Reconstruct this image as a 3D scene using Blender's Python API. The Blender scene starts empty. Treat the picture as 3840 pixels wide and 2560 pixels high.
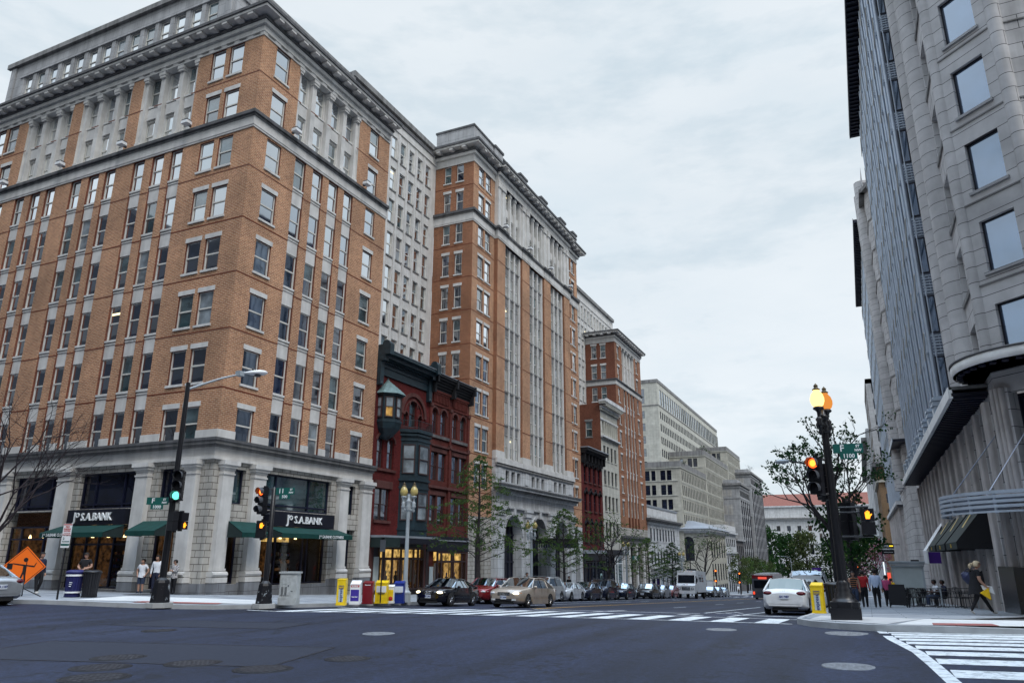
import bpy, math, random
from math import sin, cos, pi, radians, sqrt, hypot, floor, ceil
from mathutils import Vector, Matrix
random.seed(7)
SC = bpy.context.scene
COL = SC.collection

# ------------------------------------------------------------------ materials
MATS = {}
def newmat(name):
    m = bpy.data.materials.new(name); m.use_nodes = True
    nt = m.node_tree; nt.nodes.clear()
    out = nt.nodes.new('ShaderNodeOutputMaterial')
    MATS[name] = m
    return m, nt, out
def principled(nt, out, col, rough=.7, metal=0., spec=.4):
    b = nt.nodes.new('ShaderNodeBsdfPrincipled')
    b.inputs['Base Color'].default_value = (*col, 1)
    b.inputs['Roughness'].default_value = rough
    b.inputs['Metallic'].default_value = metal
    b.inputs['Specular IOR Level'].default_value = spec
    nt.links.new(b.outputs[0], out.inputs[0])
    return b
def wpos(nt):
    g = nt.nodes.new('ShaderNodeNewGeometry')
    return g.outputs['Position']
def noise(nt, vec, scale, detail=4., rough=.55):
    n = nt.nodes.new('ShaderNodeTexNoise'); n.inputs['Scale'].default_value = scale
    n.inputs['Detail'].default_value = detail; n.inputs['Roughness'].default_value = rough
    nt.links.new(vec, n.inputs['Vector']); return n.outputs['Fac']
def ramp(nt, fac, stops):
    r = nt.nodes.new('ShaderNodeValToRGB')
    while len(r.color_ramp.elements) < len(stops): r.color_ramp.elements.new(.5)
    for e, (p, c) in zip(r.color_ramp.elements, stops):
        e.position = p; e.color = (*c, 1)
    nt.links.new(fac, r.inputs[0]); return r.outputs[0]
def mixc(nt, fac, a, b, mode='MIX'):
    m = nt.nodes.new('ShaderNodeMix'); m.data_type = 'RGBA'; m.blend_type = mode
    for i, v in ((0, fac), (6, a), (7, b)):
        if isinstance(v, (int, float)): m.inputs[i].default_value = v
        elif isinstance(v, tuple): m.inputs[i].default_value = (*v, 1)
        else: nt.links.new(v, m.inputs[i])
    return m.outputs[2]
def mathn(nt, op, a, b=0.):
    m = nt.nodes.new('ShaderNodeMath'); m.operation = op
    for i, v in ((0, a), (1, b)):
        if isinstance(v, (int, float)): m.inputs[i].default_value = v
        else: nt.links.new(v, m.inputs[i])
    return m.outputs[0]
def wallvec(nt):
    # (x+y, z) so that courses stay level on every upright wall
    s = nt.nodes.new('ShaderNodeSeparateXYZ'); nt.links.new(wpos(nt), s.inputs[0])
    c = nt.nodes.new('ShaderNodeCombineXYZ')
    nt.links.new(mathn(nt, 'ADD', s.outputs[0], s.outputs[1]), c.inputs[0])
    nt.links.new(s.outputs[2], c.inputs[1]); return c.outputs[0], s.outputs[2]
def plain(name, col, rough=.7, metal=0., spec=.4, var=.12, scale=1.5):
    m, nt, out = newmat(name)
    b = principled(nt, out, col, rough, metal, spec)
    if var:
        f = noise(nt, wpos(nt), scale)
        c = ramp(nt, f, [(.3, tuple(x*(1-var) for x in col)), (.7, tuple(min(1, x*(1+var)) for x in col))])
        nt.links.new(c, b.inputs['Base Color'])
    return m
def brick(name, c1, c2, mortar, w=.30, h=.10, msize=.012, var=.25, stain=.5):
    m, nt, out = newmat(name)
    b = principled(nt, out, c1, .85, 0, .2)
    v, z = wallvec(nt)
    t = nt.nodes.new('ShaderNodeTexBrick')
    nt.links.new(v, t.inputs['Vector'])
    t.inputs['Color1'].default_value = (*c1, 1); t.inputs['Color2'].default_value = (*c2, 1)
    t.inputs['Mortar'].default_value = (*mortar, 1); t.inputs['Scale'].default_value = 1.
    t.inputs['Mortar Size'].default_value = msize; t.inputs['Brick Width'].default_value = w
    t.inputs['Row Height'].default_value = h; t.inputs['Bias'].default_value = -.25
    f = noise(nt, wpos(nt), .35, 5)
    d = ramp(nt, f, [(.3, (1-var,)*3), (.65, (1.10, 1.07, 1.04))])
    c = mixc(nt, 1., t.outputs['Color'], d, 'MULTIPLY')
    f2 = noise(nt, wpos(nt), 6., 3)
    d2 = ramp(nt, f2, [(.35, (.84,)*3), (.6, (1.08,)*3)])
    c = mixc(nt, 1., c, d2, 'MULTIPLY')
    mp = nt.nodes.new('ShaderNodeMapping'); mp.inputs['Scale'].default_value = (1.3, .07, 1); nt.links.new(v, mp.inputs[0])
    c = mixc(nt, 1., c, ramp(nt, noise(nt, mp.outputs[0], 1., 5), [(.40, (1.03,)*3), (.70, (.88,)*3)]), 'MULTIPLY')   # rain streaks
    nt.links.new(c, b.inputs['Base Color'])
    bp = nt.nodes.new('ShaderNodeBump'); bp.inputs['Strength'].default_value = .35; bp.inputs['Distance'].default_value = .01
    nt.links.new(t.outputs['Fac'], bp.inputs['Height']); bp.invert = True
    nt.links.new(bp.outputs[0], b.inputs['Normal'])
    return m
def stone(name, col, w=1.2, h=.6, joint=.012, jcol=None, var=.18, streak=.35, rough=.8):
    """cut stone: big blocks with dark joints, rain streaks running down, mottling"""
    m, nt, out = newmat(name)
    b = principled(nt, out, col, rough, 0, .25)
    v, z = wallvec(nt)
    f = noise(nt, wpos(nt), 1.1, 6)
    c = ramp(nt, f, [(.28, tuple(x*(1-var) for x in col)), (.7, tuple(min(1, x*(1+var*.5)) for x in col))])
    mp = nt.nodes.new('ShaderNodeMapping'); mp.inputs['Scale'].default_value = (2.2, .12, 1)
    nt.links.new(v, mp.inputs[0])
    s = ramp(nt, noise(nt, mp.outputs[0], 1., 5), [(.42, (1,)*3), (.72, (1-streak,)*3)])
    c = mixc(nt, 1., c, s, 'MULTIPLY')
    if w:
        t = nt.nodes.new('ShaderNodeTexBrick'); nt.links.new(v, t.inputs['Vector'])
        t.inputs['Color1'].default_value = (1, 1, 1, 1); t.inputs['Color2'].default_value = (.9, .9, .9, 1)
        t.inputs['Mortar'].default_value = (*(jcol or (.35, .35, .35)), 1); t.inputs['Scale'].default_value = 1.
        t.inputs['Mortar Size'].default_value = joint; t.inputs['Brick Width'].default_value = w
        t.inputs['Row Height'].default_value = h
        c = mixc(nt, 1., c, t.outputs['Color'], 'MULTIPLY')
    nt.links.new(c, b.inputs['Base Color'])
    return m
def glassmat(name, col, refl=.55, rough=.03, tint=(.95, .97, 1.), curtain=None, ior=1.9):
    """window pane: dark room behind, coated glass reflecting the street and sky"""
    m, nt, out = newmat(name)
    d = nt.nodes.new('ShaderNodeBsdfDiffuse'); d.inputs[0].default_value = (*col, 1)
    f = noise(nt, wpos(nt), .9, 3)
    nt.links.new(ramp(nt, f, [(.35, tuple(x*.45 for x in col)), (.65, tuple(min(1, x*1.5) for x in col))]), d.inputs[0])
    g = nt.nodes.new('ShaderNodeBsdfGlossy'); g.inputs[0].default_value = (*tint, 1); g.inputs['Roughness'].default_value = rough
    bp = nt.nodes.new('ShaderNodeBump'); bp.inputs['Strength'].default_value = .07; bp.inputs['Distance'].default_value = .05
    nt.links.new(noise(nt, wpos(nt), .8, 1), bp.inputs['Height']); nt.links.new(bp.outputs[0], g.inputs['Normal'])
    fr = nt.nodes.new('ShaderNodeFresnel'); fr.inputs[0].default_value = ior
    lw = nt.nodes.new('ShaderNodeLayerWeight'); lw.inputs[0].default_value = .5
    mr = nt.nodes.new('ShaderNodeMapRange'); mr.inputs[1].default_value = .25; mr.inputs[2].default_value = .52; mr.inputs[3].default_value = refl*.45; mr.inputs[4].default_value = min(.95, refl*1.38)
    nt.links.new(lw.outputs['Facing'], mr.inputs[0])
    fac = mathn(nt, 'MAXIMUM', fr.outputs[0], mr.outputs[0])
    mx = nt.nodes.new('ShaderNodeMixShader'); nt.links.new(fac, mx.inputs[0])
    nt.links.new(d.outputs[0], mx.inputs[1]); nt.links.new(g.outputs[0], mx.inputs[2])
    nt.links.new(mx.outputs[0], out.inputs[0])
    return m
def emit(name, col, strength, noisy=0.):
    m, nt, out = newmat(name)
    e = nt.nodes.new('ShaderNodeEmission'); e.inputs[0].default_value = (*col, 1); e.inputs[1].default_value = strength
    if noisy:
        f = noise(nt, wpos(nt), noisy, 3)
        nt.links.new(ramp(nt, f, [(.36, tuple(x*.12 for x in col)), (.5, tuple(x*.55 for x in col)), (.7, col)]), e.inputs[0])
    nt.links.new(e.outputs[0], out.inputs[0]); return m

M = MATS
brick('brick_tan', (.45, .215, .112), (.26, .100, .055), (.55, .39, .27), .30, .10, .018)
brick('brick_orange', (.29, .115, .058), (.18, .062, .034), (.38, .23, .15), .30, .10, .016)
brick('brick_red', (.125, .018, .018), (.08, .012, .013), (.10, .022, .02), .22, .075, .008, .3)
brick('brick_maroon', (.13, .026, .022), (.085, .018, .016), (.12, .05, .04), .22, .075, .008, .3)
brick('brick_side', (.19, .070, .042), (.13, .045, .030), (.20, .10, .07), .24, .08, .008, .2)
brick('brick_brown', (.20, .13, .075), (.15, .09, .05), (.2, .15, .1), .3, .1, .01, .2)
brick('brick_return', (.17, .052, .030), (.11, .034, .020), (.22, .10, .07), .30, .10, .014)  # redder brick of the returns, with recess shade darkened into the colour
plain('brick_course', (.16, .05, .028), .9)
stone('limestone', (.50, .48, .45), 1.5, .9, .012)
stone('limestone_plain', (.64, .625, .60), 0, streak=.18)
stone('limestone_block', (.50, .475, .43), .62, .33, .018, (.22, .2, .2))
stone('granite', (.235, .245, .265), 1.4, 1.6, .012, var=.22)
stone('stone_white', (.62, .63, .64), 1.5, .75, .012)
stone('stone_grey', (.42, .42, .425), 1.6, .8, .01, streak=.3)
stone('stone_cream', (.47, .45, .385), 1.4, .7, .006, streak=.2)
stone('stone_cream_pale', (.54, .53, .47), 1.4, .7, .006, streak=.2)
stone('stone_warm', (.57, .555, .55), 1.25, .62, .014, (.16, .15, .16), var=.2, streak=.3)
stone('stone_fluted', (.50, .465, .45), 0, var=.25, streak=.4)
stone('stone_dark', (.16, .15, .15), 0, streak=.5)
stone('marble_white', (.66, .66, .66), 0, streak=.25)
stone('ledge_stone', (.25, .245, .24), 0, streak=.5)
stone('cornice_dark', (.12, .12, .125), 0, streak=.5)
stone('brownstone', (.115, .045, .04), 0, var=.3, streak=.4)
plain('frame_white', (.62, .60, .55), .5)
plain('frame_brown', (.045, .025, .025), .5)
plain('frame_dark', (.012, .013, .022), .35)
plain('frame_navy', (.010, .012, .030), .35)
plain('teal_paint', (.012, .028, .038), .4, 0, .5, .4, 3)
plain('copper_green', (.13, .20, .20), .6, 0, .4, .3, 4)
plain('black_granite', (.012, .012, .016), .25, 0, .5, .3)
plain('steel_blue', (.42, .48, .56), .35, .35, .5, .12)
plain('steel_shadow', (.20, .23, .29), .5, .3)  # darker copy of the steel, recess shade put into its colour
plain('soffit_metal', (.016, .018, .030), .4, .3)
plain('roof_grey', (.16, .16, .17), .9)
plain('roof_metal', (.24, .26, .29), .5)
plain('roof_tile', (.20, .075, .055), .85, var=.35, scale=3)
plain('awning_green', (.003, .042, .036), .7, 0, .3, .25, 3)
plain('awning_dark', (.010, .022, .022), .7)
plain('black_paint', (.008, .008, .011), .35, 0, .5)
plain('black_matt', (.010, .010, .013), .8)
plain('silver_paint', (.36, .40, .43), .45, .1, .5, .12)
plain('cabinet_grey', (.42, .44, .44), .5, 0, .4, .15, 6)
plain('white_paint', (.75, .76, .77), .5, var=.05)
plain('white_letter', (.85, .87, .88), .5, var=0)
plain('sign_green', (.006, .10, .085), .45, var=.1)
plain('yellow_box', (.80, .55, .01), .4, var=.1, scale=5)
plain('red_box', (.16, .006, .012), .35, var=.2)
plain('blue_box', (.012, .030, .22), .35, var=.2)
plain('navy_can', (.018, .02, .11), .45, var=.2)
plain('orange_sign', (.95, .17, .01), .5, var=.03)
plain('purple', (.055, .010, .19), .5, var=.1)
plain('grey_screen', (.45, .50, .50), .6, var=.08)
plain('rubber', (.012, .012, .013), .8)
plain('globe_amber', (.46, .36, .13), .25, 0, .6, .2, 6)
plain('chrome', (.65, .66, .68), .2, .9, .5, 0)
plain('plastic_grey', (.07, .075, .085), .5)
plain('concrete', (.40, .40, .39), .85, var=.15)
plain('bark', (.035, .030, .032), .9, var=.3, scale=6)
plain('bark_bare', (.030, .022, .026), .9, var=.3, scale=6)
plain('gold', (.55, .38, .06), .45, .3)
plain('plate', (.62, .66, .72), .5, var=.08, scale=20)
plain('blue_ink', (.02, .04, .18), .6, var=0)
plain('red_ink', (.45, .02, .02), .6, var=0)
plain('bronze', (.10, .075, .04), .5, .4)
plain('iron', (.016, .016, .020), .6, .4, var=.4, scale=12)
plain('iron_mid', (.06, .06, .07), .5, .4, var=.4, scale=12)
plain('iron_pale', (.20, .205, .215), .7, .1, var=.3, scale=12)
plain('tactile_red', (.28, .10, .09), .85, var=.2, scale=5)
plain('shelf_wood', (.018, .010, .008), .5)
plain('cloth_dark', (.02, .02, .03), .8)
plain('cloth_pale', (.4, .38, .36), .8)
glassmat('glass_dark', (.003, .005, .014), .66, tint=(.93, .97, 1.), ior=1.5)
glassmat('glass_navy', (.004, .007, .024), .56, tint=(.88, .94, 1.), ior=1.5)
glassmat('glass_teal', (.02, .05, .055), .30)
glassmat('glass_low', (.006, .008, .020), .10, ior=1.5)
glassmat('glass_blind', (.10, .14, .15), .25, ior=1.6)
glassmat('glass_curtain', (.22, .25, .27), .15, ior=1.5)
glassmat('glass_sky', (.05, .08, .13), .85, tint=(.66, .80, 1.))
plain('facade_dark', (.045, .048, .058), .8)
glassmat('glass_car', (.006, .008, .012), .12, ior=1.6)
emit('room_warm', (1., .62, .18), .85, 2.6)
emit('room_gold', (1., .58, .18), .5, 2.2)
emit('room_dim', (.60, .27, .09), .09, 4.5)
emit('ceiling_lamp', (1., .85, .5), 1.5)
emit('lamp_glow', (1., .50, .08), 1.6)
emit('lamp_hot', (1., .80, .35), 4.5)
emit('lamp_core', (1., .72, .32), 3.)
emit('signal_red', (1., .09, .012), 2.4)
emit('signal_hot', (1., .28, .03), 2.6)
emit('signal_amber', (1., .30, .02), 2.2)
emit('signal_green', (.15, .95, .70), 1.4)
emit('head_lamp', (1., .86, .55), 3.2)
emit('tail_lamp', (1., .06, .02), 1.3)
emit('neon_red', (1., .12, .08), .7)
emit('neon_white', (.8, .9, 1.), 1.0)
emit('sign_yellow', (1., .75, .05), .9)

def globemat(name, inner, outer, s0, s1):
    m, nt, out = newmat(name)
    e = nt.nodes.new('ShaderNodeEmission'); lw = nt.nodes.new('ShaderNodeLayerWeight'); lw.inputs[0].default_value = .45
    c = ramp(nt, lw.outputs['Facing'], [(.25, inner), (.8, outer)]); nt.links.new(c, e.inputs[0])
    r = nt.nodes.new('ShaderNodeMapRange'); r.inputs[3].default_value = s0; r.inputs[4].default_value = s1
    nt.links.new(lw.outputs['Facing'], r.inputs[0]); nt.links.new(r.outputs[0], e.inputs[1]); nt.links.new(e.outputs[0], out.inputs[0])
def paint(name, col, metal=.2, rough=.25):
    m, nt, out = newmat(name)
    b = principled(nt, out, col, rough, metal, .5)
    b.inputs['Coat Weight'].default_value = .8; b.inputs['Coat Roughness'].default_value = .06
    f = noise(nt, wpos(nt), 2.5, 4)
    nt.links.new(ramp(nt, f, [(.3, tuple(x*.85 for x in col)), (.7, tuple(min(1, x*1.1) for x in col))]), b.inputs['Base Color'])
    return m

# ------------------------------------------------------------------ mesh builder
class MB:
    def __init__(s, T=None):
        s.v = []; s.f = []; s.m = []; s.T = T; s.names = []; s.sm = []
    def mi(s, mat):
        if mat not in s.names: s.names.append(mat)
        return s.names.index(mat)
    def add(s, vs, fs, mat, smooth=False):
        o = len(s.v); i = s.mi(mat)
        s.v += [tuple(s.T(*p)) for p in vs] if s.T else [tuple(p) for p in vs]
        for f in fs: s.f.append([o+k for k in f]); s.m.append(i); s.sm.append(smooth)
    def quad(s, a, b, c, d, mat): s.add([a, b, c, d], [(0, 1, 2, 3)], mat)
    def box(s, x0, x1, y0, y1, z0, z1, mat):
        if x0 > x1: x0, x1 = x1, x0
        if y0 > y1: y0, y1 = y1, y0
        s.add([(x0, y0, z0), (x1, y0, z0), (x1, y1, z0), (x0, y1, z0), (x0, y0, z1), (x1, y0, z1), (x1, y1, z1), (x0, y1, z1)],
              [(0, 3, 2, 1), (4, 5, 6, 7), (0, 1, 5, 4), (1, 2, 6, 5), (2, 3, 7, 6), (3, 0, 4, 7)], mat)
    def prism(s, poly, z0, z1, mat, poly2=None, smooth=False):
        n = len(poly); p2 = poly2 or poly
        s.add([(x, y, z0) for x, y in poly]+[(x, y, z1) for x, y in p2],
              [tuple(range(n-1, -1, -1)), tuple(range(n, 2*n))], mat)
        s.add([(x, y, z0) for x, y in poly]+[(x, y, z1) for x, y in p2],
              [(i, (i+1) % n, n+(i+1) % n, n+i) for i in range(n)], mat, smooth)
    def sweep(s, prof, axis, a0, a1, mat, ends=True):
        """prof: list of (p,q) closed outline; axis 'x': extruded along x with p=y,q=z; 'y': p=x,q=z"""
        mk = (lambda a, p, q: (a, p, q)) if axis == 'x' else (lambda a, p, q: (p, a, q))
        n = len(prof)
        vs = [mk(a0, p, q) for p, q in prof]+[mk(a1, p, q) for p, q in prof]
        fs = [(i, (i+1) % n, n+(i+1) % n, n+i) for i in range(n)]
        if ends: fs += [tuple(range(n-1, -1, -1)), tuple(range(n, 2*n))]
        s.add(vs, fs, mat)
    def tube(s, p0, p1, r0, r1, mat, n=8, cap=True):
        p0 = Vector(p0); p1 = Vector(p1); d = (p1-p0)
        if d.length < 1e-6: return
        d.normalize(); a = d.orthogonal().normalized(); b = d.cross(a)
        vs = []
        for p, r in ((p0, r0), (p1, r1)):
            for k in range(n):
                t = 2*pi*k/n; vs.append(tuple(p+a*(r*cos(t))+b*(r*sin(t))))
        s.add(vs, [(k, (k+1) % n, n+(k+1) % n, n+k) for k in range(n)], mat, True)
        if cap: s.add(vs, [tuple(range(n-1, -1, -1)), tuple(range(n, 2*n))], mat)
    def path(s, pts, rs, mat, n=8):
        for i in range(len(pts)-1):
            r0 = rs[i] if isinstance(rs, (list, tuple)) else rs; r1 = rs[i+1] if isinstance(rs, (list, tuple)) else rs
            s.tube(pts[i], pts[i+1], r0, r1, mat, n)
    def lathe(s, c, prof, mat, n=16, smooth=True, axis='z'):
        """prof [(r,h)...] around axis through c"""
        vs = []
        for r, h in prof:
            for k in range(n):
                t = 2*pi*k/n
                o = (r*cos(t), r*sin(t), h) if axis == 'z' else ((h, r*cos(t), r*sin(t)) if axis == 'x' else (r*cos(t), h, r*sin(t)))
                vs.append((c[0]+o[0], c[1]+o[1], c[2]+o[2]))
        fs = []
        for i in range(len(prof)-1):
            for k in range(n):
                fs.append((i*n+k, i*n+(k+1) % n, (i+1)*n+(k+1) % n, (i+1)*n+k))
        s.add(vs, fs, mat, smooth)
        if prof[0][0] > 1e-4: s.add(vs[:n], [tuple(range(n-1, -1, -1))], mat)
        if prof[-1][0] > 1e-4: s.add(vs[-n:], [tuple(range(n))], mat)
    def ball(s, c, r, mat, n=12, sx=1., sy=1., sz=1.):
        vs = [(c[0], c[1], c[2]-r*sz)]; m = max(4, n//2)
        for i in range(1, m):
            a = -pi/2+pi*i/m
            for k in range(n): vs.append((c[0]+r*sx*cos(a)*cos(2*pi*k/n), c[1]+r*sy*cos(a)*sin(2*pi*k/n), c[2]+r*sz*sin(a)))
        vs.append((c[0], c[1], c[2]+r*sz)); fs = [(0, 1+(k+1) % n, 1+k) for k in range(n)]
        for i in range(m-2):
            for k in range(n): fs.append((1+i*n+k, 1+i*n+(k+1) % n, 1+(i+1)*n+(k+1) % n, 1+(i+1)*n+k))
        t = 1+(m-2)*n; fs += [(t+k, t+(k+1) % n, len(vs)-1) for k in range(n)]
        s.add(vs, fs, mat, True)
    def mesh(s, name, off=(0, 0, 0)):
        me = bpy.data.meshes.new(name)
        me.from_pydata([(x-off[0], y-off[1], z-off[2]) for x, y, z in s.v], [], s.f)
        for n in s.names: me.materials.append(M[n])
        me.polygons.foreach_set('material_index', s.m)
        me.polygons.foreach_set('use_smooth', s.sm)
        me.update(); return me
    def build(s, name, parent=None, origin=None, label=None):
        """origin: world location of the object origin (geometry given in world or parent space)"""
        if origin is None:
            o = (0, 0, 0) if parent is not None and parent.get('_local') else (tuple(parent.location) if parent else (0, 0, 0))
            me = s.mesh(name, o); ob = bpy.data.objects.new(name, me)
            if parent is not None: ob.parent = parent
            else: ob.location = o
        else:
            me = s.mesh(name, origin); ob = bpy.data.objects.new(name, me)
            if parent is not None:
                ob.parent = parent
                ob.location = origin if parent.get('_local') else tuple(Vector(origin)-parent.location)
            else: ob.location = origin
        COL.objects.link(ob)
        if label: ob['label'] = label
        return ob
def sub(mb, name, part):
    """sub-part: geometry in the part's own space shifted like the part's mesh"""
    root = part.parent
    o = Vector((0, 0, 0))
    if not root.get('_local'): o = root.location.copy()
    o = o+part.location
    me = mb.mesh(name, tuple(o)); ob = bpy.data.objects.new(name, me); ob.parent = part
    COL.objects.link(ob); return ob
LOCALS = []
def thing(name, label, cat, loc=(0, 0, 0), rz=0., group=None, local=False):
    o = bpy.data.objects.new(name, None); COL.objects.link(o)
    o.location = loc; o.rotation_euler = (0, 0, rz); o.empty_display_size = .3
    o['label'] = label; o['category'] = cat
    if group: o['group'] = group
    if local: o['_local'] = 1; LOCALS.append(o)
    return o
def tag(o, label=None, cat=None, group=None, kind=None):
    if label: o['label'] = label
    if cat: o['category'] = cat
    if group: o['group'] = group
    if kind: o['kind'] = kind
    return o
def dup(root, loc, rz=0., label=None, scale=None):
    r = root.copy(); COL.objects.link(r); r.location = loc; r.rotation_euler = (0, 0, rz)
    if label: r['label'] = label
    if scale: r.scale = (scale,)*3
    for ch in list(root.children):
        c = ch.copy(); COL.objects.link(c); c.parent = r
        for g in list(ch.children):
            d = g.copy(); COL.objects.link(d); d.parent = c
    return r
TMP = bpy.data.scenes.new('workbench')   # scratch scene, removed at the end
def evalmesh(ob):
    TMP.collection.objects.link(ob); vl = TMP.view_layers[0]; vl.update()
    me = bpy.data.meshes.new_from_object(ob.evaluated_get(vl.depsgraph)); TMP.collection.objects.unlink(ob); return me
def text_mesh(txt, size, mat, depth=.01, shear=0., bold=0., spacing=1., T=None, align='CENTER'):
    """returns MB with the lettering; local x = reading direction, z = up, facing -y"""
    cu = bpy.data.curves.new('lettering', 'FONT'); cu.body = txt; cu.size = size; cu.align_x = align; cu.align_y = 'CENTER'
    cu.extrude = depth; cu.shear = shear; cu.offset = bold; cu.space_character = spacing; cu.resolution_u = 2
    ob = bpy.data.objects.new('lettering', cu)
    me = evalmesh(ob)
    mb = MB(T)
    mb.add([(v.co.x, -v.co.z, v.co.y) for v in me.vertices], [tuple(p.vertices) for p in me.polygons], mat)
    bpy.data.objects.remove(ob); bpy.data.curves.remove(cu); bpy.data.meshes.remove(me)
    return mb
def merge(a, b):
    o = len(a.v); a.v += b.v
    idx = [a.mi(n) for n in b.names]
    for f, m, sm in zip(b.f, b.m, b.sm): a.f.append([k+o for k in f]); a.m.append(idx[m]); a.sm.append(sm)
    return a
def frameT(P, ang):
    """local (u, w, z): u along the wall, w outward from the wall, z up. ang: direction of u"""
    c, s_ = cos(ang), sin(ang)
    # outward normal = u rotated by -90 deg
    return lambda u, w, z: (P[0]+u*c+w*s_, P[1]+u*s_-w*c, P[2]+z)

# ------------------------------------------------------------------ ground heights
def gY(Y):
    if Y < 19: return 0.
    if Y < 25: return -.04*(Y-19)**2/12
    if Y < 150: return -.04*(Y-22)
    if Y < 300: return -5.12-.03*(Y-150)
    return -9.62
def cX(X):
    if X > -1.5: return .025*min(6, X+1.5)
    if X > -20: return -.2*(-X-1.5)/18.5
    return -.2+.024*min(8, -X-20)
def gz(X, Y): return gY(Y)+cX(X)
def sz(X, Y): return gz(X, Y)+.15
# ------------------------------------------------------------------ camera, light, sky
EYE = 1.75; YAW = radians(24.9); PIT = radians(16.37); ROLL = radians(-.2); FPX = 2740.
fw = Vector((-sin(YAW)*cos(PIT), cos(YAW)*cos(PIT), sin(PIT)))
r0 = Vector((cos(YAW), sin(YAW), 0)); u0 = r0.cross(fw)
rr = r0*cos(ROLL)-u0*sin(ROLL); uu = r0*sin(ROLL)+u0*cos(ROLL)
cam = bpy.data.cameras.new('camera'); cam_o = bpy.data.objects.new('camera', cam); COL.objects.link(cam_o)
cam.sensor_width = 36.; cam.lens = FPX/3840*36; cam.clip_end = 3000; cam.clip_start = .1
mat = Matrix((rr, uu, -fw)).transposed().to_4x4(); mat.translation = Vector((0, 0, EYE))
cam_o.matrix_world = mat; SC.camera = cam_o
def proj(p):
    d = Vector(p)-Vector((0, 0, EYE)); z = d.dot(fw)
    if z <= .1: return None
    return 1920+FPX*d.dot(rr)/z, 1280-FPX*d.dot(uu)/z

w = bpy.data.worlds.new('World'); SC.world = w; w.use_nodes = True
nt = w.node_tree; nt.nodes.clear()
out = nt.nodes.new('ShaderNodeOutputWorld'); bg = nt.nodes.new('ShaderNodeBackground'); bg.inputs[1].default_value = .12
sky = nt.nodes.new('ShaderNodeTexSky'); sky.sky_type = 'NISHITA'; sky.sun_disc = False
SUN_EL, SUN_ROT = radians(52), radians(200)
sky.sun_elevation = SUN_EL; sky.sun_rotation = SUN_ROT; sky.air_density = 1.; sky.dust_density = 2.
tc = nt.nodes.new('ShaderNodeTexCoord')
mp = nt.nodes.new('ShaderNodeMapping'); mp.inputs['Scale'].default_value = (1., 1., 3.2); mp.inputs['Location'].default_value = (.35, .1, .2)
nt.links.new(tc.outputs['Generated'], mp.inputs[0])
n1 = noise(nt, mp.outputs[0], 2.2, 8, .6)
n2 = noise(nt, mp.outputs[0], .9, 3, .5)
base = ramp(nt, n2, [(.35, (5.15, 5.55, 5.85)), (.65, (5.6, 5.95, 6.22))])
veil = ramp(nt, n1, [(.38, (.90, .94, .96)), (.52, (.975, .985, .99)), (.66, (1.02, 1.02, 1.015))])
cl = mixc(nt, 1., base, veil, 'MULTIPLY')
n3 = noise(nt, mp.outputs[0], 4.2, 6, .6)   # darker torn patches low in the cloud sheet
patchm = ramp(nt, n3, [(.50, (1, 1, 1)), (.64, (.84, .885, .91))]); cl = mixc(nt, 1., cl, patchm, 'MULTIPLY')
sx = nt.nodes.new('ShaderNodeSeparateXYZ'); nt.links.new(tc.outputs['Generated'], sx.inputs[0])
zen = ramp(nt, sx.outputs[2], [(.70, (1, 1, 1)), (.93, (3.3, 3.8, 4.6))])   # overcast is brighter overhead; extra boost and blue added out of view as fill
cl = mixc(nt, 1., cl, zen, 'MULTIPLY')
c = mixc(nt, .93, sky.outputs[0], cl)
nt.links.new(c, bg.inputs[0]); nt.links.new(bg.outputs[0], out.inputs[0])
sun = bpy.data.lights.new('sun', 'SUN'); sun.energy = 1.25; sun.angle = radians(25); sun.color = (1., .96, .9)
so = bpy.data.objects.new('sun', sun); COL.objects.link(so)
so.rotation_euler = (radians(90)-SUN_EL, 0, pi-SUN_ROT+pi*0)
# the veiled sun stands behind the viewer, to the right
sd = Vector((sin(radians(58))*cos(SUN_EL), -cos(radians(58))*cos(SUN_EL), sin(SUN_EL)))
so.rotation_euler = sd.to_track_quat('Z', 'Y').to_euler()
sky.sun_rotation = math.atan2(sd.x, sd.y)
SC.view_settings.view_transform = 'Standard'; SC.view_settings.look = 'None'
SC.view_settings.exposure = .42; SC.view_settings.gamma = 1.
SC.render.engine = 'CYCLES'; SC.cycles.max_bounces = 6; SC.cycles.transparent_max_bounces = 8
SC.cycles.use_denoising = True
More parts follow.
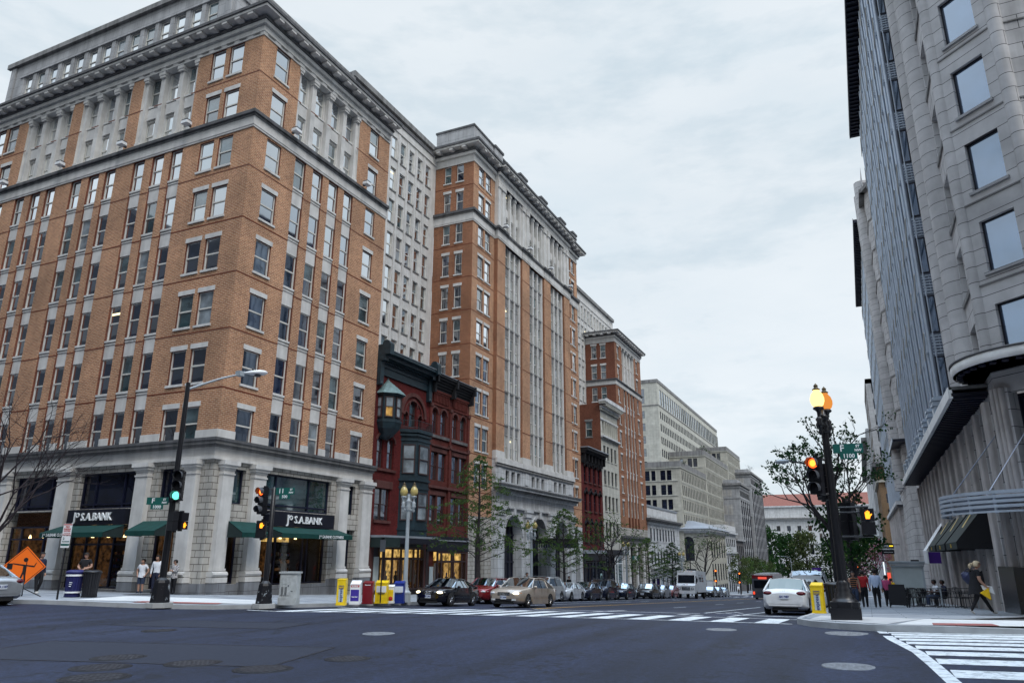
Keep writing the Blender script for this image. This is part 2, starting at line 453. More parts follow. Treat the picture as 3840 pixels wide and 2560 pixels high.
# ------------------------------------------------------------------ ground, roads, pavements
def asphalt():
    m, nt, out = newmat('asphalt')
    b = principled(nt, out, (.05, .055, .07), .72, 0, .35)
    p = wpos(nt)
    big = ramp(nt, noise(nt, p, .12, 4), [(.32, (.009, .0135, .032)), (.68, (.019, .026, .054))])
    mp = nt.nodes.new('ShaderNodeMapping'); mp.inputs['Scale'].default_value = (.9, .07, 1); mp.inputs['Rotation'].default_value = (0, 0, .75)
    nt.links.new(p, mp.inputs[0])
    st = ramp(nt, noise(nt, mp.outputs[0], 1., 4), [(.35, (.60,)*3), (.62, (1.22,)*3)])
    c = mixc(nt, 1., big, st, 'MULTIPLY')
    fine = noise(nt, p, 11., 6, .85)
    c = mixc(nt, 1., c, ramp(nt, fine, [(.30, (.35,)*3), (.5, (.9,)*3), (.72, (2.2,)*3)]), 'MULTIPLY')
    for sc, a in ((.16, .004), (.42, .003)):   # sealed cracks wandering across the junction
        ln = mathn(nt, 'ABSOLUTE', mathn(nt, 'SUBTRACT', noise(nt, p, sc, 5, .6), .5)); c = mixc(nt, 1., c, ramp(nt, ln, [(a*.5, (.42,)*3), (a*1.6, (1,)*3)]), 'MULTIPLY')
    nt.links.new(c, b.inputs['Base Color'])
    bp = nt.nodes.new('ShaderNodeBump'); bp.inputs['Strength'].default_value = .5; bp.inputs['Distance'].default_value = .012
    nt.links.new(fine, bp.inputs['Height']); nt.links.new(bp.outputs[0], b.inputs['Normal'])
asphalt()
plain('tar', (.008, .009, .014), .45, var=.3, scale=4)
m_, nt_, out_ = newmat('asphalt_patch'); b_ = principled(nt_, out_, (.01, .013, .026), .75)
nt_.links.new(ramp(nt_, noise(nt_, wpos(nt_), 9., 6, .8), [(.3, (.006, .009, .02)), (.7, (.022, .027, .046))]), b_.inputs['Base Color'])
def paving():
    m, nt, out = newmat('paving')
    b = principled(nt, out, (.3, .31, .33), .8, 0, .3)
    p = wpos(nt)
    t = nt.nodes.new('ShaderNodeTexBrick'); nt.links.new(p, t.inputs['Vector'])
    t.inputs['Color1'].default_value = (.30, .32, .345, 1); t.inputs['Color2'].default_value = (.17, .185, .21, 1)
    t.inputs['Mortar'].default_value = (.07, .075, .085, 1); t.inputs['Scale'].default_value = 1.
    t.inputs['Mortar Size'].default_value = .012; t.inputs['Brick Width'].default_value = 1.8; t.inputs['Row Height'].default_value = .9
    t.inputs['Bias'].default_value = -.35
    c = mixc(nt, 1., t.outputs['Color'], ramp(nt, noise(nt, p, 1.3, 5), [(.3, (.78,)*3), (.7, (1.1,)*3)]), 'MULTIPLY')
    nt.links.new(c, b.inputs['Base Color'])
paving()
def roadpaint(name, col, wear=.5):
    m, nt, out = newmat(name)
    b = principled(nt, out, col, .6, 0, .3)
    f = noise(nt, wpos(nt), 5., 8, .78)
    nt.links.new(ramp(nt, f, [(.30, (.05, .055, .07)), (.40, tuple(x*wear for x in col)), (.52, col)]), b.inputs['Base Color'])
roadpaint('road_white', (.68, .71, .72), .55); roadpaint('road_yellow', (.62, .36, .06), .5)
plain('ramp_concrete', (.47, .47, .47), .85, var=.1); plain('ramp_pale', (.58, .58, .57), .85, var=.08); plain('kerb_stone', (.36, .37, .38), .85, var=.2)

def gridxy(xs, ys, fn, mat, name):
    mb = MB(); n = len(xs)
    vs = [(x, y, fn(x, y)) for y in ys for x in xs]
    fs = [(j*n+i, j*n+i+1, (j+1)*n+i+1, (j+1)*n+i) for j in range(len(ys)-1) for i in range(n-1)]
    mb.add(vs, fs, mat, True); return tag(mb.build(name), kind='structure')
def frange(a, b, st):
    n = max(1, int(round((b-a)/st))); return [a+(b-a)*i/n for i in range(n+1)]
XS = [-420, -260, -160, -110]+frange(-80, -36, 4)+frange(-34, 12, 1)+frange(14, 40, 4)+[60, 100, 180, 300]
YS = [-120, -60, -30, -15, -6]+frange(-2, 16, 2)+frange(17, 40, .75)+frange(42, 150, 4)+frange(160, 320, 10)+[360, 440, 560, 760, 1100]
gridxy(XS, YS, gz, 'asphalt', 'road')

def loft(kerb, inner, name, n=7):
    mb = MB(); m = len(kerb)
    vs = []
    for j in range(n+1):
        t = j/n
        for (a, b), (c, d) in zip(kerb, inner):
            x, y = a+(c-a)*t, b+(d-b)*t; vs.append((x, y, sz(x, y)))
    mb.add(vs, [(j*m+i, j*m+i+1, (j+1)*m+i+1, (j+1)*m+i) for j in range(n) for i in range(m-1)], 'paving', True)
    tag(mb.build(name), kind='structure')
    kb = MB(); w = .17
    for i in range(m-1):
        q = []
        for k in (i, i+1):
            (a, b), (c, d) = kerb[k], inner[k]; L = hypot(c-a, d-b); ux, uy = (c-a)/L, (d-b)/L
            o = (a-ux*.015, b-uy*.015); e = (a+ux*w, b+uy*w)
            q.append(((o[0], o[1], gz(*o)-.05), (o[0], o[1], sz(*o)+.006), (e[0], e[1], sz(*e)+.006)))
        kb.quad(q[0][0], q[1][0], q[1][1], q[0][1], 'kerb_stone'); kb.quad(q[0][1], q[1][1], q[1][2], q[0][2], 'kerb_stone')
    tag(kb.build('kerb'), kind='structure')
# left block between the two cross streets
K = []; I = []
def seg(pts):
    for (a, b, c, d) in pts: K.append((a, b)); I.append((c, d))
seg([(x, 18.4, x, 34.) for x in frange(-75, -29, 3)])
seg([(-27, 19.1, -32, 34), (-25, 19.7, -32.5, 34), (-23.4, 20.3, -33, 34), (-22.1, 21.4, -33.5, 34.3), (-21.5, 22.8, -34, 34.7), (-21.35, 24.5, -34, 35.2)])
seg([(-21.35+.25*(y-25)/14, y, -34, 36+(y-25)*.5) for y in frange(26, 40, 2)])
seg([(-21.3, 41.5, -34, 43.5), (-22.6, 43.5, -34, 44.5)]+[(-22.7, y, -34, y) for y in frange(46, 132, 2)])
seg([(-23.2, 134, -36, 132), (-24.6, 135.6, -38, 131), (-27, 136.4, -42, 130)]+[(x, 136.6, x-15, 129) for x in frange(-30, -70, 8)])
loft(K, I, 'sidewalk')
K = []; I = []
seg([(x, 152.5, x-12, 163) for x in frange(-80, -28, 6)]+[(-24.6, 153.2, -36, 165), (-23.2, 155, -36, 167)])
seg([(-22.8, y, -36, y+8) for y in frange(158, 560, 8)])
loft(K, I, 'sidewalk')
# right block
K = []; I = []
seg([(x, 20.8, x, 34) for x in frange(75, 1.5, 3)])
seg([(.3, 21.0, 8, 34), (-.7, 21.5, 8, 34), (-1.5, 22.4, 8, 34), (-1.95, 23.6, 8, 34.5), (-2.0, 25.5, 8, 35)])
seg([(-1.95, y, 8, y+8) for y in frange(28, 134, 2)]+[(-1.6, 136, 10, 132), (0, 137, 16, 130)]+[(x, 137.2, x+12, 130) for x in frange(4, 50, 8)])
loft(K, I, 'sidewalk')
K = []; I = []
seg([(x, 153, x, 168) for x in frange(60, 2, 6)]+[(-.6, 153.6, 8, 168), (-1.8, 155.2, 8, 170)]+[(-1.9, y, 8, y+6) for y in frange(158, 560, 8)])
loft(K, I, 'sidewalk')

def patch(P, mat, name=None, fn=gz, dz=.004, n=6, m=2, mb=None):
    """four corners a,b (near) c,d (far, same order a->d) draped on the ground"""
    own = mb is None; mb = mb or MB()
    a, b, c, d = P; vs = []
    for j in range(m+1):
        for i in range(n+1):
            u, v = i/n, j/m
            x = (a[0]*(1-u)+b[0]*u)*(1-v)+(d[0]*(1-u)+c[0]*u)*v; y = (a[1]*(1-u)+b[1]*u)*(1-v)+(d[1]*(1-u)+c[1]*u)*v
            vs.append((x, y, fn(x, y)+dz))
    mb.add(vs, [(j*(n+1)+i, j*(n+1)+i+1, (j+1)*(n+1)+i+1, (j+1)*(n+1)+i) for j in range(m) for i in range(n)], mat, True)
    if own: return tag(mb.build(name), kind='structure')
def strip(pts, w, mat, mb, dz=.004):
    for (a, b), (c, d) in zip(pts[:-1], pts[1:]):
        L = hypot(c-a, d-b); nx, ny = -(d-b)/L*w/2, (c-a)/L*w/2
        patch(((a+nx, b+ny), (c+nx, d+ny), (c-nx, d-ny), (a-nx, b-ny)), mat, dz=dz, n=max(1, int(L/1.2)), m=1, mb=mb)
def lerp_tab(tab, x):
    for (a, b), (c, d) in zip(tab[:-1], tab[1:]):
        if a <= x <= c: return b+(d-b)*(x-a)/(c-a)
    return tab[0][1] if x < tab[0][0] else tab[-1][1]
mb = MB()
NEAR = [(-21.2, 22.2), (-17.4, 23.3), (-14, 23.9), (-11, 24.), (-6, 23.95), (-2.1, 23.6)]
FAR = [(-21, 27.4), (-17.5, 29.4), (-14.9, 30.6), (-11.3, 29.9), (-6.25, 28.), (-2.1, 27.25)]
strip(NEAR, .16, 'road_white', mb); strip(FAR, .16, 'road_white', mb)
x = -2.48
while x > -20.8:
    a, b = x-.68, x
    patch(((a, lerp_tab(NEAR, a)+.08), (b, lerp_tab(NEAR, b)+.08), (b, lerp_tab(FAR, b)-.08), (a, lerp_tab(FAR, a)-.08)), 'road_white', mb=mb, n=1, m=6)
    x -= 1.31
tag(mb.build('crosswalk'), kind='structure')
mb = MB()   # crossing of the near street on the right
EDGE = [(.14, 21.37), (.34, 19.), (.70, 16.6), (.84, 14.6), (.94, 12.8), (1.02, 9.), (1.05, 6.)]
strip(EDGE, .20, 'road_white', mb)
for y1, y0 in [(20.9, 20.62), (20.5, 19.97), (19.87, 19.42), (19.26, 18.75), (18.56, 18.05), (17.78, 17.18), (16.8, 16.14), (15.65, 14.91), (14.2, 13.34), (12.5, 11.6), (10.7, 9.8), (8.9, 8.)]:
    x0 = lerp_tab([(-e[1], e[0]) for e in EDGE], -y0)+.1
    patch(((x0, y0), (5.3, y0-.05), (5.3, y1-.05), (x0, y1)), 'road_white', mb=mb, n=8, m=1)
strip([(5.4, 20.9), (5.4, 6)], .2, 'road_white', mb)
tag(mb.build('crosswalk'), kind='structure')
mb = MB()   # far crossings
for x in frange(-22, -3, 1.35):
    patch(((x, 131.5), (x+.7, 131.5), (x+.7, 135.5), (x, 135.5)), 'road_white', mb=mb, n=1, m=1)
    patch(((x, 153), (x+.7, 153), (x+.7, 157), (x, 157)), 'road_white', mb=mb, n=1, m=1)
tag(mb.build('crosswalk'), kind='structure')
mb = MB()   # crossing at the far left
for y0 in (17.9, 16.8, 15.7, 14.6): patch(((-33.5, y0-.5), (-29.2, y0-.5), (-29.2, y0), (-33.5, y0)), 'road_white', mb=mb, n=2, m=1)
strip([(-28.9, 18.3), (-28.9, 9)], .16, 'road_white', mb); strip([(-33.8, 18.3), (-33.8, 9)], .16, 'road_white', mb)
tag(mb.build('crosswalk'), kind='structure')
mb = MB()
strip([(-14.45, 33.4), (-14.4, 60), (-14.1, 90), (-13.9, 130)], .12, 'road_yellow', mb); strip([(-14.2, 33.4), (-14.15, 60), (-13.85, 90), (-13.65, 130)], .12, 'road_yellow', mb)
tag(mb.build('centre_line'), kind='structure')
mb = MB()
for y in (41.6, 54., 63.5, 75, 87, 99, 111, 122): strip([(-9.65, y), (-9.5, y+2.4)], .13, 'road_white', mb)
for y in (62, 74, 86, 98, 110, 121): strip([(-17.2, y), (-17.2, y+3)], .13, 'road_white', mb)
strip([(-17.6, 36), (-17.3, 60)], .13, 'road_white', mb)
strip([(-20.2, 44), (-20.2, 128)], .10, 'road_white', mb)
strip([(-6.27, 32.6), (-5.9, 47.5)], .14, 'road_white', mb); strip([(-4.7, 28.6), (-4.2, 37)], .12, 'road_white', mb)
strip([(-4.9, 31.0), (-2.1, 29.9)], .30, 'road_white', mb); strip([(-13.9, 32.4), (-6.3, 31.7)], .22, 'road_white', mb)
strip([(-10.6, 31.0), (-10.3, 32.6), (-10.1, 34.0)], .22, 'road_white', mb); strip([(-6.0, 29.0), (-5.9, 29.7)], .35, 'road_white', mb)
strip([(-6.6, 29.5), (-6.5, 30.2)], .35, 'road_white', mb)
for (x, y) in ((-5.5, 32.4), (-5.2, 33.6), (-5.5, 34.6)):
    strip([(x-.3, y), (x, y+.5), (x+.3, y)], .16, 'road_white', mb)
tag(mb.build('lane_marking'), kind='structure')
def swalk(P, mat, name, dz=.006, n=4, m=4): return patch(P, mat, name, fn=sz, dz=dz, n=n, m=m)
# pale concrete corner pads and kerb ramps with tactile strips
swalk(((-27.2, 19.45), (-21.75, 23.2), (-23.6, 26.2), (-28.2, 22.6)), 'ramp_pale', 'ramp')
swalk(((-24.9, 20.15), (-22.35, 21.85), (-22.75, 22.5), (-25.2, 20.9)), 'tactile_red', 'tactile_strip', .011)
swalk(((.5, 21.25), (4.6, 21.05), (4.4, 23.6), (1.3, 24.4)), 'ramp_pale', 'ramp')
swalk(((1.3, 21.15), (2.65, 21.12), (2.60, 21.95), (1.33, 22.0)), 'tactile_red', 'tactile_strip', .011)
swalk(((-1.6, 23.2), (.3, 21.35), (1.3, 24.4), (-1.5, 27)), 'ramp_concrete', 'ramp')

# manhole covers and gratings let into the road
# darker resurfaced patches with sealed edges
for P4 in (((-16.5, 9.2), (-9.5, 10.6), (-10.3, 13.4), (-17.4, 12.1)), ((-20, 15.6), (-14.6, 16.4), (-14.9, 18.2), (-20.2, 17.6))):
    patch(P4, 'asphalt_patch', 'road_patch', dz=.003, n=8, m=4); mb = MB(); strip(list(P4)+[P4[0]], .05, 'tar', mb, dz=.005); tag(mb.build('tar_seam'), kind='structure')
def cover(x, y, r, label, mat='iron', bars=0, fn=gz):
    z = fn(x, y); mb = MB()
    mb.lathe((x, y, z), [(r*1.06, -.02), (r*1.06, .006), (r*.97, .008)], 'iron' if mat == 'iron' else mat, 28)
    mb.lathe((x, y, z), [(r*.94, .004), (r*.94, .009), (r*.80, .010)], mat, 28)
    mb.lathe((x, y, z), [(.001, .0065), (r*.965, .0065)], 'rubber', 28)
    if bars:
        for k in range(-3, 4):
            hw = sqrt(max(0, (r*.8)**2-(k*r*.22)**2)); mb.box(x+k*r*.22-r*.05, x+k*r*.22+r*.05, y-hw, y+hw, z+.004, z+.013, 'iron_mid' if mat == 'iron' else mat)
    else:
        for i in range(-3, 4):
            for j in range(-3, 4):
                if hypot(i, j) < 3.5: mb.box(x+(i-.36)*r*.23, x+(i+.36)*r*.23, y+(j-.36)*r*.23, y+(j+.36)*r*.23, z+.004, z+.012, 'iron_mid' if mat == 'iron' else mat)
    tag(mb.build('manhole_cover', None, (x, y, z)), label, 'manhole cover', 'covers let into the road')
cover(-.42, 14.2, .42, 'pale round manhole cover nearest the right-hand crossing', 'iron_pale')
cover(-.55, 20.2, .50, 'worn flat round cover at the foot of the twin-globe lamp corner', 'iron_pale')
cover(-3.54, 20.4, .36, 'pale round cover in the road just before the wide crosswalk', 'iron_pale')
cover(-11.2, 16.3, .38, 'pale striped round cover in the middle of the junction', 'iron_pale', 1)
cover(-8.9, 12.0, .40, 'dark round cover with checked face right of the barred drain cover', 'iron')
cover(-9.4, 10.35, .47, 'dark round drain cover with long parallel bars in the foreground', 'iron', 1)
cover(-11.1, 10.45, .47, 'dark round cover between the barred drain cover and the cluster of three', 'iron')
cover(-13.1, 10.5, .47, 'dark round cover farthest back of the three clustered at lower left', 'iron')
cover(-12.2, 9.45, .47, 'dark round cover in the middle of the three clustered at lower left', 'iron')
cover(-11.2, 8.6, .50, 'dark round cover nearest the camera of the three at lower left', 'iron')
cover(-17.2, 14.9, .42, 'small dark barred cover on the far left of the junction', 'iron', 1)
cover(-29.6, 24.2, .6, 'dark round cover set in the pavement by the store entrance', 'iron', 0, lambda x, y: sz(x, y)+.004)
# ------------------------------------------------------------------ facades
class Bldg:
    """one building: root empty, one wall mesh, one trim mesh and many window parts"""
    def __init__(s, name, label, cat, loc, group=None):
        s.root = thing(name, label, cat, loc, 0, group)
        s.wall = MB(); s.trim = {}; s.wins = []
    def t(s, name):
        if name not in s.trim: s.trim[name] = [MB()]
        return s.trim[name][-1]
    def new(s, name):
        s.trim.setdefault(name, []).append(MB())
    def finish(s, maxwin=100):
        s.wall.build('wall', s.root)
        for n, mbs in s.trim.items():
            mbs = [m for m in mbs if m.v]
            if len(mbs) > 100:
                def vis(m):
                    c = [proj(v) for v in m.v[:8]]; c = [p for p in c if p and -50 < p[0] < 3890 and -50 < p[1] < 2610]
                    return (max(p[0] for p in c)-min(p[0] for p in c))*(max(p[1] for p in c)-min(p[1] for p in c)) if len(c) > 3 else 0
                mbs.sort(key=vis, reverse=True); rest = MB()
                for m in mbs[100:]: merge(rest, m)
                tag(rest.build(n, s.root), kind='stuff'); mbs = mbs[:100]
            for m in mbs: m.build(n, s.root)
        def area(w):
            c = [proj(w['T'](u, 0, z)) for u, z in ((w['u0'], w['z0']), (w['u1'], w['z0']), (w['u1'], w['z1']), (w['u0'], w['z1']))]
            if any(p is None for p in c): return 0
            if not any(0 < p[0] < 3840 and 0 < p[1] < 2560 for p in c): return 0
            a = 0
            for i in range(4): a += c[i][0]*c[(i+1) % 4][1]-c[(i+1) % 4][0]*c[i][1]
            return abs(a)/2*(-1 if a > 0 and w.get('back') else 1)
        ws = sorted(s.wins, key=area, reverse=True)
        for w in ws[:maxwin]:
            key = (w['kind'], round(w['u1']-w['u0'], 2), round(w['z1']-w['z0'], 2), w['var'])
            if key not in WCACHE: WCACHE[key] = make_window(*key)
            fm, pm = WCACHE[key]
            o = bpy.data.objects.new('window', fm); o.parent = s.root; COL.objects.link(o)
            P = w['T']((w['u0']+w['u1'])/2, -w['depth'], w['z0'])
            o.location = Vector(P)-s.root.location
            d = Vector(w['T'](1, 0, 0))-Vector(w['T'](0, 0, 0)); o.rotation_euler = (0, 0, math.atan2(d.y, d.x))
            p = bpy.data.objects.new('pane', pm); p.parent = o; COL.objects.link(p)
        if ws[maxwin:]:
            mb = MB()
            for w in ws[maxwin:]:
                a = MB(); b = MB()
                window_geo(a, b, w['kind'], w['u1']-w['u0'], w['z1']-w['z0'], w['var'])
                uc = (w['u0']+w['u1'])/2
                for q in (a, b):
                    q.v = [w['T'](uc+x, -w['depth']-y, w['z0']+z) for x, y, z in q.v]; merge(mb, q)
            tag(mb.build('window', s.root), kind='stuff')
        s.wins = []
WCACHE = {}
AUTO = {'lintel', 'window_sill'}
def window_geo(a, b, kind, w, h, var):
    """local: x across, y into the wall (+y = inside), z up. a: frame, b: glass"""
    h2 = w/2; glass = {0: 'glass_dark', 1: 'glass_navy', 2: 'glass_teal', 3: 'glass_dark', 4: 'glass_dark', 5: 'glass_curtain'}[var % 6]
    if kind == 'sash':
        f, t = 'frame_white', .065
        for x0, x1 in ((-h2, -h2+t), (h2-t, h2)): a.box(x0, x1, -.05, .05, 0, h, f)
        a.box(-h2+t, h2-t, -.05, .05, 0, t*.8, f); a.box(-h2+t, h2-t, -.05, .05, h-t, h, f)
        m = h*.5; a.box(-h2+t, h2-t, -.055, .05, m-.04, m+.04, f)
        b.box(-h2+t, h2-t, .0, .012, t*.8, m-.04, glass)
        up = 'glass_blind' if var in (2, 4) else glass
        b.box(-h2+t, h2-t, -.022, -.010, m+.04, h-t, up)
        if var == 3: b.box(-h2+t*1.6, h2-t*3, -.026, -.023, m+.25*h, m+.25*h+.14, 'ceiling_lamp')
    elif kind == 'sash_brown':
        f, t = 'frame_brown', .08
        for x0, x1 in ((-h2, -h2+t), (h2-t, h2)): a.box(x0, x1, -.05, .05, 0, h, f)
        a.box(-h2+t, h2-t, -.05, .05, 0, t, f); a.box(-h2+t, h2-t, -.05, .05, h-t, h, f)
        m = h*.5; a.box(-h2+t, h2-t, -.055, .05, m-.03, m+.03, f)
        b.box(-h2+t, h2-t, 0, .012, t, m-.03, glass); b.box(-h2+t, h2-t, -.02, -.01, m+.03, h-t, glass)
    elif kind == 'lit':
        f, t = 'frame_brown', .07
        for x0, x1 in ((-h2, -h2+t), (h2-t, h2)): a.box(x0, x1, -.05, .05, 0, h, f)
        a.box(-h2+t, h2-t, -.05, .05, 0, t, f); a.box(-h2+t, h2-t, -.05, .05, h-t, h, f)
        m = h*.5; a.box(-h2+t, h2-t, -.055, .05, m-.03, m+.03, f)
        b.box(-h2+t, h2-t, 0, .012, t, m-.03, 'room_gold'); b.box(-h2+t, h2-t, -.02, -.01, m+.03, h-t, 'glass_curtain')
    elif kind == 'plain':
        f, t = 'frame_dark', .07
        for x0, x1 in ((-h2, -h2+t), (h2-t, h2)): a.box(x0, x1, -.04, .05, 0, h, f)
        a.box(-h2+t, h2-t, -.04, .05, 0, t, f); a.box(-h2+t, h2-t, -.04, .05, h-t, h, f)
        b.box(-h2+t, h2-t, 0, .012, t, h-t, 'glass_sky' if var < 4 else 'glass_dark')
    elif kind == 'grid':
        f, t = 'frame_dark', .06
        for x0, x1 in ((-h2, -h2+t), (-t/2, t/2), (h2-t, h2)): a.box(x0, x1, -.03, .05, 0, h, f)
        a.box(-h2, h2, -.035, .05, h*.45, h*.45+t, f); a.box(-h2, h2, -.035, .04, 0, t, f); a.box(-h2, h2, -.035, .04, h-t, h, f)
        b.box(-h2+t, h2-t, 0, .012, t, h-t, glass)
    elif kind == 'dark':
        f, t = 'frame_dark', .08
        for x0, x1 in ((-h2, -h2+t), (h2-t, h2)): a.box(x0, x1, -.04, .05, 0, h, f)
        a.box(-h2+t, h2-t, -.04, .05, 0, t, f); a.box(-h2+t, h2-t, -.04, .05, h-t, h, f); a.box(-h2+t, h2-t, -.045, .05, h*.5-.04, h*.5+.04, f)
        b.box(-h2+t, h2-t, 0, .012, t, h-t, 'glass_navy' if var % 2 else 'glass_low')
    elif kind == 'mosaic':   # small-paned metal
        f = 'frame_dark'
        a.box(-h2, h2, -.04, .05, 0, .07, f); a.box(-h2, h2, -.04, .05, h-.07, h, f)
        for x in (-h2, h2-.07): a.box(x, x+.07, -.04, .05, .07, h-.07, f)
        b.box(-h2+.07, h2-.07, 0, .012, .07, h-.07, glass)
def make_window(kind, w, h, var):
    a = MB(); b = MB(); window_geo(a, b, kind, w, h, var)
    return a.mesh('window'), b.mesh('pane')

def wallrect(mb, T, u0, u1, z0, z1, ops, mat, w=0., reveal=.22, rmat=None, zmats=None):
    """wall sheet with rectangular openings [(a,b,c,d)=u0,u1,z0,z1] and their reveals"""
    rmat = rmat or mat
    o0 = mb.T; mb.T = T
    zs = sorted(set([z0, z1]+[z for o in ops for z in (o[2], o[3]) if z0 < z < z1]+[z for z in (zmats or {}) if z0 < z < z1]))
    for za, zb in zip(zs[:-1], zs[1:]):
        zm = (za+zb)/2; row = sorted([o for o in ops if o[2] < zm < o[3]]); u = u0; mt = mat
        for k in sorted(zmats or {}):
            if zm > k: mt = zmats[k]
        for o in row:
            if o[0] > u+1e-5: mb.quad((u, w, za), (o[0], w, za), (o[0], w, zb), (u, w, zb), mt)
            u = max(u, o[1])
        if u1 > u+1e-5: mb.quad((u, w, za), (u1, w, za), (u1, w, zb), (u, w, zb), mt)
    for o in ops:
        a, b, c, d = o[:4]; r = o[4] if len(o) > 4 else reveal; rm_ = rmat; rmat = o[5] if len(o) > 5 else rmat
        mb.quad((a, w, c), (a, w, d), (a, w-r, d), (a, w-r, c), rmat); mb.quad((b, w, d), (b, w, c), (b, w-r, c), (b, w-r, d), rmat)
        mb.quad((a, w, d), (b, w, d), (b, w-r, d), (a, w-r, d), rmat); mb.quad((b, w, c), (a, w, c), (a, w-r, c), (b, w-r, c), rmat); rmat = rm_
    mb.T = o0
def rvar(weights=(5, 3, 1.8, .2, 1.3, .5)):
    r = random.random()*sum(weights)
    for i, w in enumerate(weights):
        r -= w
        if r < 0: return i
    return 0
def addwin(B, T, a, b, c, d, kind='sash', depth=.2, var=None):
    B.wins.append(dict(T=T, u0=a, u1=b, z0=c, z1=d, kind=kind, depth=depth, var=rvar() if var is None else var))
def tb(B, part, T, u0, u1, w0, w1, z0, z1, mat):
    if part in AUTO: B.new(part)
    mb = B.t(part); o = mb.T; mb.T = T; mb.box(u0, u1, w0, w1, z0, z1, mat); mb.T = o
def cornice(B, T, u0, u1, z, h, p, mat, dark, brackets=.95, part='cornice', ends=(0, 0)):
    """classical cornice: bed mould, bracket blocks, corona. u0..u1 wall extent, projects p"""
    tb(B, part, T, u0-ends[0]*.25*p, u1+ends[1]*.25*p, .0, .25*p, z, z+.28*h, mat)
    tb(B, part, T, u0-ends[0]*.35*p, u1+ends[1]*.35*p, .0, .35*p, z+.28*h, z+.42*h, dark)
    n = max(2, int((u1-u0)/brackets))
    for k in range(n):
        u = u0+(k+.5)*(u1-u0)/n
        tb(B, part, T, u-.2, u+.2, .35*p, .86*p, z+.44*h, z+.62*h, mat)
    tb(B, part, T, u0-ends[0]*.9*p, u1+ends[1]*.9*p, 0., .9*p, z+.62*h, z+.80*h, mat)
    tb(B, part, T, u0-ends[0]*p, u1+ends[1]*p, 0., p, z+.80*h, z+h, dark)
XL = -29.43
# ------------------------------------------------------------------ brick office building on the corner
TX = frameT((XL, 0, 0), pi/2)       # street front, u = Y
YL = 27.5
TY = frameT((0, YL, 0), 0.)         # cross street front, u = X
BR, LS = 'brick_tan', 'limestone_plain'
SILL = [7.5+0*i if i == 0 else 13.88+3.26*(i-2) for i in range(6)]
HEAD = [15.82+3.26*(i-2) for i in range(6)]

def brick_front(B, T, u0, u1, cells, z0, zband, ztop, sills, heads, up, W0=0., BRK=BR):
    """cells: ('w',a,b) single window with stone lintel and sill; ('g',[(a,b)..],pa,pb) grouped windows"""
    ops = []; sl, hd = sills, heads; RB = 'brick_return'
    for c in cells:
        if c[0] == 'w':
            for k in range(len(sl)):
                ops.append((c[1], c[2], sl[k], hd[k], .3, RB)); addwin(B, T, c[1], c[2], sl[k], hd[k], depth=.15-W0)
                if hd[k]+.3 < zband: tb(B, 'lintel', T, c[1]-.07, c[2]+.07, W0, W0+.03, hd[k], hd[k]+.27, LS)
                if k: tb(B, 'window_sill', T, c[1]-.07, c[2]+.07, W0-.2, W0+.07, sl[k]-.13, sl[k], LS)
            for a, b in up:
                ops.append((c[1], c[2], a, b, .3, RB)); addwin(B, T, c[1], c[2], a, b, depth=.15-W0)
                if b < ztop-.3: tb(B, 'lintel', T, c[1]-.07, c[2]+.07, W0, W0+.03, b, b+.27, LS)
                if a > zband+1.2: tb(B, 'window_sill', T, c[1]-.07, c[2]+.07, W0-.2, W0+.07, a-.13, a, LS)
        else:
            for a, b in c[1]:
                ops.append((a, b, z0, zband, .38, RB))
                for k in range(len(sl)):
                    h = hd[k]+.18 if k < len(sl)-1 else zband
                    addwin(B, T, a, b, sl[k], h, depth=.19-W0)
                    if k:
                        B.new('spandrel')
                        tb(B, 'spandrel', T, a, b, W0-.38, W0-.09, hd[k-1]+.18, sl[k]-.10, LS)
                        tb(B, 'spandrel', T, a-.0, b+.0, W0-.38, W0-.05, sl[k]-.28, sl[k]-.2, LS)
                        tb(B, 'spandrel', T, a, b, W0-.38, W0-.01, sl[k]-.12, sl[k], LS)
            pa, pb = c[2], c[3]
            ops.append((pa, pb, up[0][0]-.05, ztop-.05, .62, LS))
            # recessed stone bay above the band with pilasters
            B.new('bay_stone')
            iops = [(a, b, z, zz, .2) for a, b in c[1] for z, zz in up]
            wallrect(B.t('bay_stone'), T, pa, pb, up[0][0]-.05, ztop-.05, iops, LS, w=W0-.45)
            for a, b in c[1]:
                for z, zz in up: addwin(B, T, a, b, z, zz, depth=.55-W0)
                tb(B, 'bay_stone', T, a+.02, b-.02, W0-.46, W0-.34, up[0][1]+.15, up[1][0]-.2, LS)
                tb(B, 'bay_stone', T, a-.05, b+.05, W0-.46, W0-.30, up[1][0]-.16, up[1][0]-.04, LS)
            edges = [pa]+[x for ab in c[1] for x in ab]+[pb]
            cen = [(edges[2*i]+edges[2*i+1])/2 for i in range(len(c[1])+1)]
            for i, x in enumerate(cen):
                B.new('pilaster'); hw = .19
                if i in (0, len(cen)-1): x = (pa+.14 if i == 0 else pb-.14); hw = .14
                tb(B, 'pilaster', T, x-hw, x+hw, W0-.45, W0-.14, up[0][0]+.35, ztop-.45, LS)
                tb(B, 'pilaster', T, x-hw-.05, x+hw+.05, W0-.45, W0+.01, up[0][0]-.05, up[0][0]+.35, LS)
                tb(B, 'pilaster', T, x-hw-.04, x+hw+.04, W0-.45, W0+.0, ztop-.45, ztop-.3, LS)
                tb(B, 'pilaster', T, x-hw-.08, x+hw+.08, W0-.45, W0+.04, ztop-.3, ztop-.06, LS)
    wallrect(B.wall, T, u0, u1, z0, ztop, ops, BRK, w=W0)
    return ops
def wb(B, T, *a):
    o = B.wall.T; B.wall.T = T; B.wall.box(*a); B.wall.T = o
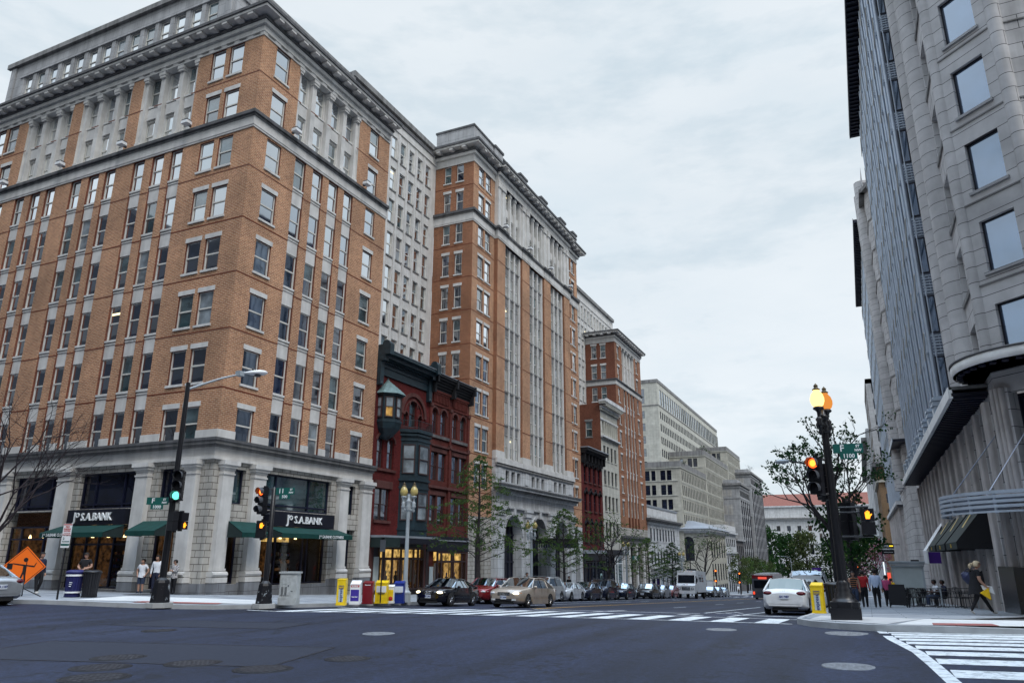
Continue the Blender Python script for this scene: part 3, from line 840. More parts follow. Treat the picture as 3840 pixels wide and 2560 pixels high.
def courses(B, T, u0, u1, zs, cells, W0=0., BRK='brick_course'):
    """thin dark recessed-looking brick course at each floor, interrupted by the window groups"""
    cuts = sorted([ab for c in cells if c[0] == 'g' for ab in c[1]])
    for z in zs:
        u = u0
        for a, b in cuts+[(u1, u1)]:
            if a-u > .05: wb(B, T, u, a, W0, W0+.012, z-.035, z+.035, BRK)
            u = b
def band(B, T, u0, u1, z0, z1, ends=(1, 1), p=.16):
    e0, e1 = ends
    h = z1-z0
    tb(B, 'stone_band', T, u0-e0*p*.4, u1+e1*p*.4, 0, p*.4, z0, z0+.12*h, LS)
    tb(B, 'stone_band', T, u0-e0*p*.6, u1+e1*p*.6, 0, p*.6, z0+.12*h, z0+.68*h, LS)
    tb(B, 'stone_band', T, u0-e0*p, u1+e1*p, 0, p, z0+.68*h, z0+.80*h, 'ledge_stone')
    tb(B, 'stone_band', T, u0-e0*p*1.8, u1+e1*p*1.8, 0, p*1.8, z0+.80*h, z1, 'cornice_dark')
def floodlamp(B, T, u, z):
    B.new('flood_lamp')
    tb(B, 'flood_lamp', T, u-.06, u+.06, .2, .38, z+.1, z+.2, 'plastic_grey')
    tb(B, 'flood_lamp', T, u-.26, u+.26, .36, .74, z+.12, z+.30, 'white_paint')
    tb(B, 'flood_lamp', T, u-.22, u+.22, .38, .72, z+.30, z+.40, 'plastic_grey')

B1 = Bldg('brick_office_building', 'large tan brick office building on the street corner with stone base and green shop awnings', 'building', (XL, YL, 0))
cellsR = [('w', 28.68, 29.88), ('g', [(31.15, 32.13), (32.83, 33.8), (34.44, 35.42), (36.05, 37.02)], 30.86, 37.25), ('w', 38.52, 39.62)]
XE = -56.9
grp = lambda o: [(-35.05+o-5.98*0, -34.0), ] 
cellsL = [('w', -32.08, -30.94), ('w', -33.60, -32.46)]
for o in (0, -5.98, -11.95):
    cellsL.append(('g', [(-36.05+o+1.0-.02, -36.05+o+1.99)] and [(-39.38+o, -38.37+o), (-37.65+o, -36.65+o), (-36.03+o, -35.06+o)], -39.62+o, -34.76+o))
cellsL += [('w', -53.9, -52.75), ('w', -55.4, -54.26)]
UP = [(26.78, 28.8), (29.95, 32.05)]
brick_front(B1, TX, YL, 41.0, cellsR, 7.5, 25.72, 32.1, SILL, HEAD, UP)
brick_front(B1, TY, XE, XL, cellsL, 7.5, 25.72, 32.1, SILL, HEAD, UP)
zs = [9.9+.30+3.26*i for i in range(5)]+[29.6]
zs = [16.73+3.26*i for i in (-2, -1, 0, 1, 2)]+[29.55]
courses(B1, TX, YL+.0, 41., zs, cellsR); courses(B1, TY, XE, XL-.0, zs, cellsL)
for T, u0, u1, cells in ((TX, YL, 41., cellsR), (TY, XE, XL, cellsL)):
    cuts = sorted([(c[1], c[2]) for c in cells if c[0] == 'w']+[ab for c in cells if c[0] == 'g' for ab in c[1]]); u = u0
    for a, b in cuts+[(u1, u1)]:
        if a-u > .02: wb(B1, T, u, a, 0, .05, 7.5, 8.0, LS)
        u = b
    mat_e = (0, 0)
band(B1, TX, YL, 41., 25.72, 26.72, (1, 0)); band(B1, TY, XE, XL, 25.72, 26.72, (0, 0))
for u in (30.45, 37.8): floodlamp(B1, TX, u, 26.75)
for u in (-34.4, -40.1, -46.1, -52.2): floodlamp(B1, TY, u, 26.75)
# entablature and main cornice
for T, u0, u1, e in ((TX, YL, 41., (1, .3)), (TY, XE, XL, (1, 0))):
    tb(B1, 'entablature', T, u0-e[0]*.06, u1+e[1]*0, 0, .06, 32.05, 32.3, LS)
    tb(B1, 'entablature', T, u0-e[0]*.10, u1, 0, .10, 32.3, 32.42, LS)
    tb(B1, 'entablature', T, u0-e[0]*.05, u1, 0, .05, 32.42, 33.1, LS)
    n = int((u1-u0)/1.05)
    for k in range(n):
        u = u0+(k+.5)*(u1-u0)/n; tb(B1, 'entablature', T, u-.3, u+.3, .1, .13, 32.2, 32.28, 'ledge_stone')
    cornice(B1, T, u0, u1, 32.75, .95, .9, LS, 'cornice_dark', 1.05, ends=e)
# attic storey, set back
B1.t('roof').box(XE, XL-.06, YL+.06, 41, 33.3, 33.45, 'roof_grey')
AT = frameT((0, 28.4, 0), 0.)
aops = [(-54.98+1.478*i, -54.05+1.478*i, 35.45, 37.33, .2) for i in range(14)]
wallrect(B1.t('attic'), AT, -57.2, -33.4, 33.4, 38.75, aops, 'stone_grey')
for a in aops:
    addwin(B1, AT, *a[:4], depth=.14); tb(B1, 'attic', AT, a[0]-.52, a[0]-.13, 0, .07, 34.9, 37.55, 'stone_grey')
tb(B1, 'attic', AT, -55.6, -34.2, 0, .14, 37.4, 37.62, 'stone_grey'); tb(B1, 'attic', AT, -57.4, -33.2, 0, .25, 38.7, 39.1, 'ledge_stone')
tb(B1, 'attic', AT, -57.2, -33.4, 0, .08, 34.7, 34.85, 'stone_grey')
for u in (-56.9, -34.0): tb(B1, 'attic', AT, u, u+.5, 0, .12, 35., 38.6, 'stone_grey')
AT2 = frameT((-33.4, 0, 0), pi/2)
wallrect(B1.t('attic'), AT2, 28.4, 41., 33.4, 38.75, [], 'stone_grey')
tb(B1, 'attic', AT2, 28.3, 41., 0, .12, 37.4, 37.62, 'stone_grey'); tb(B1, 'attic', AT2, 28.15, 41., 0, .25, 38.7, 39.1, 'ledge_stone')
for u in (28.45, 30.4, 34, 38): tb(B1, 'attic', AT2, u, u+.3, 0, .1, 33.4, 38.7, 'stone_grey')
B1.t('attic').box(-57.2, -33.45, 28.45, 54, 38.9, 39.12, 'roof_grey')
B1.wall.quad((XE, YL, 0), (XE, 60, 0), (XE, 60, 33.3), (XE, YL, 33.3), BR)
B1.wall.quad((XL, 41, 0), (-33.6, 41, 0), (-33.6, 41, 33.3), (XL, 41, 33.3), BR)

# --- stone ground floor
G0 = -1.0
def pil(B, T, u0, u1, zg, w=.30):
    m = 'limestone_plain'; B.new('base_pilaster')
    tb(B, 'base_pilaster', T, u0, u1, 0, w, 1.12, 5.95, m)
    tb(B, 'base_pilaster', T, u0-.03, u1+.03, 0, w+.05, 5.72, 5.8, m)
    tb(B, 'base_pilaster', T, u0-.02, u1+.02, 0, w+.04, 5.95, 6.06, m); tb(B, 'base_pilaster', T, u0-.10, u1+.10, 0, w+.12, 6.06, 6.2, m)
    tb(B, 'base_pilaster', T, u0-.17, u1+.17, 0, w+.2, 6.2, 6.42, m)
    tb(B, 'base_pilaster', T, u0-.04, u1+.04, 0, w+.05, 1.0, 1.12, m)
    mb = B.t('base_pilaster'); o = mb.T; mb.T = T     # rounded torus at the foot
    prof = [(w+.05, .72), (w+.13, .76), (w+.17, .84), (w+.13, .93), (w+.05, .98), (0, .98), (0, .72)]
    n = len(prof); vs = [(u0-.12, p, q) for p, q in prof]+[(u1+.12, p, q) for p, q in prof]
    mb.add(vs, [(i, (i+1) % n, n+(i+1) % n, n+i) for i in range(n)]+[tuple(range(n-1, -1, -1)), tuple(range(n, 2*n))], m)
    mb.T = o
    tb(B, 'base_pilaster', T, u0-.12, u1+.12, 0, w+.14, .45, .70, m)
    tb(B, 'base_pilaster', T, u0-.10, u1+.10, 0, w+.12, zg, .43, 'granite')
gR = [(28.6, 29.85), (31.2, 37.0), (38.4, 39.62)]
opsR = [(28.62, 29.78, 4.32, 6.1, .4), (28.55, 29.85, .35, 3.3, .5), (31.19, 36.95, 4.16, 6.12, .4), (31.1, 37.0, .2, 4.1, .6), (38.45, 39.4, 4.25, 6.05, .4), (38.45, 39.6, -.75, 3.3, .7)]
wallrect(B1.wall, TX, YL, 41., G0, 7.5, opsR, 'limestone_block', zmats={G0-1: 'granite', .42: 'limestone_block', 6.5: 'limestone_plain'})
wallrect(B1.wall, TY, XE, XL, -.6, 7.5, [(-33.2, -32.02, 4.33, 6.1, .4), (-33.3, -31.6, .1, 3.3, .5), (-39.4, -34.95, 4.16, 6.1, .4), (-39.8, -34.95, .05, 4.1, .6),
         (-45.2, -41.0, 4.16, 6.1, .4), (-45.3, -40.95, .55, 4.1, .6), (-51.0, -46.9, 4.16, 6.1, .4), (-51.0, -46.9, .5, 4.1, .6)], 'limestone_block', zmats={-1: 'granite', .42: 'limestone_block', 6.5: 'limestone_plain'})
for a, b in ((27.95, 28.68), (30.12, 31.02), (37.5, 38.38), (39.85, 40.85)): pil(B1, TX, a, b, -1.1)
for a, b in ((-31.1, -30.25), (-34.62, -33.72), (-40.95, -39.9), (-46.7, -45.5), (-52.5, -51.3)): pil(B1, TY, a, b, -.5)
# ledge over the ground floor
for T, u0, u1, e in ((TX, YL, 41., (1, 0)), (TY, XE, XL, (0, 0))):
    tb(B1, 'ledge', T, u0-.20*e[0], u1+.0, 0, .20, 6.45, 6.62, LS)
    tb(B1, 'ledge', T, u0-.12*e[0], u1, 0, .12, 6.62, 7.05, LS)
    tb(B1, 'ledge', T, u0-.26*e[0], u1, 0, .26, 7.05, 7.2, 'ledge_stone')
    tb(B1, 'ledge', T, u0-.42*e[0], u1, 0, .42, 7.2, 7.36, 'ledge_stone'); tb(B1, 'ledge', T, u0-.5*e[0], u1, 0, .5, 7.36, 7.5, 'cornice_dark')
# stone strip filling the corner between the two fronts

# shop fronts
def glazing(B, T, u0, u1, z0, z1, muls, kind='glass_navy', lit=None, hm=(), depth=.32, name='shop_window', fr='frame_navy', t=.09):
    a = MB(T)
    us = [u0]+list(muls)+[u1]
    for i, u in enumerate(us):
        w0, w1 = (u, u+t) if i == 0 else ((u-t, u) if i == len(us)-1 else (u-t/2, u+t/2)); a.box(w0, w1, -depth-.05, -depth+.08, z0, z1, fr)
    for z in [z0+t/2]+list(hm)+[z1-t/2]: a.box(u0+t, u1-t, -depth-.045, -depth+.07, z-t/2, z+t/2, fr)
    part = a.build(name, B.root if isinstance(B, Bldg) else B)
    g = MB(T); g.quad((u0+.03, -depth, z0+.03), (u1-.03, -depth, z0+.03), (u1-.03, -depth, z1-.03), (u0+.03, -depth, z1-.03), kind); sub(g, 'pane', part)
    return part
def clear_glass():
    m, nt, out = newmat('glass_clear')
    tr = nt.nodes.new('ShaderNodeBsdfTransparent'); tr.inputs[0].default_value = (.93, .95, .97, 1)
    g = nt.nodes.new('ShaderNodeBsdfGlossy'); g.inputs['Roughness'].default_value = .02
    fr = nt.nodes.new('ShaderNodeFresnel'); fr.inputs[0].default_value = 1.45
    mx = nt.nodes.new('ShaderNodeMixShader'); nt.links.new(fr.outputs[0], mx.inputs[0]); nt.links.new(tr.outputs[0], mx.inputs[1]); nt.links.new(g.outputs[0], mx.inputs[2])
    nt.links.new(mx.outputs[0], out.inputs[0])
clear_glass()
def shop(B, T, u0, u1, z0, z1, d=1.6, seed=1, warm='room_warm', dark=.5, shirts=True):
    """lit interior behind the shop glass: warm back wall, dark shelving, goods and hanging lamps"""
    rnd = random.Random(seed); a = MB(T)
    a.box(u0, u1, -.7-d-.05, -.7-d, z0, z1, 'shelf_wood')
    a.box(u0-.02, u0, -.7-d, -.62, z0, z1, 'room_dim'); a.box(u1, u1+.02, -.7-d, -.62, z0, z1, 'shelf_wood')
    a.box(u0, u1, -.7-d, -.62, z0-.04, z0, 'shelf_wood'); a.box(u0, u1, -.7-d, -.62, z1, z1+.04, 'frame_dark')
    a.box(u0, u1, -.7-d, -.69-d, z1-.75, z1-.05, warm)
    u = u0+.1
    while u < u1-.3:
        w = rnd.uniform(.45, 1.1)
        if rnd.random() < dark:
            for z in frange(z0+.2, z1-1.2, .38)[:-1]:
                a.box(u, min(u+w, u1-.05), -.68-d, -.45-d, z, z+.05, 'shelf_wood')
                for k in range(int(w/.16)):
                    a.box(u+.03+k*.16, u+.15+k*.16, -.66-d, -.5-d, z+.05, z+.05+rnd.uniform(.1, .25), rnd.choice(['cloth_pale', 'cloth_dark', 'room_dim', 'red_box', 'blue_ink', 'brownstone']))
        else: a.box(u, min(u+w, u1-.05), -.69-d, -.68-d, z0+.3, z1-.8, 'room_dim')
        u += w+.08
    for k in range(max(1, int((u1-u0)/1.3))):
        u = u0+.5+k*1.3
        if u < u1-.1:
            a.tube((u, -1.2, z1-.02), (u, -1.2, z1-.42), .008, .008, 'frame_dark', 4); a.lathe((u, -1.2, z1-.62), [(.08, 0), (.07, .08), (.02, .2)], 'lamp_core', 8)
            if shirts:   # mannequin torso on a stand
                v = u+.45
                if v < u1-.35:
                    c = rnd.choice(['cloth_pale', 'cloth_dark', 'blue_ink', 'brownstone'])
                    a.lathe((v, -1.15, z0), [(.02, 0), (.02, .55)], 'frame_dark', 6); a.lathe((v, -1.15, z0+.5), [(.15, 0), (.17, .12), (.14, .3), (.19, .5), (.16, .62), (.05, .68), (.05, .74)], c, 10)
                    for s in (-1, 1): a.tube((v+s*.17, -1.15, z0+1.08), (v+s*.2, -1.12, z0+.6), .055, .04, c, 6)
    a.build('shop_interior', B.root if isinstance(B, Bldg) else B)
glazing(B1, TX, 28.62, 29.78, 4.32, 6.1, [], 'glass_teal', depth=.3); glazing(B1, TX, 31.19, 36.95, 4.16, 6.12, [32.35, 35.15], 'glass_teal', hm=[4.45], depth=.3)
glazing(B1, TX, 38.45, 39.4, 4.25, 6.05, [], 'glass_teal', depth=.3)
for (a, b, c, d) in ((-33.2, -32.02, 4.33, 6.1), (-39.4, -34.95, 4.16, 6.1), (-45.2, -41., 4.16, 6.1), (-51., -46.9, 4.16, 6.1)):
    glazing(B1, TY, a, b, c, d, [a+1.1, b-1.1] if b-a > 2 else [], 'glass_low', hm=[c+.25] if b-a > 2 else [], depth=.3)
shop(B1, TX, 28.5, 29.9, .35, 3.3, 1.6, 3, dark=.5, shirts=False); glazing(B1, TX, 28.55, 29.85, .35, 3.3, [], 'glass_clear', depth=.4)
shop(B1, TX, 31.05, 37.05, .2, 3.3, 2.4, 5, dark=.65); glazing(B1, TX, 31.1, 37., .2, 3.3, [32.85, 35.1, 35.5], 'glass_clear', depth=.4)
shop(B1, TY, -33.3, -31.6, .1, 3.3, 1.6, 8, dark=.4, shirts=False); glazing(B1, TY, -33.3, -31.6, .1, 3.3, [-32.4], 'glass_clear', depth=.4)
shop(B1, TY, -39.8, -34.95, .05, 3.3, 2.4, 11, dark=1., shirts=False, warm='room_dim'); glazing(B1, TY, -39.8, -34.95, .05, 3.3, [-38.6, -37.6, -36.4], 'glass_clear', hm=[2.3], depth=.4)
shop(B1, TY, -45.3, -40.95, .55, 3.3, 2.4, 14, dark=.35); glazing(B1, TY, -45.3, -40.95, .55, 3.3, [-44.3, -42.2], 'glass_clear', hm=[2.6], depth=.4)
shop(B1, TY, -51., -46.9, .5, 3.3, 2.4, 15, dark=.35); glazing(B1, TY, -51., -46.9, .5, 3.3, [-49, -48], 'glass_clear', hm=[2.6], depth=.4)
tb(B1, 'entry_grille', TX, 38.5, 39.55, -.5, -.42, -.75, 3.25, 'black_paint')
for k in range(9): tb(B1, 'entry_grille', TX, 38.55+k*.115, 38.58+k*.115, -.42, -.38, -.75, 3.25, 'frame_navy')
# fascia signs with raised letters
def fascia(T, u0, u1, txt, uc, zc, size, ang):
    a = MB(T); a.box(u0, u1, -.2, .36, 3.30, 4.10, 'frame_dark')
    part = a.build('fascia_sign', B1.root)
    f = lambda x, y, z: T(uc+x, .40-y, zc+z)
    L = MB()
    for t, dx, dz, s in (('J', -1.52, 0, .80), ('OS', -1.29, .16, .42), ('S.A.BANK', .26, 0, .66)):
        t = 'O' if t == 'OS' else t
        m = text_mesh(t, size*s/.7, 'white_letter', .03, .0, .006, 1.06, T=lambda x, y, z, dx=dx, dz=dz: f((x+dx)*size/.62, y, z+dz*size))
        merge(L, m)
    sub(L, 'lettering', part)
fascia(TX, 31.5, 37.0, 'x', 34.35, 3.68, .60, 0); fascia(TY, -39.5, -34.98, 'x', -37.35, 3.70, .60, 0)
# sloping shop awnings
def awning(T, u0, u1, z0, z1, p, label, txt=None, tu=0., P=None, mat='awning_green', v=.24):
    loc = T((u0+u1)/2, 0, z0); a = MB(T)
    root = thing('awning', label, 'awning', loc, 0, 'green awnings of the corner store')
    s = .0
    a.add([(u0, .42, z1), (u1, .42, z1), (u1, .42+p, z0+v), (u0, .42+p, z0+v), (u0, .42, z1-.03), (u1, .42, z1-.03), (u1, .42+p, z0+v-.03), (u0, .42+p, z0+v-.03)],
          [(0, 1, 2, 3), (7, 6, 5, 4), (0, 3, 7, 4), (1, 5, 6, 2)], mat)
    a.add([(u0+.0, .42+p, z0+v), (u1, .42+p, z0+v), (u1, .42+p, z0), (u0, .42+p, z0), (u0, .39+p, z0), (u1, .39+p, z0), (u1, .39+p, z0+v-.03), (u0, .39+p, z0+v-.03)], [(0, 3, 2, 1), (3, 4, 5, 2), (4, 7, 6, 5)], mat)
    for u in (u0, u1-.02):
        a.add([(u, .42, z1-.01), (u, .42+p-.01, z0+v), (u, .42+p-.01, z0), (u, .42, z0)]+[(u+.02, .42, z1-.01), (u+.02, .42+p-.01, z0+v), (u+.02, .42+p-.01, z0), (u+.02, .42, z0)],
              [(0, 1, 2, 3), (7, 6, 5, 4), (2, 6, 7, 3)], 'awning_dark')
    a.build('canvas', root)
    fr = MB(T)
    for k in range(max(2, int((u1-u0)/1.4))+1):
        u = u0+.03+(u1-u0-.06)*k/max(2, int((u1-u0)/1.4)); fr.tube((u, .42, z1-.06), (u, .42+p-.05, z0+v-.06), .015, .015, 'frame_dark', 5); fr.tube((u, .42, z0+.05), (u, .42+p-.05, z0+.05), .015, .015, 'frame_dark', 5)
    fr.build('frame', root)
    if txt:
        L = MB()
        for t, dx, s in (('J', -1.15, 1.), ('O', -1.04, .6), ('S.A.BANK CLOTHIERS', .06, 1.)):
            merge(L, text_mesh(t, .22*s, 'white_letter', .004, 0, .001, .9, T=lambda x, y, z, dx=dx, s=s: T(tu+x+dx, .43+p-y, z0+v*.5+z+(.03 if s < 1 else 0))))
        L.build('lettering', root)
awning(TX, 28.5, 30.35, 2.62, 3.42, 1.0, 'small dark green awning on the corner bay of the street front', None)
awning(TX, 31.2, 37.3, 2.66, 3.25, 1.15, 'long dark green awning under the sign on the street front', 'x', 35.4)
awning(TY, -33.4, -31.3, 2.66, 3.42, 1.0, 'small dark green awning behind the tall signal pole', None)
awning(TY, -39.75, -34.8, 2.62, 3.25, 1.15, 'long dark green awning over the store entrance facing the junction', 'x', -38.3)
B1.finish()

# ------------------------------------------------------------------ recessed pale links between the brick blocks
def link(name, label, X, Y0, Y1, z0, z1, cols, heads, h=2.15, mat='limestone_plain', upper=None):
    B = Bldg(name, label, 'building', (X, (Y0+Y1)/2, 0))
    T = frameT((X, 0, 0), pi/2); ops = []
    for a, b in cols:
        for hd in heads:
            if hd-h > z0 and hd < z1:
                ops.append((a, b, hd-h, hd, .22)); addwin(B, T, a, b, hd-h, hd, depth=.16, var=rvar((3, 2, 1.3, .35, .9, .5)))
                tb(B, 'window_sill', T, a-.08, b+.08, 0, .07, hd-h-.12, hd-h, 'ledge_stone')
                wb(B, T, a-.02, b+.02, 0, .03, hd-h-.95, hd-h-.28, mat)
    wallrect(B.wall, T, Y0, Y1, z0, z1-.9, ops, mat)
    for (a, b), (c, d) in zip(cols[:-1], cols[1:]): B.new('rib'); tb(B, 'rib', T, (b+c)/2-.17, (b+c)/2+.05, 0, .09, z0, z1-1.9, mat)
    tb(B, 'parapet', T, Y0, Y1, 0, .10, z1-1.75, z1-1.55, mat); tb(B, 'parapet', T, Y0, Y1, 0, .06, z1-1.55, z1-.5, mat); tb(B, 'parapet', T, Y0, Y1, 0, .35, z1-.5, z1, 'ledge_stone')
    B.t('roof').box(X-20, X-.05, Y0, Y1, z1-.3, z1-.02, 'roof_grey')
    B.finish()
HL = [22.15+3.07*k for k in range(-6, 6)]
link('link_building', 'pale stone link wing recessed between the corner brick block and the tall brick block', -33.6, 41.0, 54.64, 3, 39.9,
     [(41.45+1.42*i, 42.27+1.42*i) for i in range(9)], HL)
link('link_building', 'pale stone link wing recessed behind the narrow red and cream house fronts', -33.9, 83.0, 112.9, 3, 39.8,
     [(84.0+1.46*i, 84.86+1.46*i) for i in range(19)], [22.0+3.1*k for k in range(-6, 6)])
# ------------------------------------------------------------------ arches
def arc_pts(u0, u1, zs, n=14, rise=None):
    c = (u0+u1)/2; r = (u1-u0)/2; rz = rise or r
    return [(c-r*cos(pi*k/n), zs+rz*sin(pi*k/n)) for k in range(n+1)]
def arch_fill(mb, T, u0, u1, zs, zt, w, r, mat, rise=None, n=14):
    """fills the corners of a rectangular opening so that it ends in a round arch, with its soffit"""
    o = mb.T; mb.T = T; P = arc_pts(u0, u1, zs, n, rise)
    for (a, b), (c, d) in zip(P[:-1], P[1:]):
        mb.quad((a, w, b), (c, w, d), (c, w, zt), (a, w, zt), mat)
        mb.quad((a, w, b), (a, w-r, b), (c, w-r, d), (c, w, d), mat)
    mb.T = o
def arch_ring(mb, T, u0, u1, zs, wd, w0, w1, mat, n=14, rise=None):
    o = mb.T; mb.T = T; P = arc_pts(u0, u1, zs, n, rise); Q = arc_pts(u0-wd, u1+wd, zs, n, (rise+wd) if rise else None)
    for i in range(n):
        a, b = P[i]; c, d = P[i+1]; e, f = Q[i+1]; g, h = Q[i]
        mb.quad((a, w1, b), (c, w1, d), (e, w1, f), (g, w1, h), mat); mb.quad((g, w1, h), (e, w1, f), (e, w0, f), (g, w0, h), mat)
        mb.quad((c, w1, d), (a, w1, b), (a, w0, b), (c, w0, d), mat)
    mb.T = o
def arched(B, T, u0, u1, z0, zt, w=0., r=.25, mat='brick_red', ring=None, kind='sash_brown', rw=.14):
    """an arched opening with its window; returns the rect opening for wallrect"""
    zs = zt-(u1-u0)/2
    arch_fill(B.wall, T, u0, u1, zs, zt+.001, w, r, mat)
    addwin(B, T, u0, u1, z0, zt, kind, depth=r-.04-w+.0)
    if ring: B.new('arch_trim'); arch_ring(B.t('arch_trim'), T, u0, u1, zs, rw, w, w+.07, ring)
    return (u0, u1, z0, zt+.001, r)
def backbox(B, x0, x1, y0, y1, z0, z1, mat, roof='roof_grey'):
    """rear walls and roof so that the block is closed"""
    B.wall.quad((x0, y1, z0), (x0, y0, z0), (x0, y0, z1), (x0, y1, z1), mat)
    B.wall.quad((x1-.02, y1, z0), (x0, y1, z0), (x0, y1, z1), (x1-.02, y1, z1), mat)
    B.wall.quad((x0, y0, z0), (x1-.02, y0, z0), (x1-.02, y0, z1), (x0, y0, z1), mat)
    B.t('roof').box(x0, x1-.05, y0+.01, y1-.01, z1-.12, z1, roof)

# ------------------------------------------------------------------ red row house with the teal turret
H1 = Bldg('row_house', 'dark red brick row house with teal cornice, cone-roofed oriel and teal bay', 'building', (XL, 44.5, 0))
T = TX; ops = []; R = 'brick_red'
for a, b in ((41.5, 42.3), (42.75, 43.6)): ops.append(arched(H1, T, a, b, 7.55, 9.8, mat=R, ring='brownstone'))
ops.append((41.55, 43.35, 4.05, 6.2, .25))
for a, b in ((41.55, 42.42), (42.48, 43.35)): addwin(H1, T, a, b, 4.05, 6.2, 'sash_brown', .2, 0)
ops.append(arched(H1, T, 45.35, 46.35, 10.9, 12.95, mat=R, ring='brownstone', rw=.1)); ops.append(arched(H1, T, 44.62, 45.12, 10.9, 11.95, mat=R, ring='brownstone', rw=.08)); ops.append(arched(H1, T, 46.6, 47.1, 10.9, 11.95, mat=R, ring='brownstone', rw=.08))
arch_ring(H1.t('great_arch'), T, 44.4, 47.35, 11.75, .28, 0, .12, 'brownstone', 20); arch_ring(H1.t('great_arch'), T, 44.75, 47.0, 11.75, .05, 0, .08, 'brownstone', 20)
wallrect(H1.wall, T, 41., 48.1, -1.6, 14.4, ops, R, zmats={3.0: R})
backbox(H1, -40, XL, 41., 48.1, -1.6, 15.6, R)
tb(H1, 'stone_lintel', T, 41.4, 43.5, 0, .10, 6.2, 6.7, 'brownstone'); tb(H1, 'sill_course', T, 41.3, 43.8, 0, .12, 7.35, 7.52, 'brownstone'); tb(H1, 'stone_sill', T, 41.45, 43.45, 0, .12, 3.88, 4.05, 'brownstone')
C = 'teal_paint'
tb(H1, 'cornice', T, 41.02, 48.05, 0, .10, 14.0, 14.55, C); tb(H1, 'cornice', T, 41.02, 48.05, 0, .18, 14.55, 14.62, C); tb(H1, 'cornice', T, 41.02, 48.05, 0, .12, 14.62, 15.0, C)
for k in range(34): tb(H1, 'cornice', T, 41.15+k*.203, 41.25+k*.203, .12, .24, 14.82, 14.98, C)
tb(H1, 'cornice', T, 41.02, 48.05, 0, .34, 15.0, 15.12, C); tb(H1, 'cornice', T, 41.02, 48.05, 0, .62, 15.12, 15.4, C); tb(H1, 'cornice', T, 41.02, 48.05, 0, .88, 15.4, 15.62, C); tb(H1, 'cornice', T, 41.02, 48.05, 0, .92, 15.62, 15.66, 'roof_metal')
for u in (41.05, 47.62):
    H1.new('cornice_bracket')
    tb(H1, 'cornice_bracket', T, u, u+.42, 0, .28, 13.2, 14.9, C); tb(H1, 'cornice_bracket', T, u-.02, u+.44, 0, .6, 14.9, 15.3, C); tb(H1, 'cornice_bracket', T, u-.04, u+.46, 0, 1.02, 15.3, 16.05, C)
    mb = H1.t('cornice_bracket'); mb.T = T; mb.lathe((u+.21, .25, 13.3), [(.13, -.0), (.13, .06), (.05, .09)], C, 10, axis='y')
    mb.lathe((u-.05, .66, 16.05), [(.3, 0), (.3, .52)], C, 14, axis='x'); mb.T = None
def poly_bay(c, r, n0, n1, rot=0):
    return [(c[0]+r*cos(rot+2*pi*k/8), c[1]+r*sin(rot+2*pi*k/8)) for k in range(8)]
def octo(mb, cx, cy, r0, z0, r1, z1, mat, n=8, sm=False):
    P = [(cx+r0*cos(2*pi*(k+.5)/n), cy+r0*sin(2*pi*(k+.5)/n)) for k in range(n)]; Q = [(cx+r1*cos(2*pi*(k+.5)/n), cy+r1*sin(2*pi*(k+.5)/n)) for k in range(n)]
    mb.prism(P, z0, z1, mat, Q, sm)
def bay_windows(B, cx, cy, r, z0, z1, ks, kinds, n=8, f='teal_paint'):
    """windows on the flat sides of an octagonal bay"""
    for k, kd in zip(ks, kinds):
        a0, a1 = 2*pi*(k-.5)/n, 2*pi*(k+.5)/n
        p0 = Vector((cx+r*cos(a0), cy+r*sin(a0))); p1 = Vector((cx+r*cos(a1), cy+r*sin(a1)))
        d = (p1-p0); L = d.length; ang = math.atan2(d.y, d.x)
        TT = frameT((p0.x, p0.y, 0), ang)
        B.wins.append(dict(T=TT, u0=L*.12, u1=L*.88, z0=z0, z1=z1, kind=kd, depth=-.03, var=5 if kd != 'lit' else 0))
H1.new('oriel'); mb = H1.t('oriel'); ox, oy = XL+.05, 42.35
octo(mb, ox, oy, 1.02, 10.75, 1.02, 12.55, C); octo(mb, ox, oy, 1.12, 10.62, 1.12, 10.78, C); octo(mb, ox, oy, .98, 10.2, 1.1, 10.62, C)
octo(mb, ox, oy, .55, 9.75, .98, 10.2, C); octo(mb, ox, oy, .15, 9.5, .55, 9.75, C); octo(mb, ox, oy, 1.16, 12.5, 1.16, 12.66, C)
H1.new('oriel_roof'); mb = H1.t('oriel_roof'); rr_, zz_ = [1.32, 1.08, .86, .64, .42, .2, .03], [12.62, 12.86, 13.06, 13.24, 13.42, 13.6, 13.78]
for i in range(6): octo(mb, ox, oy, rr_[i], zz_[i], rr_[i+1]+.03, zz_[i+1], 'copper_green')
mb.ball((ox, oy, 13.82), .09, C, 8)
bay_windows(H1, ox, oy, 1.02, 10.95, 12.4, [-2, -1, 0, 1], ['sash_brown', 'lit', 'sash_brown', 'sash_brown'])
H1.new('bay'); mb = H1.t('bay'); bx, by = XL-.3, 46.0
def bayp(r, dz0, dz1, w=1.55, p=.95):
    P = [(XL, by-w*r), (XL+p*r, by-w*r*.55), (XL+p*r, by+w*r*.55), (XL, by+w*r)]; mb.prism(P, dz0, dz1, C)
bayp(1, 2.9, 10.35); bayp(1.06, 3.5, 3.62); bayp(1.06, 6.35, 6.5); bayp(1.1, 6.9, 7.05); bayp(1.05, 9.75, 9.9); bayp(1.1, 10.1, 10.25); bayp(1.16, 10.35, 10.6)
for (p0, p1) in ((((XL, by-1.55)), ((XL+.95, by-.8525))), (((XL+.95, by-.8525)), ((XL+.95, by+.8525))), (((XL+.95, by+.8525)), ((XL, by+1.55)))):
    d = Vector((p1[0]-p0[0], p1[1]-p0[1])); TT = frameT((p0[0], p0[1], 0), math.atan2(d.y, d.x))
    for (z0, z1) in ((4.15, 6.1), (7.4, 9.5)):
        H1.wins.append(dict(T=TT, u0=d.length*.12, u1=d.length*.88, z0=z0, z1=z1, kind='sash_brown', depth=-.03, var=5))
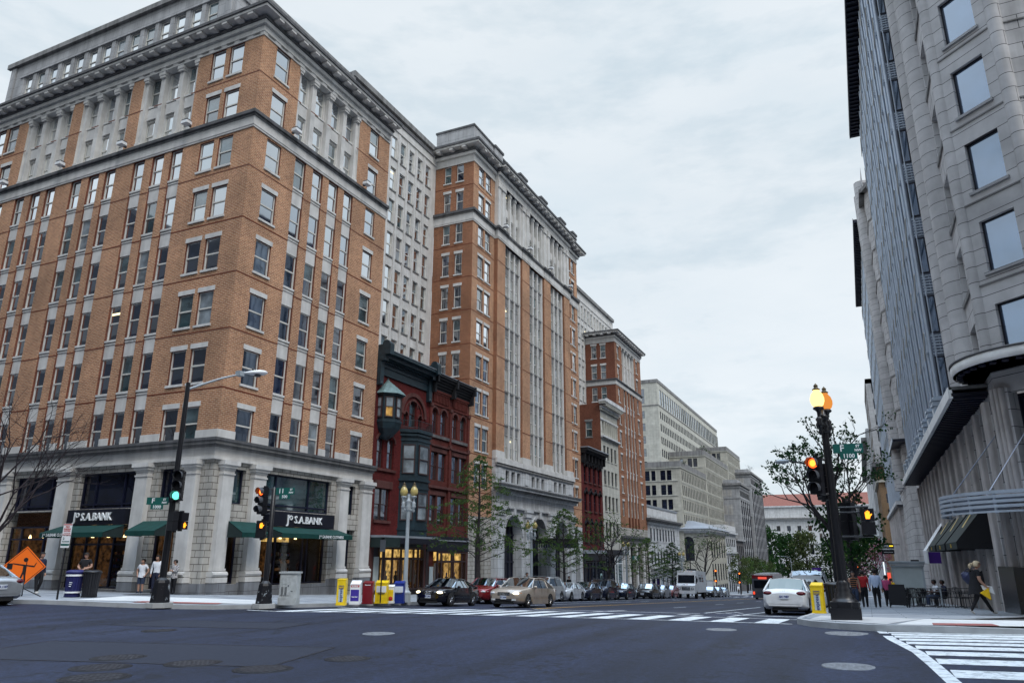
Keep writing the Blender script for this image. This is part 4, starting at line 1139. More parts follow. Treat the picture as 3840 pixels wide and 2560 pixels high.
H1.new('balcony_railing'); mb = H1.t('balcony_railing')
pts = [(XL+.05, by-1.75), (XL+1.02, by-1.0), (XL+1.02, by+1.0), (XL+.05, by+1.75)]
for (a, b), (c, d) in zip(pts[:-1], pts[1:]):
    for z in (10.72, 11.22): mb.tube((a, b, z), (c, d, z), .022, .022, 'black_paint', 5)
    n = int(hypot(c-a, d-b)/.13)
    for k in range(n+1):
        x, y = a+(c-a)*k/n, b+(d-b)*k/n; mb.tube((x, y, 10.6), (x, y, 11.22), .012, .012, 'black_paint', 4)
# shop front of the first house
def shopfront(B, T, u0, u1, z0, zt, muls, seed, fr='frame_brown', canopy=None, sign=True, opz=None, hm=None):
    o2 = (u0, u1, z0, zt, .5)
    shop(B, T, u0-.1, u1+.1, z0, zt, 1.4, seed, dark=.25, warm='room_warm')
    glazing(B, T, u0, u1, z0, zt, muls, 'glass_clear', hm=hm or [zt-.7], depth=.3, fr=fr)
    return o2
# re-cut the ground floor of house one with the shop opening
H1.wall.v = [v for v in H1.wall.v]
tb(H1, 'shop_surround', T, 41.02, 41.5, 0, .2, -1.6, 3.0, 'brownstone'); tb(H1, 'shop_surround', T, 41.5, 42.35, 0, .14, -1.6, 3.0, 'frame_dark')
tb(H1, 'shop_surround', T, 47.55, 48.08, 0, .2, -1.6, 3.0, 'brownstone')
tb(H1, 'shop_surround', T, 42.35, 47.55, 0, .22, -1.6, -.55, 'frame_brown'); tb(H1, 'shop_surround', T, 42.35, 47.55, 0, .25, 2.3, 3.0, 'frame_dark')
tb(H1, 'shop_poster', T, 41.62, 42.2, .14, .17, -.4, 1.7, 'grey_screen')
merge(H1.t('shop_poster'), text_mesh('J. BANK', .16, 'frame_dark', .003, 0, 0, 1, T=lambda x, y, z: T(41.91+x, .175-y, -.1+z)))
H1.new('shop_canopy'); tb(H1, 'shop_canopy', T, 41.05, 48.0, 0, 1.25, 2.92, 3.06, 'roof_metal'); tb(H1, 'shop_canopy', T, 41.05, 48.0, 1.1, 1.3, 2.55, 2.92, 'frame_dark'); tb(H1, 'shop_canopy', T, 41.05, 42.9, .1, 1.32, 2.3, 2.92, 'awning_dark')
H1.new('shop_window')
def litfront(B, u0, u1, z0, z1, muls, zt, seed, w=.02, fr='frame_brown'):
    """shallow lit window display standing in front of the wall sheet"""
    rnd = random.Random(seed); a = MB(T)
    a.box(u0, u1, w, w+.03, z0, z1, 'room_dim'); a.box(u0, u1, w+.03, w+.04, z1-.62, z1, 'room_warm')
    u = u0+.15
    while u < u1-.4:
        ww = rnd.uniform(.35, .8); a.box(u, u+ww, w+.03, w+.045, z0+.5, z1-.8, rnd.choice(['room_gold', 'room_dim', 'cloth_pale', 'room_warm'])); u += ww+.2
    for k in range(int((u1-u0)/1.2)):
        v = u0+.6+k*1.2; a.lathe((v, w+.17, z0+.35), [(.10, 0), (.12, .15), (.10, .3), (.14, .5), (.12, .62), (.04, .68), (.05, .75), (.07, .85), (.04, .95)], rnd.choice(['cloth_pale', 'cloth_dark', 'blue_ink']), 10)
        a.lathe((v, w+.17, z0), [(.02, 0), (.02, .4)], 'frame_dark', 6)
    a.build('shop_interior', B.root)
    glazing(B, T, u0, u1, z0, z1, muls, 'glass_clear', hm=[zt], depth=-.36, fr=fr, t=.1)
litfront(H1, 42.4, 47.5, -.5, 2.28, [43.45, 44.5, 46.1, 46.7], 1.55, 4)
H1.finish()

# ------------------------------------------------------------------ second red row house with arcaded top floor
H2 = Bldg('row_house', 'maroon brick row house with black cornice, corbelled frieze and four round-arched top windows', 'building', (XL, 51.3, 0))
R = 'brick_maroon'; ops = []
for a, b in ((48.55, 49.45), (49.95, 50.85), (51.85, 52.7), (53.2, 54.05)): ops.append(arched(H2, T, a, b, 10.95, 13.0, mat=R, ring='brownstone'))
for a, b in ((48.5, 50.95), (51.9, 54.3)):
    for z0, z1 in ((7.35, 9.55), (4.05, 6.25)):
        ops.append((a, b, z0, z1, .25)); m = (a+b)/2
        addwin(H2, T, a, m-.06, z0, z1, 'sash_brown', .2, 0); addwin(H2, T, m+.06, b, z0, z1, 'sash_brown', .2, 1)
        H2.new('mullion'); tb(H2, 'mullion', T, m-.06, m+.06, -.25, .02, z0, z1, 'brownstone'); H2.new('stone_lintel'); tb(H2, 'stone_lintel', T, a-.08, b+.08, 0, .06, z1, z1+.32, 'brownstone')
wallrect(H2.wall, T, 48.1, 54.64, -2., 15.2, ops, R); backbox(H2, -40, XL, 48.1, 54.64, -2., 15.5, R)
for u in (48.14, 51.25, 54.34):
    H2.new('pilaster'); tb(H2, 'pilaster', T, u, u+.3, 0, .14, 3.2, 13.0, R); tb(H2, 'pilaster', T, u-.04, u+.34, 0, .2, 10.0, 10.3, 'brownstone'); tb(H2, 'pilaster', T, u-.04, u+.34, 0, .22, 13., 13.25, 'brownstone')
tb(H2, 'belt_course', T, 48.12, 54.62, 0, .12, 10.62, 10.85, 'stone_dark'); tb(H2, 'belt_course', T, 48.12, 54.62, 0, .16, 9.95, 10.1, 'brownstone'); tb(H2, 'belt_course', T, 48.12, 54.62, 0, .2, 6.75, 6.95, 'brownstone')
for g0 in (48.65, 51.8):
    for k in range(11):
        u = g0+k*.23; wb(H2, T, u, u+.11, 0, .10, 13.45, 14.15, R)
        wb(H2, T, u-.02, u+.13, 0, .14, 14.1, 14.2, R)
wb(H2, T, 48.12, 54.62, 0, .08, 13.2, 13.32, R); wb(H2, T, 48.12, 54.62, 0, .16, 14.25, 14.4, R)
D = 'black_matt'
for i, (p, z) in enumerate(((.16, 14.4), (.26, 14.6), (.36, 14.8), (.46, 15.), (.58, 15.2), (.68, 15.4))): tb(H2, 'cornice', T, 48.12, 54.66, 0, p, z, z+.2, D)
tb(H2, 'cornice', T, 48.12, 54.66, 0, .72, 15.6, 15.64, 'roof_metal')
for u in (48.15, 51.3, 54.4):
    H2.new('cornice_bracket'); tb(H2, 'cornice_bracket', T, u, u+.24, 0, .5, 14.1, 14.9, D); tb(H2, 'cornice_bracket', T, u, u+.24, 0, .74, 14.9, 15.7, D)
tb(H2, 'shop_surround', T, 48.14, 54.6, 0, .25, 2.1, 3.2, 'frame_dark'); tb(H2, 'shop_surround', T, 48.14, 54.6, 0, .3, 2.85, 2.95, 'roof_metal')
tb(H2, 'shop_surround', T, 48.14, 48.5, 0, .2, -2, 2.1, 'frame_brown'); tb(H2, 'shop_surround', T, 54.1, 54.6, 0, .2, -2, 2.1, 'brownstone'); tb(H2, 'shop_surround', T, 48.5, 54.1, 0, .2, -2, -.8, 'frame_brown')
tb(H2, 'shop_poster', T, 48.6, 49.15, .2, .23, -.6, 1.0, 'grey_screen')
litfront(H2, 49.4, 53.9, -.75, 2.05, [50.0, 51.6, 51.9, 53.2], 1.35, 9)
H2.finish()

# ------------------------------------------------------------------ tall brick block with stone centre
B2 = Bldg('brick_office_tower', 'tall orange brick office block with stone-ribbed centre, arched stone base and balustraded roof', 'building', (XL, 68.8, 0))
BR = 'brick_orange'
S2 = [16.95+3.2*k for k in range(-3, 5)]; H2d = [min(31.68, 19.0+3.2*k) for k in range(-3, 5)]; UP2 = [(32.95, 34.95), (36.05, 37.85)]
YS2 = 54.67
brick_front(B2, TX, YS2, 59.2, [('w', 55.75, 56.83), ('w', 57.2, 58.28)], 5.0, 31.68, 37.9, S2, H2d, UP2, 0., 'brick_tan')
brick_front(B2, TX, 79.2, 83.0, [('w', 79.55, 80.5), ('w', 80.95, 81.95)], 5.0, 31.68, 37.9, S2, H2d, UP2, 0., 'brick_tan')
TS = frameT((0, YS2, 0), 0.)
brick_front(B2, TS, -33.6, XL, [('w', -32.62, -31.88), ('w', -31.28, -30.52)], 5.0, 31.68, 37.9, S2, H2d, UP2, 0., BR)
wallrect(B2.wall, TX, YS2, 59.2, -3, 5.0, [(56.2, 58., -3, 3.2, .5)], 'limestone_block'); wallrect(B2.wall, TX, 79.2, 83., -4, 5.0, [(80.2, 82., -4, 2.6, .5), (80.6, 81.7, 3.2, 4.7, .3)], 'stone_white')
tb(B2, 'entrance_door', TX, 56.2, 58., -.5, -.45, -3, 3.2, 'frame_dark'); tb(B2, 'entrance_door', TX, 80.2, 82., -.5, -.45, -4, 2.6, 'frame_dark'); addwin(B2, TX, 80.6, 81.7, 3.2, 4.7, 'dark', .25, 0)
cs = [('w', 0, 0)]
zc = [19.78+3.2*k for k in range(-4, 4)]+[35.5]
for a, b, TT in ((YS2, 59.2, TX), (79.2, 83., TX), (-33.6, XL, TS)): courses(B2, TT, a, b, zc, [])
band(B2, TS, -33.6, XL, 31.68, 32.9, (0, 0)); band(B2, TX, YS2, 59.2, 31.68, 32.9, (1, 0)); band(B2, TX, 79.2, 83., 31.68, 32.9, (0, 1))
W = .38   # the centre stands forward
TC = frameT((XL+W, 0, 0), pi/2); MS = 'limestone_plain'
piers = [(59.2, 60.95), (65.1, 66.98), (71.1, 73.0), (77.3, 79.2)]
for a, b in piers:
    wallrect(B2.wall, TC, a, b, 10.9, 31.68, [], 'brick_tan'); 
    for u, m in ((a, 1), (b, -1)): B2.wall.quad(TC(u, 0, 10.9), TC(u, -W-.4, 10.9), TC(u, -W-.4, 31.68), TC(u, 0, 31.68), BR)
    courses(B2, TC, a, b, [z for z in zc if 11 < z < 31], [])
    B2.new('pier_base'); tb(B2, 'pier_base', TC, a-.05, b+.05, -.3, .08, 10.2, 10.95, MS)
    band(B2, TC, a, b, 31.68, 32.9, (1, 1), .18)
    B2.new('column_pair')
    for u0, u1 in ((a+.1, a+.72), (b-.72, b-.1)):
        tb(B2, 'column_pair', TC, u0, u1, -.3, .0, 33.3, 37.3, MS); tb(B2, 'column_pair', TC, u0-.07, u1+.07, -.3, .08, 32.9, 33.3, MS); tb(B2, 'column_pair', TC, u0-.1, u1+.1, -.3, .1, 37.3, 37.8, MS)
    tb(B2, 'column_pair', TC, a, b, -.4, -.12, 32.9, 37.9, MS)
for a, b in ((60.95, 65.1), (66.98, 71.1), (73.0, 77.3)):
    L = b-a; cols = [(a+.42, a+1.36), (a+L/2-.47, a+L/2+.47), (b-1.36, b-.42)]; rows = [(max(10.5, S2[k]), H2d[k]+.1) for k in range(1, 8)]
    iops = []
    for c, d in cols:
        for z0, z1 in rows: iops.append((c, d, z0, z1, .12, 'frame_dark')); addwin(B2, TC, c, d, z0, z1, depth=.44)
    B2.new('bay_stone'); wallrect(B2.t('bay_stone'), TC, a, b, 10.3, 31.68, iops, MS, w=-.34)
    for c, d in cols:
        for (z0, z1), (z2, z3) in zip(rows[:-1], rows[1:]):
            tb(B2, 'bay_stone', TC, c+.05, d-.05, -.34, -.31, z1+.1, z2-.3, 'ledge_stone'); tb(B2, 'bay_stone', TC, c-.06, d+.06, -.34, -.24, z2-.2, z2-.02, 'ledge_stone')
    for u in (a+.22, (cols[0][1]+cols[1][0])/2, (cols[1][1]+cols[2][0])/2, b-.22):
        B2.new('pilaster'); tb(B2, 'pilaster', TC, u-.13, u+.13, -.34, -.2, 10.4, 31.6, MS)
        for z in rows[1:]: tb(B2, 'pilaster', TC, u-.15, u+.15, -.34, -.17, z[0]-.1, z[0], MS)
    iops = [(c, d, z0, z1, .12, 'frame_dark') for c, d in cols for z0, z1 in UP2]
    for c, d in cols:
        for z0, z1 in UP2: addwin(B2, TC, c, d, z0, z1, depth=.50)
    B2.new('bay_stone'); wallrect(B2.t('bay_stone'), TC, a, b, 32.9, 37.9, iops, MS, w=-.40)
    for c, d in cols: tb(B2, 'bay_stone', TC, c, d, -.40, -.34, 35.1, 35.85, MS)
    for u in (a+.22, (cols[0][1]+cols[1][0])/2, (cols[1][1]+cols[2][0])/2, b-.22):
        B2.new('pilaster'); tb(B2, 'pilaster', TC, u-.15, u+.15, -.40, -.15, 33.2, 37.5, MS); tb(B2, 'pilaster', TC, u-.2, u+.2, -.40, -.08, 32.9, 33.2, MS); tb(B2, 'pilaster', TC, u-.2, u+.2, -.40, -.08, 37.5, 37.88, MS)
    band(B2, TC, a, b, 31.68, 32.9, (0, 0), .08)
    # stone base under the bay: little windows, frieze and big arch
for u in (60.0, 66.0, 72.0, 78.3): floodlamp(B2, TC, u, 32.95)
bops = []; SW = 'stone_white'
for (a, b), (p, q) in zip(((60.95, 65.1), (66.98, 71.1), (73.0, 77.3)), ((61.1, 64.9), (67.2, 70.95), (73.3, 77.0))):
    L = b-a
    for i in range(3):
        c = a+.35+i*(L-.35)/3; bops.append((c, c+.8, 8.3, 9.35, .4)); addwin(B2, TC, c, c+.8, 8.3, 9.35, 'dark', .3)
    bops.append((p, q, -4, 5.4, .9)); rise = (q-p)/2*.98
    arch_fill(B2.wall, TC, p, q, 5.4-rise, 5.4, 0, .9, SW, rise, 18); B2.new('arch_trim'); arch_ring(B2.t('arch_trim'), TC, p, q, 5.4-rise, .3, 0, .1, SW, 18, rise)
    B2.new('keystone'); tb(B2, 'keystone', TC, (p+q)/2-.2, (p+q)/2+.2, 0, .25, 5.3, 6.0, SW)
    B2.new('arched_doorway'); tb(B2, 'arched_doorway', TC, p-.1, q+.1, -.98, -.9, -4, 5.6, 'frame_dark')
    for k in range(5): tb(B2, 'arched_doorway', TC, p+.3+k*(q-p-.6)/4-.04, p+.3+k*(q-p-.6)/4+.04, -.9, -.82, -4, 5.4, 'frame_navy')
    for z in (1.2, 3.6): tb(B2, 'arched_doorway', TC, p, q, -.9, -.8, z, z+.12, 'frame_navy')
    tb(B2, 'arched_doorway', TC, p+.6, p+.66, -.8, -.77, .3, .75, 'sign_yellow')
wallrect(B2.wall, TC, 59.2, 79.2, -4, 10.3, bops, SW)
for y in (59.2, 79.2):
    for z0, z1, m_ in ((-4, 10.9, SW), (31.68, 38.8, MS)): B2.wall.quad((XL-.1, y+(.004 if y > 60 else -.004), z0), (XL+W, y+(.004 if y > 60 else -.004), z0), (XL+W, y+(.004 if y > 60 else -.004), z1), (XL-.1, y+(.004 if y > 60 else -.004), z1), m_)
for a, b in ((59.35, 60.6), (65.4, 66.7), (71.4, 72.8), (77.5, 78.9)):
    B2.new('base_pilaster'); tb(B2, 'base_pilaster', TC, a, b, 0, .25, -4, 5.3, SW); tb(B2, 'base_pilaster', TC, a-.1, b+.1, 0, .35, 5.3, 5.75, SW); tb(B2, 'base_pilaster', TC, a-.18, b+.18, 0, .42, 5.75, 5.95, SW)
    tb(B2, 'stone_panel', TC, a+.25, b-.25, 0, .06, 8.35, 9.45, SW)
tb(B2, 'base_cornice', TC, 59.1, 79.3, 0, .22, 5.95, 6.15, SW); tb(B2, 'base_cornice', TC, 59.0, 79.4, 0, .30, 7.2, 7.45, SW); tb(B2, 'base_cornice', TC, 58.9, 79.5, 0, .5, 7.45, 7.65, 'ledge_stone'); tb(B2, 'base_cornice', TC, 58.7, 79.7, 0, .75, 7.65, 7.85, SW); tb(B2, 'base_cornice', TC, 58.6, 79.8, 0, .85, 7.85, 8.0, 'cornice_dark')
tb(B2, 'base_cornice', TC, 59.1, 79.3, 0, .14, 9.6, 9.85, 'ledge_stone'); tb(B2, 'base_cornice', TC, 59.1, 79.3, 0, .22, 9.85, 10.3, MS)
for u0, u1, e, TT in ((YS2, 59.2, (1, 0), TX), (59.2, 79.2, (.2, .2), TC), (79.2, 83., (0, 1), TX), (-33.6, XL, (0, 0), TS)):
    tb(B2, 'entablature', TT, u0-.06*e[0], u1+.06*e[1], 0, .08, 37.85, 38.1, MS); tb(B2, 'entablature', TT, u0-.03*e[0], u1+.03*e[1], 0, .04, 38.1, 38.75, MS)
    cornice(B2, TT, u0, u1, 38.6, 1.1, 1.05, MS, 'cornice_dark', 1.2, ends=e)
TP = frameT((XL-.1, 0, 0), pi/2)
tb(B2, 'parapet', TP, YS2+.1, 59.3, -.4, 0, 39.7, 41.8, 'stone_grey'); tb(B2, 'parapet', TP, YS2, 59.4, -.5, .08, 41.8, 42.0, 'cornice_dark')
tb(B2, 'parapet', frameT((0, YS2+.1, 0), 0), -33.7, XL-.51, -.4, 0, 39.7, 41.8, 'stone_grey'); tb(B2, 'parapet', frameT((0, YS2+.1, 0), 0), -33.8, XL-.61, -.5, .08, 41.8, 42., 'cornice_dark')
for a, b in ((59.0, 60.8), (65.2, 67.), (71.1, 72.9), (77.2, 79.), (81.6, 83.)):
    B2.new('parapet_post'); tb(B2, 'parapet_post', TP, a, b, -.4, .2, 39.7, 41.7, 'stone_grey'); tb(B2, 'parapet_post', TP, a-.1, b+.1, -.5, .3, 41.7, 41.95, 'cornice_dark')
B2.new('balustrade')
for a, b in ((60.8, 65.2), (67., 71.1), (72.9, 77.2), (79., 81.6)):
    tb(B2, 'balustrade', TP, a, b, -.3, .1, 41.4, 41.6, 'cornice_dark'); tb(B2, 'balustrade', TP, a, b, -.3, .1, 39.7, 40.2, 'stone_grey')
    n = int((b-a)/.33)
    for k in range(n):
        mb = B2.t('balustrade'); mb.T = None; mb.lathe((XL-.2, a+(k+.5)*(b-a)/n, 40.2), [(.10, 0), (.13, .35), (.06, .8), (.1, 1.2)], 'stone_grey', 6)
backbox(B2, -42, XL-.1, YS2+.05, 83., 38, 40.5, 'stone_grey')
B2.wall.quad((XL, 83, -4), (-42, 83, -4), (-42, 83, 39), (XL, 83, 39), BR)
# entrance marquee
MQ = thing('marquee', 'black flat marquee with hanging fringe over the central arch of the stone base', 'canopy', TC(69.3, 0, 3))
a = MB(TC); a.box(66.4, 72.2, .02, 3.0, 2.95, 3.35, 'black_paint'); a.box(66.3, 72.3, .02, 3.1, 3.35, 3.42, 'black_matt'); a.build('roof', MQ)
a = MB(TC)
for k in range(24): a.box(66.45+k*.245, 66.6+k*.245, 2.95, 2.99, 2.55, 2.95, 'frame_navy')
for k in range(12): a.box(66.42, 66.46, .1+k*.245, .25+k*.245, 2.55, 2.95, 'frame_navy'); a.box(72.14, 72.18, .1+k*.245, .25+k*.245, 2.55, 2.95, 'frame_navy')
a.build('fringe', MQ)
a = MB(TC)
for u in (66.8, 71.8): a.tube((u, 2.7, 3.35), (u, .05, 5.), .025, .025, 'black_paint', 6)
a.build('tie_rod', MQ)
B2.finish()

# ------------------------------------------------------------------ narrow red house, cream house, third brick block
H3 = Bldg('row_house', 'narrow red brick row house with hooded windows and deep black bracketed cornice', 'building', (XL, 87, 0)); ops = []
for u in (84.0, 85.75, 87.5, 89.3):
    for z0, z1 in ((10.4, 12.35), (7.0, 9.15), (3.5, 5.6)):
        ops.append((u, u+.95, z0, z1, .25)); addwin(H3, T, u, u+.95, z0, z1, 'dark', .2)
        H3.new('window_hood'); arch_ring(H3.t('window_hood'), T, u-.02, u+.97, z1-.15, .16, 0, .16, 'black_matt', 8, .3); tb(H3, 'window_hood', T, u+.38, u+.57, 0, .2, z1+.2, z1+.55, 'black_matt')
        tb(H3, 'window_sill', T, u-.08, u+1.03, 0, .14, z0-.14, z0, 'brownstone')
wallrect(H3.wall, T, 83., 91.05, -4, 14., ops, 'brick_red'); backbox(H3, -40, XL, 83., 91.05, -4, 14.3, 'brick_side')
tb(H3, 'cornice', T, 83., 91.05, 0, .15, 12.6, 13.4, 'black_matt'); tb(H3, 'cornice', T, 83., 91.05, 0, .6, 13.7, 14., 'black_matt'); tb(H3, 'cornice', T, 82.95, 91.1, 0, .95, 14., 14.3, 'black_matt'); tb(H3, 'cornice', T, 82.9, 91.15, 0, 1.05, 14.3, 14.42, 'roof_metal')
for k in range(7): H3.new('cornice_bracket'); tb(H3, 'cornice_bracket', T, 83.2+k*1.25, 83.42+k*1.25, .1, .55, 12.8, 13.9, 'black_matt')
tb(H3, 'shop_front', T, 83.1, 90.95, 0, .3, 2.1, 2.5, 'roof_metal'); tb(H3, 'shop_front', T, 83.1, 90.95, 0, .2, 1.3, 2.1, 'frame_dark')
for u in (83.1, 86.9, 90.6): tb(H3, 'shop_front', T, u, u+.35, 0, .2, -4, 1.3, 'frame_dark')
glazing(H3, T, 83.5, 86.9, -2.6, 1.2, [84.6, 85.8], 'glass_low', hm=[.5], depth=-.1, fr='frame_dark'); glazing(H3, T, 87.3, 90.5, -2.6, 1.2, [88.4], 'glass_low', hm=[.5], depth=-.1, fr='frame_dark')
lg = MB(T); lg.lathe((88.9, .2, -.6), [(.001, .05), (.42, .05), (.42, .0)], 'copper_green', 20, axis='y'); lg.lathe((88.9, .2, -.6), [(.001, .07), (.2, .07)], 'white_letter', 14, axis='y'); lg.build('round_emblem', H3.root)
H3.finish()
H4 = Bldg('row_house', 'cream stone-fronted house with columned top floor and ornate crested cornice', 'building', (XL, 95, 0)); ops = []
CR = 'stone_cream_pale'
for k in range(7):
    u = 91.75+k*.93; ops.append((u, u+.55, 17.4, 18.95, .35)); addwin(H4, T, u, u+.55, 17.4, 18.95, 'dark', .3); 
    H4.new('column'); mb = H4.t('column'); mb.T = T; mb.lathe((u+.74, .05, 17.3), [(.12, 0), (.1, .2), (.1, 1.4), (.15, 1.7)], CR, 8); mb.T = None
for u in (91.95, 93.5, 95.1, 96.7):
    for z0, z1 in ((13.9, 15.8), (10.75, 12.6), (7.4, 9.3), (4.1, 6.0)): ops.append((u, u+1.0, z0, z1, .25)); addwin(H4, T, u, u+1.0, z0, z1, 'dark', .18, random.choice([0, 1])); tb(H4, 'window_sill', T, u-.05, u+1.05, 0, .08, z0-.12, z0, CR)
wallrect(H4.wall, T, 91.05, 98.6, -5, 20.6, ops, CR)
TS4 = frameT((0, 91.05, 0), 0.); wallrect(H4.wall, TS4, -33.95, XL, 12, 21.2, [(-31.5, -30.6, 16.85, 18.9, .25), (-33.2, -32.5, 16.85, 18.9, .25)], 'brick_side')
for a_, b_ in ((-31.5, -30.6), (-33.2, -32.5)): addwin(H4, TS4, a_, b_, 16.85, 18.9, 'sash', .15, 2); tb(H4, 'lintel', TS4, a_-.1, b_+.1, 0, .03, 18.9, 19.15, 'ledge_stone'); tb(H4, 'window_sill', TS4, a_-.1, b_+.1, 0, .06, 16.7, 16.85, 'ledge_stone')
H4.t('roof').box(-40, XL-.1, 91.1, 98.55, 21, 21.15, 'roof_grey')
tb(H4, 'ledge', T, 91., 98.6, 0, .25, 16.6, 16.8, 'ledge_stone'); tb(H4, 'ledge', T, 91., 98.6, 0, .4, 16.8, 16.98, 'marble_white')
tb(H4, 'ledge', T, 91., 98.6, 0, .14, 19.1, 19.3, 'marble_white')
cornice(H4, T, 91.05, 98.6, 20.3, 1.3, .95, CR, 'marble_white', .6, ends=(.6, .6))
for k in range(16): tb(H4, 'cornice_cresting', T, 91.2+k*.48, 91.5+k*.48, .75, .95, 21.6, 21.85, 'marble_white')
tb(H4, 'shop_front', T, 91.1, 98.6, 0, .3, 2.0, 2.6, 'frame_dark'); glazing(H4, T, 91.4, 94.6, -2.8, 1.9, [92.4, 93.6], 'glass_low', hm=[.9], depth=-.1, fr='frame_dark')
glazing(H4, T, 95.0, 98.2, -2.8, 1.9, [96.1], 'glass_teal', hm=[.9], depth=-.1, fr='white_paint')
H4.finish()
B3 = Bldg('brick_office_block', 'farther red-orange brick office block with small colonnade under its dark cornice', 'building', (XL, 105.6, 0))
S3 = [7.1+3.2*k for k in range(6)]; H3d = [min(25.35, 9.15+3.2*k) for k in range(6)]; UP3 = [(26.35, 28.35), (29.5, 31.4)]
c3 = [('w', 99.8, 100.8), ('g', [(102.55, 103.4), (104.15, 105.0), (105.75, 106.6), (107.35, 108.2)], 102.15, 108.7), ('w', 109.75, 110.75)]
Y3 = 98.64; TS3 = frameT((0, Y3, 0), 0.)
brick_front(B3, TX, Y3, 112.6, c3, 5.6, 25.4, 31.8, S3, H3d, UP3, 0., BR)
brick_front(B3, TS3, -33.9, XL, [('w', -33.0, -32.18), ('w', -31.6, -30.8)], 5.6, 25.4, 31.8, S3, H3d, UP3, 0., 'brick_side')
for T_, a, b in ((TX, Y3, 112.6), (TS3, -33.9, XL)): courses(B3, T_, a, b, [9.85+3.2*k for k in range(5)]+[29.0], c3 if T_ is TX else [])
band(B3, TX, Y3, 112.6, 25.4, 26.25, (1, 0)); band(B3, TS3, -33.9, XL, 25.4, 26.25, (0, 0))
for T_, a, b, e in ((TX, Y3, 112.6, (1, .5)), (TS3, -33.9, XL, (0, 0))):
    tb(B3, 'entablature', T_, a, b, 0, .06, 31.75, 32.7, MS); cornice(B3, T_, a, b, 32.4, .95, .9, MS, 'cornice_dark', 1.05, ends=e)
wallrect(B3.wall, TX, Y3, 112.6, -6, 5.6, [(99.7, 101.2, -6, 2.3, .5), (102.3, 105.2, -6, 3.0, .8), (105.9, 108.8, -6, 3., .8), (109.6, 111.2, -6, 2.3, .5)], 'limestone_block')
for u in (98.7, 101.4, 105.2, 108.9, 111.8): B3.new('base_pilaster'); tb(B3, 'base_pilaster', TX, u, u+.7, 0, .2, -5, 3.6, MS)
tb(B3, 'base_cornice', TX, Y3, 112.6, 0, .3, 3.6, 4.2, 'ledge_stone'); tb(B3, 'base_cornice', TX, Y3-.3, 112.6, 0, .6, 4.2, 4.5, 'cornice_dark')
for a, b in ((99.7, 101.2), (102.3, 105.2), (105.9, 108.8), (109.6, 111.2)): B3.new('doorway'); tb(B3, 'doorway', TX, a, b, -.8 if b-a > 2 else -.5, -.45, -5, 3, 'frame_dark')
tb(B3, 'sign_board', TX, 102.5, 105.4, .3, .36, 1.3, 1.9, 'sign_green'); tb(B3, 'sign_board', TX, 103.4, 104.5, .36, .38, 1.35, 1.85, 'white_letter')
B3.t('roof').box(-40, XL-.1, Y3, 112.6, 33.1, 33.3, 'roof_grey'); B3.wall.quad((XL, 112.6, -6), (-42, 112.6, -6), (-42, 112.6, 33), (XL, 112.6, 33), BR)
B3.finish()
# ------------------------------------------------------------------ generic block with window grids on its street and south faces
def block(name, label, X, Y0, Y1, X1, z0, z1, mat, east, south, cap=None, kind='dark', depth=.14, ribs=None, roofm='roof_grey', maxwin=100, capmat='ledge_stone', deep=None, mull=None):
    """east/south: list of (z_bottom, z_top, [(u0,u1)...])"""
    B = Bldg(name, label, 'building', (X, (Y0+Y1)/2, 0))
    for T, a, b, rows in ((frameT((X, 0, 0), pi/2), Y0, Y1, east), (frameT((0, Y0, 0), 0.), X1, X, south)):
        ops = []
        for zb, zt, cols in rows:
            for c, d in cols:
                ops.append((c, d, zb, zt, depth, 'frame_dark')); addwin(B, T, c, d, zb, zt, kind, depth-.06, random.choice([0, 1, 0, 1, 2]))  # dark reveal lining stands in for shade inside the openings
                if mull: wb(B, T, (c+d)/2-mull, (c+d)/2+mull, -depth, -.06, zb, zt, mat)
        wallrect(B.wall, T, a, b, z0, z1, ops, mat)
        if ribs and T(0, 0, 0)[0] == X:
            zb, zt, us, w, p = ribs
            for u in us: B.new('rib'); tb(B, 'rib', T, u-w, u+w, 0, p, zb, zt, mat)
    for (h0, h1, p, m) in (cap or [(z1-.5, z1, .12, capmat)]):
        tb(B, 'cornice', frameT((X, 0, 0), pi/2), Y0-p, Y1, 0, p, h0, h1, m); tb(B, 'cornice', frameT((0, Y0, 0), 0.), X1, X, 0, p, h0, h1, m)
    B.wall.quad((X, Y1, z0), (X1, Y1, z0), (X1, Y1, z1), (X, Y1, z1), mat); B.wall.quad((X1, Y0, z0), (X1, Y1, z0), (X1, Y1, z1), (X1, Y0, z1), mat)
    B.t('roof').box(X1, X-.03, Y0+.03, Y1, z1-.2, z1-.04, roofm)
    return B
def cols(a, n, pitch, w): return [(a+pitch*i, a+pitch*i+w) for i in range(n)]
# low white building at the next corner
B4 = block('white_corner_building', 'low two-storey white stone building with grey cornice and panelled parapet', XL, 112.65, 134.2, -46, -6.5, 7.2, 'stone_white',
    [(4.15, 6.0, cols(114.0, 9, 1.95, .85)), (.7, 2.5, cols(114.0, 10, 1.95, .85)), (-3.6, -1.4, cols(113.8, 7, 2.8, 2.0))], [], cap=[(6.6, 6.9, .3, 'stone_white'), (7.2, 7.5, .8, 'cornice_dark'), (6.95, 7.2, .5, 'ledge_stone')])
for k in range(9): u = 114.0+1.95*k; tb(B4, 'lintel', TX, u-.12, u+.97, 0, .12, 6.0, 6.35, 'stone_white'); tb(B4, 'window_sill', TX, u-.1, u+.95, 0, .1, 4.0, 4.15, 'stone_white')
TB = frameT((XL-.2, 0, 0), pi/2); tb(B4, 'parapet', TB, 112.7, 134, -.4, 0, 7.5, 9.3, 'marble_white'); tb(B4, 'parapet', TB, 112.6, 134.1, -.5, .12, 9.2, 9.5, 'roof_metal')
for k in range(6): tb(B4, 'parapet', TB, 113.+3.6*k, 115.6+3.6*k, 0, .05, 7.9, 9.0, 'marble_white')
